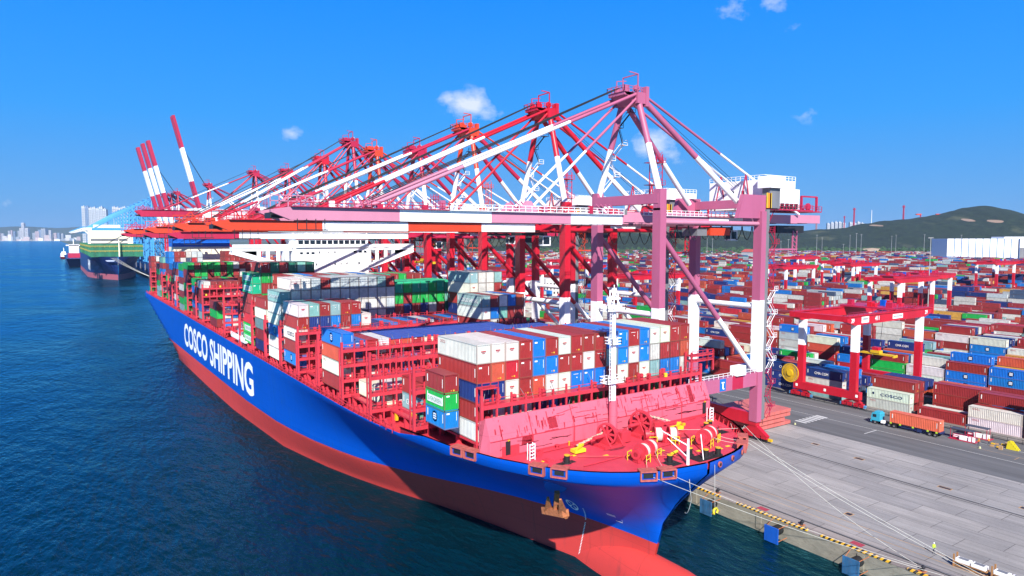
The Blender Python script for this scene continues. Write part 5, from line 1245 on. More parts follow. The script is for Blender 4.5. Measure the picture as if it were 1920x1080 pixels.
    if cab is not None:      # trolley with operator cab and (optional) spreader
        x = cab; b = MB()
        if A is PINK: b.use(ORG).box(x - 5.2, x + 2.2, yc - 2.8, yc + 2.8, zb - 2.3, zb - .5).use(GRY).box(x - 9.5, x - 6, yc - 2.4, yc + 2.4, zb - 2.4, zb - .6)
        b.use(DRK).box(x - 3.5, x + 3.5, yc - 2.6, yc + 2.6, zb - .9, zb - .2).use(GRY).box(x - 2.5, x + 2.5, yc - 2.2, yc + 2.2, zb + .2, zb + 1.4)
        tr = b.build('trolley', t)
        b = MB().use(WHT).box(x + 3.6, x + 6.2, yc - 1.9, yc - .1, zb - 3.6, zb - .9).use(GLS).box(x + 3.55, x + 3.6, yc - 1.8, yc - .2, zb - 3.2, zb - 1.2).box(x + 3.8, x + 5.8, yc - 1.95, yc - 1.9, zb - 3.2, zb - 1.3); b.build('operator_cab', tr)
        if spreader:
            z = spreader; b = MB().use(YEL).box(x - .9, x + .9, yc - 5.8, yc + 5.8, z, z + .5).box(x - 1.2, x + 1.2, yc - 1.5, yc + 1.5, z + .5, z + 1.5)
            for s_ in (-1, 1): b.box(x - 1.2, x + 1.2, yc + s_ * 5.8 - .25, yc + s_ * 5.8 + .25, z - .3, z + .5)
            b.use(RED).box(x - .9, x + .9, yc - .9, yc + .9, z + 1.5, z + 2.3).build('spreader', tr)
            b = MB().use(DRK)
            for sx in (-.8, .8):
                for sy in (-1, 1): b.tube((x + sx, yc + sy, z + 2.2), (x + sx * 1.6, yc + sy * 1.6, zb - .9), .05, n=4)
            b.build('hoist_rope', tr)
    return t
WBANDS = [(.253, ORG), (.52, WHT), (.784, ORG), (1, WHT)]
sts(114.9, PINK, PINKB, 'faded pink gantry crane nearest the camera with white machinery house', zb=52.9, zap=81.6, tip=31.8, rear=178, bands=[(.265, PINKB), (.53, WHT), (.80, PINKB), (1, WHT)], cab=139)
sts(147.5, RED, RED, 'bright red crane with orange boom, second from the camera', zb=51.5, bh=2.1, zap=83.2, tip=29, rear=172, bands=WBANDS, cab=104)
sts(187.8, ORG, ORG, 'red and orange crane, third from the camera, between two red ones', zb=51.6, zap=83.5, tip=27.6, rear=172, bands=WBANDS, legm=RED, cab=120)
sts(223.5, CRIM, CRIM, 'crimson crane with lower boom above the ship bridge, fourth from camera', zb=49.7, bh=2.0, zap=80.5, tip=31, rear=170, bands=[(.225, CRIM), (1, WHT)], legm=RED, cab=112, spreader=41, hs_=9)
sts(262, ORG, ORG, 'orange topped crane, fifth along the quay behind the bridge', zb=51.6, zap=84.5, tip=29, rear=170, bands=WBANDS, detail=1, legm=RED, cab=96, spreader=46)
sts(288, CRIM, CRIM, 'tall crimson crane, sixth along the quay', zb=50, zap=91, tip=31, rear=170, bands=[(.225, CRIM), (1, WHT)], detail=1, legm=RED)
sts(326, RED, ORG, 'red crane with long orange boom, seventh along the quay', zb=51.6, zap=87, tip=28, rear=170, bands=WBANDS, detail=1, legm=RED)
sts(385, CRIM, CRIM, 'crimson crane with lowered boom, eighth along the quay', zb=50.5, zap=86, tip=31, rear=170, detail=1, legm=RED)
sts(458, CRIM, CRIM, 'crimson crane far down the quay, its high boom lowered over the stern', zb=62.5, bh=4.0, bands=[(.55, CRIM), (1, WHT)], zap=91, tip=44, rear=170, detail=1, legm=RED)
for (y, h_, lab) in ((612, 147, 'red and white crane with its single tall boom raised, right of the cluster'), (782, 147, 'crane with raised red and white boom, rightmost of the distant cluster of three'), (826, 149, 'crane with raised red and white boom, middle of the distant cluster of three'), (872, 150, 'crane with raised red and white boom, leftmost of the distant cluster of three')):
    sts(y, CRIM, CRIM, lab, zb=64, zap=93 + (y > 700) * 3, tip=XS - 5 - (h_ - 64) / .972, rear=165, boom_up=True, detail=1, bands=[(.30, CRIM), (.62, WHT), (.88, CRIM), (1, WHT)], legm=RED)
for i in range(13):
    y = 1010 + i * 62
    _x = sts(y, LBL, LBL, f'light blue crane beyond the dark ship, {ORC[i]} in the blue row', zb=60, bh=2.4, zap=101, tip=33, rear=175, hs_=11, bands=[(.12, WHT), (.4, LBL), (.6, LBL), (1, LBL)], detail=0, gantry='quay_crane', grp='light blue cranes at the far berth')

# ------------------------------------------------------------------ rail mounted yard gantries
def rmg(x0, y0, label, span=37.5, zg=24.6, wheel=17, detail=1, trol=.55, over=6, reel=False, num=None):
    x1 = x0 + span; y1 = y0 + wheel
    t = thing('yard_gantry_crane', (x0, y0, 0), label, 'yard gantry crane', 'red rail gantries over the yard stacks')
    for x in (x0, x1):
        for y in (y0, y1):
            b = MB(); b.use(RED); b.beam((x, y, 4.6), (x, y, 16.6), 1.5, 2.0).use(WHT).beam((x, y, 16.6), (x, y, zg), 1.5, 2.0).build('leg', t)
        b = MB().use(RED).box(x - .8, x + .8, y0 - 2.2, y1 + 2.2, 2.6, 4.9)
        if detail:
            b.use(WL)
            for y in (y0 - 1.4, y0 + wheel / 2, y1 + 1): b.box(x - .86, x - .82, y - .35, y + .35, 3.4, 4.2)
        b.build('sill_beam', t)
        for y in (y0, y1):
            b = MB().use(RED)
            for k in (-2.6, -1, 1, 2.6): b.box(x - .5, x + .5, y + k - .65, y + k + .65, .6, 1.6).use(DRK).wheel((x, y + k, .4), (1, 0, 0), .38, .3, 10).use(RED)
            b.beam((x, y - 2.6, 1.6), (x, y, 2.7), 1.0, .7).beam((x, y + 2.6, 1.6), (x, y, 2.7), 1.0, .7).use(mat('buffer_blue', (.1, .35, .7))).box(x - .3, x + .3, y - 3.9, y - 3.3, .5, 1.3).box(x - .3, x + .3, y + 3.3, y + 3.9, .5, 1.3).build('bogie', t)
    for y in (y0, y1):
        b = MB().use(RED); a, c = x0 - over, x1 + over
        P = [(a, zg + 1.2), (a + 4, zg), (c - 4, zg), (c, zg + 1.2), (c, zg + 2.9), (a, zg + 2.9)]
        b.poly([(x, y - .8, z) for x, z in P] + [(x, y + .8, z) for x, z in P], [tuple(range(6)), tuple(range(11, 5, -1))] + [(i, 6 + i, 6 + (i + 1) % 6, (i + 1) % 6) for i in range(6)])
        b.box(a, c, y - 1.1, y - .8, zg + 2.6, zg + 2.75).use(CRIM).rail([(a, y - 1.1, zg + 2.9), (c, y - 1.1, zg + 2.9)], 1.0, 2.5, .09)
        g = b.build('girder', t)
        if detail > 1 and y == y0:
            b = MB().use(WL).box(x0 + 1.5, x0 + 5.4, y - .84, y - .81, zg + .5, zg + 2.3).box(x0 + 19, x0 + 25, y - .84, y - .81, zg + .6, zg + 2.0)
            b.use(mat('plate_text_grey', (.25, .25, .27)))
            for k in range(5): b.box(x0 + 1.9 + k * .66, x0 + 2.35 + k * .66, y - .87, y - .85, zg + 1.3, zg + 2.0)
            for k in range(9): b.box(x0 + 19.4 + k * .6, x0 + 19.8 + k * .6, y - .87, y - .85, zg + 1.0, zg + 1.6)
            b.build('name_plate', g)
            for (txt, xx) in (('39', x0 - 4), ('411', x0 + 8.8), ('39', x1 + 1.5)): lettering(txt, g, lambda u, v, xx=xx: (xx + u, y - .84, zg + .8 + v), WL, h=1.3, off=.02)
    for x in (x0 - over + .8, x1 + over - .8): MB().use(RED).box(x - .7, x + .7, y0 + .8, y1 - .8, zg + 1.2, zg + 2.8).build('end_tie', t)
    xt = x0 + span * trol
    b = MB().use(CRIM).box(xt - 6, xt + 6, y0 - .6, y1 + .6, zg + 3.0, zg + 3.5)
    rr = random.Random(int(x0 + y0))
    for k in range(10): x = xt + rr.uniform(-5, 4); y = y0 + rr.uniform(1, wheel - 2); b.use(RED if k % 3 else CRIM).box(x, x + rr.uniform(.8, 2.2), y, y + rr.uniform(.8, 2), zg + 3.5, zg + rr.uniform(4.2, 5.4))
    b.use(BLUE).box(xt, xt + 1.2, y0 + 6, y0 + 7.5, zg + 3.5, zg + 5.4).use(CRIM).rail([(xt - 6, y0 - .6, zg + 3.5), (xt + 6, y0 - .6, zg + 3.5)], 1.1, 1.5, .1)
    tr = b.build('trolley', t)
    if detail > 1:
        b = MB().use(YEL).box(xt - .8, xt + .8, y0 + 2, y0 + 14, 12.2, 12.7).box(xt - 1, xt + 1, y0 + 6.5, y0 + 9.5, 12.7, 13.6)
        for s_ in (2, 14): b.box(xt - 1.2, xt + 1.2, y0 + s_ - .2, y0 + s_ + .2, 11.9, 12.7)
        b.use(RED).box(xt - .9, xt + .9, y0 + 7, y0 + 9, 13.6, 14.6).build('spreader', tr)
        b = MB().use(DRK)
        for s_ in (-1, 1): b.tube((xt, y0 + 8 + s_, 14.5), (xt, y0 + 8 + s_ * 2, zg + 3), .06, n=4)
        b.build('hoist_rope', tr)
    if reel:
        b = MB().use(YEL).wheel((x0 - 2.6, y1 + 2.2, 7.6), (1, 0, 0), 1.0, .8, 16)
        for k in range(36):
            a_ = k * math.pi / 18; c = Vector((x0 - 2.6, y1 + 2.2, 7.6)); b.beam(c, c + Vector((0, math.cos(a_) * 2.9, math.sin(a_) * 2.9)), .16)
        b.wheel((x0 - 2.6, y1 + 2.2, 7.6), (1, 0, 0), 2.95, .2, 36, 2.8).wheel((x0 - 2.45, y1 + 2.2, 7.6), (1, 0, 0), 1.9, .2, 36, 1.8).build('cable_reel', t)
    return t
rmg(194.2, 108.6, 'large red gantry with white legs and yellow cable reel, nearest in the yard', detail=2, trol=.72, reel=True)
for (x, y) in ((194.2, 111.5), (194.2, 127.6)): pass
RM = [(BX0 - 6.4 + 4 * BLOCKP + 6, 196, 'red gantry seen left of the tall lamp post in mid yard'), (BX0 - 6.4 + 8 * BLOCKP, 330, 'long red gantry behind the mid yard one'), (BX0 - 6.4 + 9 * BLOCKP, 372, 'red gantry just behind the long one in mid yard'), (BX0 - 6.4 + 11 * BLOCKP, 275, 'red gantry left of the white silo building'), (BX0 - 6.4 + 12 * BLOCKP, 262, 'red gantry in front of the white silo building'),
      (BX0 - 6.4 + 11 * BLOCKP, 480, 'distant red gantry near the foot of the wooded hill'), (BX0 - 6.4 + 2 * BLOCKP, 300, 'red gantry seen between the pink crane legs'), (BX0 - 6.4 + 3 * BLOCKP, 430, 'red gantry seen left of the pink crane legs'), (BX0 - 6.4 + 1 * BLOCKP, 380, 'red gantry behind the red crane legs'), (BX0 - 6.4 + 5 * BLOCKP, 560, 'far red gantry above the white office building'), (BX0 - 6.4, 330, 'red gantry in the quayside block behind the cranes'), (BX0 - 6.4 + 2 * BLOCKP, 640, 'remote red gantry behind the crane legs'), (BX0 - 6.4 + 6 * BLOCKP, 330, 'red gantry right of the pink land side leg'), (BX0 - 6.4 + 5 * BLOCKP, 205, 'red gantry overlapping the mid yard one')]
for x, y, lab in RM: rmg(x, y, lab, detail=1, trol=.3 + .4 * ((x * 7) % 1))
# ------------------------------------------------------------------ things on the apron and road
for i, (x1, z) in enumerate(((163.0, .25), (160.4, 1.35), (162.8, 2.45), (163.0, 3.5))):
    b = MB().use(SLAB).box(146.5, x1, 108.2, 121.5, z, z + .85)
    b.use(DRK)
    for y in (110, 115, 120): b.box(147, x1 - .5, y - .2, y + .2, z - .22, z)
    b.use(SLAB)
    for x in np.arange(148, x1, 2.6): b.box(x - .05, x + .05, 108.1, 108.2, z + .05, z + .8)
    tag(b.build('hatch_cover_slab'), ['salmon steel hatch slab at the bottom of the pile by the crane', 'salmon steel hatch slab, short one second from the bottom', 'salmon steel hatch slab, second from the top of the pile', 'salmon steel hatch slab on top of the pile by the crane'][i], 'steel slab', 'steel slabs piled beside the crane')
t = thing('lashing_cage', (150, 126, 0), 'black and yellow open steel cage standing behind the crane leg', 'cage')
MB().use(mat('worn_yellow', (.55, .33, .04), .6, .3)).box(142, 155, 127.5, 130.5, .2, 1.5).build('base', t)
b = MB().use(DRK)
for x in (142.2, 145.4, 148.6, 151.8, 154.8):
    for y in (127.7, 130.3): b.beam((x, y, 1.5), (x, y, 4.6), .22)
for y in (127.7, 130.3): b.beam((142.2, y, 4.6), (154.8, y, 4.6), .25).beam((142.2, y, 3.0), (154.8, y, 3.0), .15)
for x in (142.2, 145.4, 148.6, 151.8, 154.8): b.beam((x, 127.7, 4.6), (x, 130.3, 4.6), .2)
b.build('frame', t)
# truck with semitrailer heading up the quay
tx, ty = 183.3, 79.6
t = thing('truck', (tx, ty + 16, 0), 'cyan cab truck pulling a flatbed semitrailer on the quay road', 'truck')
b = MB().use(CYAN); y = ty + 14.8; W2 = 1.22
P = [(y, .9), (y + 2.2, .9), (y + 2.35, 1.7), (y + 2.1, 2.95), (y + .1, 3.05), (y, 2.9)]
b.poly([(tx - W2, a, z) for a, z in P] + [(tx + W2, a, z) for a, z in P], [tuple(range(5, -1, -1)), tuple(range(6, 12))] + [(i, (i + 1) % 6, 6 + (i + 1) % 6, 6 + i) for i in range(6)])
b.box(tx - .9, tx + .9, y + .2, y + 1.6, 3.02, 3.4).box(tx - 1.2, tx + 1.2, y + 2.2, y + 2.5, .5, 1.0); cabo = b.build('cab', t)
MB().use(GLS).poly([(tx - 1.1, y + 2.36, 1.85), (tx + 1.1, y + 2.36, 1.85), (tx + 1.05, y + 2.17, 2.75), (tx - 1.05, y + 2.17, 2.75)], [(0, 1, 2, 3), (3, 2, 1, 0)]).box(tx - W2 - .02, tx - W2, y + .9, y + 1.9, 1.85, 2.65).build('windscreen', cabo)
MB().use(DRK).box(tx - .5, tx + .5, ty + 9.6, y + 2.2, .75, 1.05).box(tx - 1.1, tx + 1.1, ty + 10.2, ty + 11.6, 1.0, 1.25).build('chassis', t)
MB().use(WHT).box(tx - 1.24, tx - .4, ty + 13.6, ty + 14.5, .6, 1.3).build('fuel_tank', t)
def wheels(parent, ys):
    for y_ in ys:
        for s_ in (-1, 1):
            o = MB().use(BLK).wheel((tx + s_ * 1.0, y_, .5), (1, 0, 0), .5, .42, 20).build('wheel', parent)
            MB().use(GRY).wheel((tx + s_ * 1.22, y_, .5), (1, 0, 0), .26, .06, 12).build('rim', o)
wheels(t, (ty + 16.0, ty + 12.3, ty + 11.0))
b = MB().use(mat('trailer_navy', (.02, .04, .15), .5)).box(tx - .5, tx + .5, ty - .4, ty + 11.6, 1.05, 1.3).box(tx - 1.22, tx + 1.22, ty - .3, ty + .1, 1.05, 1.4).box(tx - 1.22, tx + 1.22, ty + 11.8, ty + 12.3, 1.1, 1.4).box(tx - 1.1, tx - .9, ty + 4.5, ty + 9.8, .6, .75)
b.beam((tx - 1, ty + 5, .7), (tx - 1, ty + 5, 1.1), .1).beam((tx - 1, ty + 9.5, .7), (tx - 1, ty + 9.5, 1.1), .1).box(tx - 1.2, tx - .6, ty + 4.3, ty + 5.2, .4, 1.2)
trl = b.build('trailer', t)
b = MB().use(HIVISY)
for y_ in (.3, 2.4, 6.0, 9.2, 11.6): b.box(tx - 1.27, tx - 1.24, ty + y_, ty + y_ + .5, 1.05, 1.45)
b.build('reflector', trl); wheels(trl, (ty + .9, ty + 2.2))
o = bpy.data.objects.new('shipping_container', ME40[0]); COL.objects.link(o); o.location = (tx, ty, 1.42); o['_o'] = [tx, ty, 1.42]; o.color = (.62, .13, .07, 1)
tag(o, 'salmon red container riding on the truck trailer', 'shipping container')
# roadside kiosks with control cabinets
for i, (x, y) in enumerate(((185.4, 75.6), (191.0, 74.6))):
    t = thing('roadside_shelter', (x, y, 0), ['small shelter with dark roof beside the truck tail, nearer the road', 'small shelter with dark roof by the yard fence, behind the first one'][i], 'shelter', 'shelters beside the road')
    MB().use(mat('shelter_roof', (.07, .08, .12), .6)).box(x - 1, x + 1, y - 2.6, y + 2.6, 2.6, 2.72).build('roof', t)
    b = MB().use(CRIM)
    for dx in (-.9, .9):
        for dy in (-2.4, 2.4): b.beam((x + dx, y + dy, 0), (x + dx, y + dy, 2.6), .12)
    b.box(x - 1.3, x + 1.3, y - 3.2, y + 2.8, .02, .12); b.build('post', t)
    b = MB().use(WHT).box(x - .9, x - .3, y - 2.9, y - 1.6, .2, 1.3).box(x - .9, x - .2, y - 1.2, y + .4, .2, 1.2); b.use(CRIM).box(x - .2, x + .8, y - .6, y + 2.2, .2, 1.3).use(WHT).box(x - .25, x - .2, y - .4, y + 2, .5, .75).box(x - .25, x - .2, y - .4, y + 2, .95, 1.15).build('cabinet', t)
# yellow ramp, blocks, low posts
t = thing('yellow_ramp', (186.8, 65.2, 0), 'yellow wedge shaped steel ramp standing by the road', 'ramp')
b = MB().use(BYEL)
for s_ in (-.6, .5): b.poly([(186.8 + s_, 64.0, 0), (186.8 + s_, 66.6, 0), (186.8 + s_, 66.3, 1.9), (186.8 + s_, 65.6, 1.9), (186.9 + s_, 64.0, 0), (186.9 + s_, 66.6, 0), (186.9 + s_, 66.3, 1.9), (186.9 + s_, 65.6, 1.9)], [(0, 3, 2, 1), (4, 5, 6, 7), (0, 4, 7, 3), (2, 3, 7, 6), (1, 2, 6, 5)])
for k in range(5): b.beam((186.2, 64.3 + k * .42, .1 + k * .4), (187.3, 64.3 + k * .42, .1 + k * .4), .14)
b.build('ramp_frame', t)
for i, (x, y) in enumerate(((188.2, 69.3), (189.0, 68.2), (188.5, 67.2), (189.2, 66.4), (185.6, 69.3), (185.8, 68.0), (184.4, 67.0), (187.8, 69.9))):
    b = MB().use(YEL if i % 2 else STRO).box(x - .3, x + .3, y - .35, y + .35, 0, .28 if i not in (2, 6) else .9)
    tag(b.build('yellow_block'), 'small yellow block lying on the ground between the workers and the ramp', 'block', 'yellow blocks by the road')
for i, (x, y) in enumerate(((188.6, 62.5), (192.1, 60.6), (163.6, 107.2), (181.4, 70.2))):
    b = MB().use(mat('lamp_globe', (.6, .62, .35), .3)).tube((x, y, 0), (x, y, .45), .28, .2, 12)
    tag(b.build('ground_marker'), ['small round marker on the road right of the yellow ramp', 'small round marker farthest right beyond the yellow ramp', 'small round marker at the corner of the steel slab pile', 'small round marker at the feet of the workers'][i], 'marker', 'round markers on the ground')
# yard fence along the first gantry rail
b = MB().use(DRK)
for k in range(0, 90): y = 40 + k * 3.2; b.beam((193.0, y, 0), (193.0, y, 1.1), .08)
b.beam((193.0, 40, 1.1), (193.0, 325, 1.1), .07).beam((193.0, 40, .6), (193.0, 325, .6), .06).box(193.9, 194.4, 30, 800, .0, .06)
tag(b.build('yard_fence'), 'thin dark fence and rail along the edge of the container yard', 'fence')
# racks with white bins at the lower right corner
def rack(x, y, label):
    t = thing('rope_rack', (x, y, 0), label, 'rack', 'wooden racks with white bins')
    b = MB().use(mat('rack_brown', (.45, .22, .08), .8, .3, 2))
    for dx in (-1.5, 1.5):
        b.beam((x + dx * .35, y - 4.4, .2), (x + dx * .35, y, .2), .16); b.beam((x + dx * .35, y - 4.4, .75), (x + dx * .35, y, .75), .16)
    for dy in (0, -2.2, -4.4): b.beam((x - .6, y + dy, .1), (x + .6, y + dy, .1), .14); b.beam((x - .6, y + dy, .75), (x + .6, y + dy, .75), .14)
    for dx in (-.55, .55): b.beam((x + dx, y, 0), (x + dx, y, 1.9), .2)
    b.build('frame', t)
    for k in range(2):
        o_ = MB().use(WHT).box(x - .55, x + .55, y - 2.1 - k * 2.15, y - .2 - k * 2.15, .85, 1.35).build('bin', t)
        MB().use(GRY).box(x - .35, x + .35, y - 1.8 - k * 2.15, y - .5 - k * 2.15, 1.35, 1.42).build('lid', o_)
rack(112.9, 46.2, 'brown rack holding white bins near the lower right corner'); rack(113.2, 41.2, 'brown rack of white bins cut off by the picture edge')
# ------------------------------------------------------------------ people
def person(x, y, rot, vest, label, arm=0.0, lean=0.0):
    me = bpy.data.meshes.new('person'); bones = {}
    V = [(0, 0, .98), (0, .01 + lean * .1, 1.15), (0, .0 + lean * .25, 1.42), (0, lean * .32, 1.53), (0, .02 + lean * .4, 1.66)]
    Rr = [.145, .13, .16, .055, .10]; Ed = [(0, 1), (1, 2), (2, 3), (3, 4)]
    for s_ in (-1, 1):
        i = len(V); V += [(s_ * .09, 0, .9), (s_ * .11, .10 * s_, .5), (s_ * .12, -.02 * s_, .08), (s_ * .13, .14 - .02 * s_, .03)]; Rr += [.095, .06, .045, .04]; Ed += [(0, i), (i, i + 1), (i + 1, i + 2), (i + 2, i + 3)]
        i = len(V); V += [(s_ * .19, lean * .25, 1.42), (s_ * .25, .02 + arm * .12, 1.15), (s_ * .22, .10 + arm * .35, .98 + arm * .15), (s_ * .21, .13 + arm * .42, .90 + arm * .15)]; Rr += [.055, .045, .035, .035]; Ed += [(2, i), (i, i + 1), (i + 1, i + 2), (i + 2, i + 3)]
    me.from_pydata(V, Ed, []); o = bpy.data.objects.new('person', me); COL.objects.link(o)
    m = o.modifiers.new('skin', 'SKIN'); 
    if not me.skin_vertices: pass
    for sv, r in zip(me.skin_vertices[0].data, Rr): sv.radius = (r, r)
    me.skin_vertices[0].data[0].use_root = True
    s = o.modifiers.new('sub', 'SUBSURF'); s.levels = 1; s.render_levels = 1
    dg = bpy.context.evaluated_depsgraph_get(); dg.update(); m2 = bpy.data.meshes.new_from_object(o.evaluated_get(dg)); o.modifiers.clear(); o.data = m2
    for mm in (CLOTH, vest, SKIN): m2.materials.append(mm)
    for p in m2.polygons: c = p.center; p.material_index = 0 if c.z < .96 and abs(c.x) < .19 else (2 if c.z > 1.5 or (c.z < .93 + arm * .15 and abs(c.x) >= .19) else 1)
    o.location = (x, y, 0); o.rotation_euler = (0, 0, rot); o['_o'] = [0, 0, 0]; tag(o, label, 'person')
    MB().use(HIVISY if vest is HIVIS else WHT).tube((0, .02 + lean * .4, 1.68), (0, .02 + lean * .4, 1.80), .125, .07, 12).build('helmet', o)
person(183.6, 71.4, 2.2, HIVIS, 'worker in orange vest and pale helmet bending over the yellow parts, left one', .5, .8)
person(186.2, 70.2, -.9, HIVIS, 'worker in orange vest and pale helmet facing the other, right one', .6, .5)
person(114.2, 49.9, 2.6, HIVISY, 'worker in lime vest alone on the concrete apron', .2)
# ------------------------------------------------------------------ mooring ropes
def rope(pts, label, r=.03, sag=.6):
    P = [Vector(p) for p in pts]; Q = [];
    for a, c in zip(P, P[1:]):
        for k in range(14): t_ = k / 14; Q.append(a.lerp(c, t_) - Vector((0, 0, sag * 4 * t_ * (1 - t_))))
    Q.append(P[-1]); b = MB().use(ROPE)
    for a, c in zip(Q, Q[1:]): b.tube(a, c, r, n=5, cap=False)
    tag(b.build('mooring_rope'), label, 'mooring rope', 'mooring ropes from the bow')
BN = (106.6, 48.0, .5)
rope([(70.0, 69.6, 19.8), (FL[2].x, FL[2].y, 18.8), (106.9, 45.2, .4)], 'mooring rope from the outer port fairlead along the striped kerb')
rope([(72.0, 70.2, 19.8), (FL[3].x, FL[3].y, 18.8), BN], 'mooring rope from the inner port fairlead to the near bollard')
rope([(84.6, 71.2, 19.8), (88.0, 65.2, 18.9), (111.0, 39.0, .3)], 'mooring rope from the stem across the apron, upper of the pair')
rope([(83.0, 70.6, 19.8), (86.8, 64.6, 18.8), (110.4, 39.4, .3)], 'mooring rope from the stem across the apron, lower of the pair')
rope([(92.2, 72.2, 19.3), (94.2, 71.0, 18.9), (107.0, 49.0, .5)], 'rope crossing steeply from the starboard bow to the near bollard', sag=1.5)
rope([(80.0, 73.4, 19.9), (92.8, 69.8, 19.0)], 'rope stretched over the foredeck to the starboard rail', sag=.1)
rope([(70.2, 61.6, 18.6), (72.0, 62.6, 14.0), (73.2, 64.8, 11.0)], 'dark hanging line below the port fairlead', .05, .8)
t = thing('life_ring', (72.2, 61.4, 12.6), 'yellow horseshoe float hanging on a line below the bow rail', 'float')
b = MB().use(BYEL)
for k in range(10):
    a0, a1 = R_(-50 + k * 28), R_(-50 + (k + 1) * 28); c = Vector((74.6, 60.6, 12.3)); b.tube(c + Vector((.42 * math.cos(a0), 0, .42 * math.sin(a0))), c + Vector((.42 * math.cos(a1), 0, .42 * math.sin(a1))), .15, n=8)
b.build('float_body', t); MB().use(ROPE).tube((74.6, 60.7, 12.7), (74.6, 60.9, 18.8), .03, n=4).build('line', t)
# ------------------------------------------------------------------ dark blue ship at the next berth
S2 = thing('dark_blue_ship', (67, 1185, WZ), 'dark blue container ship with green deck and cream superstructure at the next berth', 'container ship')
yb0, cx2, hb2 = 985, 67.5, 29
b = MB(); F2 = [(0, .3), (1, 6), (4, 13), (9, 19), (18, 24), (32, 28), (60, 29)]; F2w = [(0, .3), (15, 5), (40, 13), (75, 23), (120, 29)]
D2 = [0, 1, 4, 9, 18, 32, 60, 90, 120, 380, 400]
for side in (-1, 1):
    P = []
    for d in D2:
        for j, z in enumerate((WZ - 1, 3.5, 8, 14, 20, 26.5)):
            w = max(0, (z - 3.5) / 23); h = itp(F2w, d) * (1 - w) + itp(F2, d) * w; P.append((cx2 + side * h, yb0 + d + (8 - w * 8) * (1 - min(1, d / 100)), z))
    for i in range(len(D2) - 1):
        for j in range(5):
            a = i * 6 + j; q_ = (a, a + 1, a + 7, a + 6)
            b.use(mat('rose_antifouling', (.42, .10, .14), .6) if j == 0 else NAVY); b.poly([P[k] for k in q_], [(0, 1, 2, 3) if side > 0 else (3, 2, 1, 0)])
b.build('hull', S2)
b = MB().use(GRN)
for k in range(14): y = 1000 + k * 27; b.box(cx2 - 27, cx2 + 27, y, y + 24, 26, 33 + (k % 2) * 2)
for k in range(15): y = 997 + k * 27; b.box(cx2 - 29, cx2 + 29, y, y + 2, 26, 42).use(mat('lashing_yellow', (.5, .45, .1), .6)).rail([(cx2 - 29, y - .2, 38), (cx2 + 29, y - .2, 38)], 2, 5, .5).rail([(cx2 - 29, y - .2, 32), (cx2 + 29, y - .2, 32)], 2, 5, .5).use(GRN)
b.build('hatch_deck', S2)
MB().use(CREAM).box(cx2 - 27, cx2 + 27, 1100, 1112, 26, 60).use(GRY).box(cx2 - 24, cx2 + 20, 1099.5, 1100, 46, 49).box(cx2 - 24, cx2 + 20, 1099.5, 1100, 40, 43).use(CREAM).box(cx2 - 31, cx2 + 31, 1102, 1108, 60, 64).box(cx2 - 20, cx2 + 12, 1101, 1110, 64, 68).beam((cx2 - 31, 1103, 60), (cx2 - 22, 1103, 52), 1.5).build('superstructure', S2)
MB().use(CREAM).tube((cx2 + 2, 992, 26), (cx2 + 2, 992, 48), .9, .6).build('foremast', S2)
lettering('HMM', S2, lambda u, v: (cx2 - 29.15, 1075 - u, 9 + v), WL, w=62, h=13, off=.03)
b = MB().use(mat('hull_mark_pale', (.4, .45, .6))); b.poly([(cx2 - 14, 989.5, 22.0), (cx2 - 4, 983.5, 22.5), (cx2 - 4.3, 983.3, 20.5), (cx2 - 12, 988, 20.5)], [(0, 1, 2, 3), (3, 2, 1, 0)]).build('bow_mark', S2)
for k in range(4): rope([(cx2 - 8 + k * 2, 985 + k * .3, 25), (102, 905 + k * 6, 1)], f'thin line from the dark ship bow to the quay, {ORC[k]} from the sea', .12, 2)
# ship beyond and small vessels
t = thing('far_ship', (30, 1560, WZ), 'pale ship with white bridge beyond the dark blue ship', 'ship')
MB().use(NAVY).poly([(20, 1480, 12), (60, 1480, 12), (60, 1860, 12), (20, 1860, 12), (24, 1500, WZ), (56, 1500, WZ), (56, 1860, WZ), (24, 1860, WZ)], [(0, 1, 2, 3), (0, 4, 5, 1), (0, 3, 7, 4), (1, 5, 6, 2)]).build('hull', t)
MB().use(WHT).box(22, 48, 1640, 1652, 34, 36).box(27, 44, 1640, 1655, 12, 37).beam((35, 1645, 37), (35, 1645, 47), 1.2).build('superstructure', t)
MB().use(CRIM).box(24, 54, 1560, 1620, 12, 20).build('deck_cargo', t)
t = thing('supply_vessel', (28, 2080, WZ), 'small red and white vessel alone on the water at far left', 'boat')
MB().use(RED).poly([(14, 2070, 2), (38, 2070, 2), (38, 2130, 2), (14, 2130, 2), (17, 2075, WZ), (35, 2075, WZ), (35, 2130, WZ), (17, 2130, WZ)], [(0, 1, 2, 3), (0, 4, 5, 1), (0, 3, 7, 4), (1, 5, 6, 2)]).build('hull', t)
MB().use(WHT).box(16, 28, 2085, 2105, 2, 11).box(18, 27, 2085, 2100, 11, 15).beam((23, 2090, 15), (23, 2090, 25), 1.2).build('wheelhouse', t)
MB().use(WHT).box(35, 36.5, 2075, 2077, 2, 10).build('mast', t)
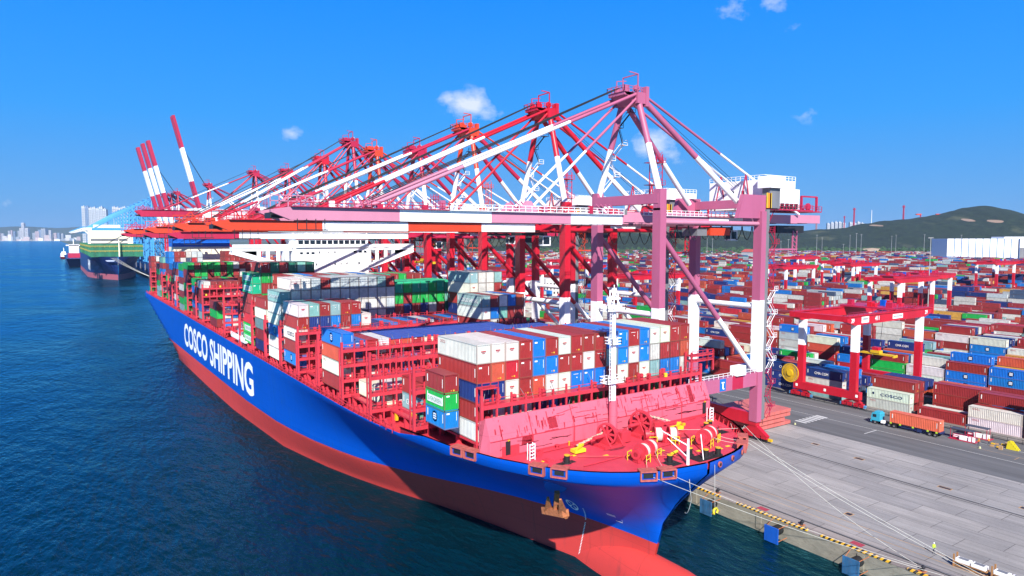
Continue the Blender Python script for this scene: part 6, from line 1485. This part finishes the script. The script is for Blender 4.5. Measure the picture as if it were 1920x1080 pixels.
# ------------------------------------------------------------------ hills
def hill(name, pts, depth, back, m, seed=0, amp=6, rows=40, skew=(1, 0)):
    """ridge through photo points at a depth, slopes falling toward and away from the camera"""
    rnd = random.Random(seed); R3 = [dpt(x, y, depth) for x, y in pts]; dirv = Vector((FWD.x, FWD.y, 0)).normalized(); n = 160; V = []
    seg = [0]
    for a, c in zip(R3, R3[1:]): seg.append(seg[-1] + (c - a).length)
    def at(s):
        for i in range(len(R3) - 1):
            if s <= seg[i + 1] or i == len(R3) - 2: t_ = (s - seg[i]) / (seg[i + 1] - seg[i]); t2 = t_ * t_ * (3 - 2 * t_); return Vector((R3[i].x + (R3[i + 1].x - R3[i].x) * t_, R3[i].y + (R3[i + 1].y - R3[i].y) * t_, R3[i].z + (R3[i + 1].z - R3[i].z) * t2))
    from mathutils import noise as mn
    for i in range(n + 1):
        p = at(seg[-1] * i / n)
        for j in range(rows + 1):
            u = j / rows * 2 - .55 * 2; q_ = p + dirv * (u * back * (1 if u < 0 else .7)); f = max(0, 1 - abs(u) / 1.1); f = f * f * (3 - 2 * f) if f > 0 else 0
            sp = 1 - .28 * abs(mn.noise(Vector((q_.x * .0022, q_.y * .0022, seed)))) * (1 - f)
            z = (p.z + 6) * f * sp + mn.noise(Vector((q_.x * .006, q_.y * .006, seed + 3))) * amp * 3 * (1 - f) * min(1, f * 6) + mn.noise(Vector((q_.x * .03, q_.y * .03, 2))) * amp * .35 * (f ** .5) - 6
            V.append((q_.x, q_.y, z))
    Fc = [(i * (rows + 1) + j, (i + 1) * (rows + 1) + j, (i + 1) * (rows + 1) + j + 1, i * (rows + 1) + j + 1) for i in range(n) for j in range(rows)]
    b = MB().use(m); b.poly(V, Fc, True); o_ = b.build(name); o_['kind'] = 'structure'
    def surf(px_frac, u):
        i = int(px_frac * n); j = int((u + 1.1) / 2 * rows); return Vector(V[i * (rows + 1) + j])
    return o_, surf, V
def hill_mat(name, c1, c2, c3, rock=0.0):
    c1, c2, c3 = [tuple(v * .85 for v in c) for c in (c1, c2, c3)]; m = bpy.data.materials.new(name); m.use_nodes = True; t = m.node_tree; p = t.nodes['Principled BSDF']; p.inputs['Roughness'].default_value = .95
    g = t.nodes.new('ShaderNodeNewGeometry'); n = t.nodes.new('ShaderNodeTexNoise'); n.inputs['Scale'].default_value = .035; n.inputs['Detail'].default_value = 10; n.inputs['Roughness'].default_value = .85; t.links.new(g.outputs['Position'], n.inputs['Vector'])
    r = t.nodes.new('ShaderNodeValToRGB'); t.links.new(n.outputs[0], r.inputs[0]); r.color_ramp.elements[0].position = .38; r.color_ramp.elements[0].color = (*c1, 1); r.color_ramp.elements[1].position = .64; r.color_ramp.elements[1].color = (*c2, 1)
    n2 = t.nodes.new('ShaderNodeTexNoise'); n2.inputs['Scale'].default_value = .0055; n2.inputs['Detail'].default_value = 6; t.links.new(g.outputs['Position'], n2.inputs['Vector'])
    q_ = t.nodes.new('ShaderNodeMapRange'); q_.inputs[1].default_value = .60; q_.inputs[2].default_value = .66; q_.inputs[4].default_value = rock; t.links.new(n2.outputs[0], q_.inputs[0])
    mr = t.nodes.new('ShaderNodeMixRGB'); mr.inputs[2].default_value = (*c3, 1); t.links.new(q_.outputs[0], mr.inputs[0]); t.links.new(r.outputs[0], mr.inputs[1]); t.links.new(mr.outputs[0], p.inputs['Base Color'])
    b = t.nodes.new('ShaderNodeBump'); b.inputs['Distance'].default_value = 22; b.inputs['Strength'].default_value = 1.0; t.links.new(n.outputs[0], b.inputs['Height']); t.links.new(b.outputs[0], p.inputs['Normal']); return m
HM = hill_mat('wooded_hillside', (.003, .014, .006), (.030, .060, .016), (.16, .17, .08), .5)
_, surf, HV = hill('hills', [(1280, 436), (1380, 436), (1460, 438), (1500, 433), (1540, 430), (1580, 428), (1625, 419), (1660, 414), (1700, 411), (1730, 407), (1760, 402), (1790, 395), (1812, 389), (1838, 386), (1865, 391), (1895, 400), (1930, 409), (1990, 420), (2080, 436)], 3050, 620, HM, 4)
hill('hills_behind_cranes', [(820, 440), (900, 434), (980, 431), (1040, 427), (1090, 428), (1150, 424), (1220, 427), (1300, 425), (1370, 431), (1440, 436), (1500, 441)], 2950, 420, HM, 9, rows=24)
hill('distant_hills', [(-260, 436), (-60, 430), (40, 424), (110, 427), (190, 423), (300, 428), (420, 432), (600, 436), (900, 437)], 13500, 700, hill_mat('far_blue_hills', (.03, .05, .04), (.05, .07, .05), (.1, .1, .08)), 5, 10, 10)
hill('hills_beyond', [(1500, 436), (1530, 432), (1560, 428), (1600, 433), (1660, 438)], 7000, 500, hill_mat('far_hills', (.03, .05, .04), (.05, .07, .05), (.1, .1, .08)), 6, 8, 12)
ROCK = mat('bare_rock_scar', (.46, .34, .26), .95, .3, .03, .4, (.25, .2, .14), stretch=(1, 1, 1))
# quarry scars: bare rock patches fixed to the hill surface
def add_scars(m):
    t = m.node_tree; p = t.nodes['Principled BSDF']; lk = p.inputs['Base Color'].links[0].from_socket; g = t.nodes.new('ShaderNodeNewGeometry')
    n = t.nodes.new('ShaderNodeTexNoise'); n.inputs['Scale'].default_value = .02; n.inputs['Detail'].default_value = 6; t.links.new(g.outputs['Position'], n.inputs['Vector'])
    for px, py, w, asp in ((1812, 411, 20, 3.0), (1862, 413, 26, 3.6), (1646, 424, 17, 4.0)):
        best = None
        for v_ in HV:
            v = Vector(v_) - Vector((0, 0, CAMZ)); wd = v.dot(FWD); sx = 960 + F_PX * v.dot(RGT) / wd; sy = 540 - F_PX * v.dot(UPV) / wd
            e = (sx - px) ** 2 + (sy - py) ** 2 * 4 + (wd - 2700) * .05
            if best is None or e < best[0]: best = (e, Vector(v_), wd)
        c = best[1]; R0 = w * best[2] / F_PX / 2
        d = t.nodes.new('ShaderNodeVectorMath'); d.operation = 'SUBTRACT'; t.links.new(g.outputs['Position'], d.inputs[0]); d.inputs[1].default_value = c
        a = t.nodes.new('ShaderNodeVectorMath'); a.operation = 'DOT_PRODUCT'; t.links.new(d.outputs[0], a.inputs[0]); a.inputs[1].default_value = RGT / R0
        b = t.nodes.new('ShaderNodeVectorMath'); b.operation = 'DOT_PRODUCT'; t.links.new(d.outputs[0], b.inputs[0]); b.inputs[1].default_value = Vector((0, 0, 1)) * asp / R0
        r2 = mth('ADD', mth('MULTIPLY', a.outputs['Value'], a.outputs['Value'], t), mth('MULTIPLY', b.outputs['Value'], b.outputs['Value'], t), t)
        fac = mth('LESS_THAN', mth('ADD', r2, mth('MULTIPLY', n.outputs[0], 1.6, t), t), 1.55, t)
        mr = t.nodes.new('ShaderNodeMixRGB'); t.links.new(fac, mr.inputs[0]); t.links.new(lk, mr.inputs[1]); mr.inputs[2].default_value = (.42, .29, .21, 1); lk = mr.outputs[0]
    t.links.new(lk, p.inputs['Base Color'])
add_scars(HM)
b = MB().use(ROCK)
for (px, w, h, d) in ((1635, 62, 9, 2300), (1690, 34, 4, 2250)):
    c = dpt(px, 466, d); c.z = -1; wd = w * d / F_PX; nn = 18; P = [(c.x + RGT.x * wd / 2 * math.cos(2 * math.pi * k / nn) + FWD.x * 30 * math.sin(2 * math.pi * k / nn), c.y + RGT.y * wd / 2 * math.cos(2 * math.pi * k / nn) + FWD.y * 30 * math.sin(2 * math.pi * k / nn), -1) for k in range(nn)]
    P += [(c.x + (p[0] - c.x) * .6, c.y + (p[1] - c.y) * .6, h * d / F_PX * .8) for p in P] + [(c.x, c.y, h * d / F_PX)]
    b.poly(P, [(k, (k + 1) % nn, nn + (k + 1) % nn, nn + k) for k in range(nn)] + [(nn + k, nn + (k + 1) % nn, 2 * nn) for k in range(nn)], True)
o_ = b.build('earth_mound'); o_['kind'] = 'structure'
# belt of trees below the hill: many leafy clumps
def tree_belt():
    rn = random.Random(5); b = MB().use(mat('tree_foliage', (.03, .075, .022), .9, .5, .15, stretch=(1, 1, 1)))
    for k in range(1500):
        px = rn.uniform(960, 1930); d = rn.uniform(2150, 2900) if px > 1400 else rn.uniform(1750, 2600)
        c = dpt(px, 446, d); h = rn.uniform(6, 17) * d / 2300; r = h * rn.uniform(.4, .8)
        P = []; nn = 7
        for lv, (zz, rr) in enumerate(((-1, .5), (h * .35, 1), (h * .75, .75))):
            for i in range(nn): a_ = 2 * math.pi * (i + lv * .5) / nn; q_ = r * rr * rn.uniform(.7, 1.25); P.append((c.x + q_ * math.cos(a_), c.y + q_ * math.sin(a_), zz * rn.uniform(.85, 1.15)))
        P.append((c.x, c.y, h))
        b.poly(P, [(lv * nn + i, lv * nn + (i + 1) % nn, (lv + 1) * nn + (i + 1) % nn, (lv + 1) * nn + i) for lv in range(2) for i in range(nn)] + [(2 * nn + i, 2 * nn + (i + 1) % nn, 3 * nn) for i in range(nn)])
    tag(b.build('tree_belt'), 'dense green woodland along the foot of the hills', 'woodland', kind='stuff')
tree_belt()
# white silo building with blue stripes
t = thing('silo_building', (1760, 720, 0), 'large white silo building with thin blue stripes at right', 'building')
pa = dpt(1775, 486, 1600); pb_ = dpt(2010, 487, 1600); ax_ = Vector((pb_.x - pa.x, pb_.y - pa.y, 0)); Lw = ax_.length; ax_.normalize(); nx_ = Vector((FWD.x, FWD.y, 0)).normalized()
b = MB().use(mat('silo_white', (.74, .76, .80), .6, .03)); hh = 48.0
def prism(b, u0, u1, v0, v1, z0, z1):
    A_ = [pa + ax_ * u + nx_ * v for u, v in ((u0, v0), (u1, v0), (u1, v1), (u0, v1))]; return b.poly([(p.x, p.y, z) for z in (z0, z1) for p in A_], [(0, 3, 2, 1), (4, 5, 6, 7), (0, 1, 5, 4), (1, 2, 6, 5), (2, 3, 7, 6), (3, 0, 4, 7)])
for k in range(10): prism(b, k * 16.6, k * 16.6 + 16.2, 0, 60, -1, hh)
prism(b, 168, Lw, -2, 60, -1, hh - 1); prism(b, 137, Lw, 6, 50, hh, hh + 4.5); b.build('wall', t)
b = MB().use(mat('silo_stripe_blue', (.08, .20, .48), .6))
for k in range(1, 10): prism(b, k * 16.6 - .9, k * 16.6 + .9, -.5, 0.3, -1, hh + .3)
prism(b, 167.2, 168, -2.6, 0, -1, hh); b.build('stripe', t)
b = MB().use(GRY); prism(b, 168, Lw, -2.4, -2, -1, 27); b.build('panel', t)
# lamp masts
LM = [(1743, 446, 570, 'tall white lamp post rising in mid yard'), (1530, 441, 470, 0), (1540, 446, 470, 0), (1592, 441, 472, 0), (1604, 438, 470, 0), (1613, 440, 468, 0), (1670, 443, 470, 0), (1678, 441, 470, 0), (1731, 440, 463, 0), (1580, 458, 480, 0), (1463, 452, 478, 0), (1477, 449, 474, 0), (1800, 441, 480, 0), (1228, 441, 478, 0), (1122, 441, 480, 0), (1325, 446, 476, 0), (1335, 448, 476, 0)]
for i, (px, yt, yb_, lab) in enumerate(LM):
    d = 415 if i == 0 else 1450 + (i * 137) % 500; c = dpt(px, 500, d); ht = 50 + (446 - yt) * d / F_PX
    wv = .36 if i == 0 else .5
    t = thing('lamp_mast', (c.x, c.y, 0), lab or f'thin pale lamp mast below the hills, {ORC[i]} counted among the yard lights', 'lamp mast', 'high lamp masts of the yard')
    LPM = mat('galvanised_pole', (.42, .44, .46), .6, .1); MB().use(LPM).tube((c.x, c.y, 0), (c.x, c.y, ht), wv, wv * .5, 8).build('pole', t)
    b = MB().use(LPM).beam((c.x - RGT.x * wv * 4.5, c.y - RGT.y * wv * 4.5, ht), (c.x + RGT.x * wv * 4.5, c.y + RGT.y * wv * 4.5, ht), wv, wv); b.build('lamp_head', t)
# hill-top mast, lattice towers and tower cranes
for (px, yb_, yt, d, w, m, lab) in ((1633, 426, 394, 3050, 1.5, WHT, 'thin pale mast standing on the hill slope'), (1600, 432, 390, 4000, 4.5, CRIM, 'red lattice tower left of the hill top'), (1693, 414, 385, 3500, 4.0, CRIM, 'red lattice tower standing behind the middle of the ridge'), (1582, 432, 405, 4300, 3.1, CRIM, 'slim dark tower among the white flats'), (1530, 432, 416, 5000, 6, mat('pinkish_stack', (.5, .25, .28)), 'pale pink chimney left of the white flats')):
    c = dpt(px, yb_ + 14, d); ht = 50 + (446 - yt) * d / F_PX; t = thing('lattice_tower', (c.x, c.y, 0), lab, 'tower')
    b = MB().use(m)
    if w < 3: b.tube((c.x, c.y, 20), (c.x, c.y, ht), w, w * .6)
    else:
        for i in range(4): a_ = math.pi / 4 + i * math.pi / 2; b.beam((c.x + w * math.cos(a_), c.y + w * math.sin(a_), 0), (c.x + w * .6 * math.cos(a_), c.y + w * .6 * math.sin(a_), ht), w * .45)
        k = 20
        while k < ht: b.box(c.x - w * .8, c.x + w * .8, c.y - w * .8, c.y + w * .8, k, k + 2.5); k += 9
        b.box(c.x - w * 1.2, c.x + w * 1.2, c.y - w * 1.2, c.y + w * 1.2, ht - 12, ht - 4)
    b.build('shaft', t)
for i, (px, y) in enumerate(((1723, 402), (1760, 402))):
    c = dpt(px, y, 3300); tag(MB().use(ORG).beam(c - RGT * 14, c + RGT * 10, 8, 6).use(CRIM).beam(c - Vector((0, 0, 60)) + RGT * 8, c + RGT * 8, 4).build('crane_jib'), ['orange crane jib peeking over the ridge, lower one', 'orange crane jib peeking over the ridge, higher one'][i], 'crane jib', 'orange jibs behind the ridge')
# apartment towers
def tower(px, w, yt, yb_, d, m, label, grp, dm=None):
    c = dpt(px, 446, d); ww = w * d / F_PX; ht = 50 + (446 - yt) * d / F_PX; t = thing('apartment_tower', (c.x, c.y, 0), label, 'apartment tower', grp)
    r2 = RGT * (ww / 2); f2 = Vector((FWD.x, FWD.y, 0)) * (ww * .5)
    b = MB().use(m)
    for (a0, a1, z) in ((-1, -.1, ht), (.05, 1, ht * .985)):
        P = [c + r2 * a0 - f2, c + r2 * a1 - f2, c + r2 * a1 + f2, c + r2 * a0 + f2]; b.poly([(p.x, p.y, zz) for zz in (-2, z) for p in P], [(0, 3, 2, 1), (4, 5, 6, 7), (0, 1, 5, 4), (1, 2, 6, 5), (2, 3, 7, 6), (3, 0, 4, 7)])
    P = [c - r2 * .25 - f2 * .3, c + r2 * .25 - f2 * .3, c + r2 * .25 + f2 * .3, c - r2 * .25 + f2 * .3]; b.poly([(p.x, p.y, zz) for zz in (ht * .9, ht + 6) for p in P], [(0, 3, 2, 1), (4, 5, 6, 7), (0, 1, 5, 4), (1, 2, 6, 5), (2, 3, 7, 6), (3, 0, 4, 7)])
    b.build('wall', t)
    b = MB().use(dm or mat('far_window_band', (.10, .14, .22), .3))
    for a in (-.72, -.42, .3, .66):
        p0 = c + r2 * (a - .09) - f2 * 1.03; p1 = c + r2 * (a + .09) - f2 * 1.03; z = ht * .1
        while z < ht * .95: b.poly([(p0.x, p0.y, z), (p1.x, p1.y, z), (p1.x, p1.y, z + ht * .028), (p0.x, p0.y, z + ht * .028)], [(0, 1, 2, 3)]); z += ht * .045
    b.build('window_band', t)
TWM = mat('flats_white', (.60, .63, .70), .6, .05, .01)
for k in range(7): tower(160 + k * 6.6, 6.0, 387 + (0, 0, 3, 2, 4, 1, 5)[k], 412, 5000, TWM if k != 1 else mat('flats_blue', (.25, .35, .55)), f'white flat tower beyond the blue cranes, {ORC[k]} from left in taller cluster', 'flat towers beyond the blue cranes')
for k in range(5): tower(217 + k * 6.4, 5.8, 388 + k % 3, 412, 5200, TWM, f'white high rise flat tower behind the blue crane tops, {ORC[k]} of the right cluster', 'flat towers beyond the blue cranes')
for k in range(9): tower(1552 + k * 7.2 + (k > 4) * 6, 5.0, (419, 417, 416, 416, 418, 417, 418, 416, 418)[k], 436, 6200, TWM, f'white flat tower left of the wooded hill, {ORC[k]} from the left', 'flat towers behind the hill')
CTM = [mat('city_pale', (.62, .60, .62), .7), mat('city_rose', (.60, .45, .45), .7), mat('city_blue', (.26, .33, .46), .6), mat('city_grey', (.42, .44, .48), .7)]
rn = random.Random(21); nc = 0
for (px, w, yt) in [(45, 5, 418), (43, 7, 428), (52, 6, 428), (84, 8, 429), (18, 3, 433), (23, 3, 432), (28, 3, 434), (36, 3, 433), (39, 2.5, 435), (72, 7, 434), (76, 5, 431), (66, 6, 437), (95, 4, 432), (105, 5, 437), (111, 4, 437), (118, 4, 438), (6, 4, 438), (0, 5, 437)]:
    tower(px, w, yt, 447, 12500, CTM[nc % 4 if nc > 2 else 0], f'hazy city tower across the bay, {ORC[nc]} noted from the twin spires', 'city towers across the bay'); nc += 1
BX = []
for k in range(230):
    px = rn.uniform(-40, 300); d = rn.uniform(12000, 14000); c = dpt(px, 446, d); w = rn.uniform(25, 90); h = rn.uniform(15, 75) * (1 if rn.random() < .8 else 1.6); m = rn.choice([(.6, .58, .6), (.5, .4, .4), (.3, .35, .42), (.68, .66, .62)])
    BX.append((c.x - w / 2, c.x + w / 2, c.y - w / 2, c.y + w / 2, -5, h, m))
boxes_object('far_city', BX, 'hazy mass of low city buildings across the bay', 'city')
c = dpt(60, 446, 12300); o_ = MB().use(CTM[0]).box(-2400, 900, 14300, 15400, -5, -1).build('far_coast'); o_['kind'] = 'structure'
# low white office buildings in the yard
OFW = mat('office_white', (.78, .76, .72), .7, .04); ROOFR = mat('red_roof_tile', (.55, .10, .08), .7)
for i, (px, d, w, h, dp_, rf) in enumerate(((1020, 560, 24, 17, 14, 0), (1005, 620, 20, 14, 12, 0), (1408, 1650, 45, 16, 14, 1), (1318, 1500, 26, 10, 10, 0), (1465, 1500, 40, 9, 12, 0), (1620, 1420, 60, 8, 16, 0), (1700, 1380, 42, 8, 16, 0))):
    c = dpt(px, 480, d); t = thing('office_building', (c.x, c.y, 0), ['white four storey office seen between the red crane legs', 'lower white office left of the four storey one', 'white house with red tiled roof right of the pink crane leg', 'small white building below the orange trolley', 'low white shed beneath the pink crane end', 'long low white shed in front of the hill', 'low white shed right of the long one'][i], 'building', None)
    if i < 2: x0, x1, y0, y1 = c.x - dp_ / 2, c.x + dp_ / 2, c.y - w / 2, c.y + w / 2
    else: x0, x1, y0, y1 = c.x - dp_ / 2, c.x + dp_ / 2, c.y - w / 2, c.y + w / 2
    b = MB().use(OFW).box(x0, x1, y0, y1, 0, h); b.build('wall', t)
    b = MB().use(GLS); nf = max(1, int(h / 3.6)); nwd = int(w / 3.2)
    for f in range(nf):
        for k in range(nwd): y = y0 + (k + .25) * w / nwd; b.box(x0 - .06, x0, y, y + 1.4, f * 3.6 + 1.2, f * 3.6 + 2.8)
        for k in range(4): x = x0 + (k + .25) * dp_ / 4; b.box(x, x + 1.4, y0 - .06, y0, f * 3.6 + 1.2, f * 3.6 + 2.8)
    b.build('window_band', t)
    if rf: MB().use(ROOFR).poly([(x0 - 1, y0 - 1, h), (x1 + 1, y0 - 1, h), (x1 + 1, y1 + 1, h), (x0 - 1, y1 + 1, h), ((x0 + x1) / 2, y0 + 5, h + 7), ((x0 + x1) / 2, y1 - 5, h + 7)], [(0, 1, 4), (1, 2, 5, 4), (2, 3, 5), (3, 0, 4, 5), (0, 3, 2, 1)]).build('roof', t)
# ------------------------------------------------------------------ haze
b = MB(); b.box(-9000, 16500, -700, 15600, -9.5, 345); me = b.build('haze'); me['kind'] = 'stuff'; tag(me, 'thin blue haze softening everything far away', 'haze')
m = bpy.data.materials.new('haze_air'); m.use_nodes = True; t = m.node_tree; t.nodes.remove(t.nodes['Principled BSDF'])
v = t.nodes.new('ShaderNodeVolumePrincipled'); v.inputs['Color'].default_value = (.42, .66, .98, 1); v.inputs['Density'].default_value = .00003
t.links.new(v.outputs[0], t.nodes['Material Output'].inputs['Volume']); me.data.materials.clear(); me.data.materials.append(m)
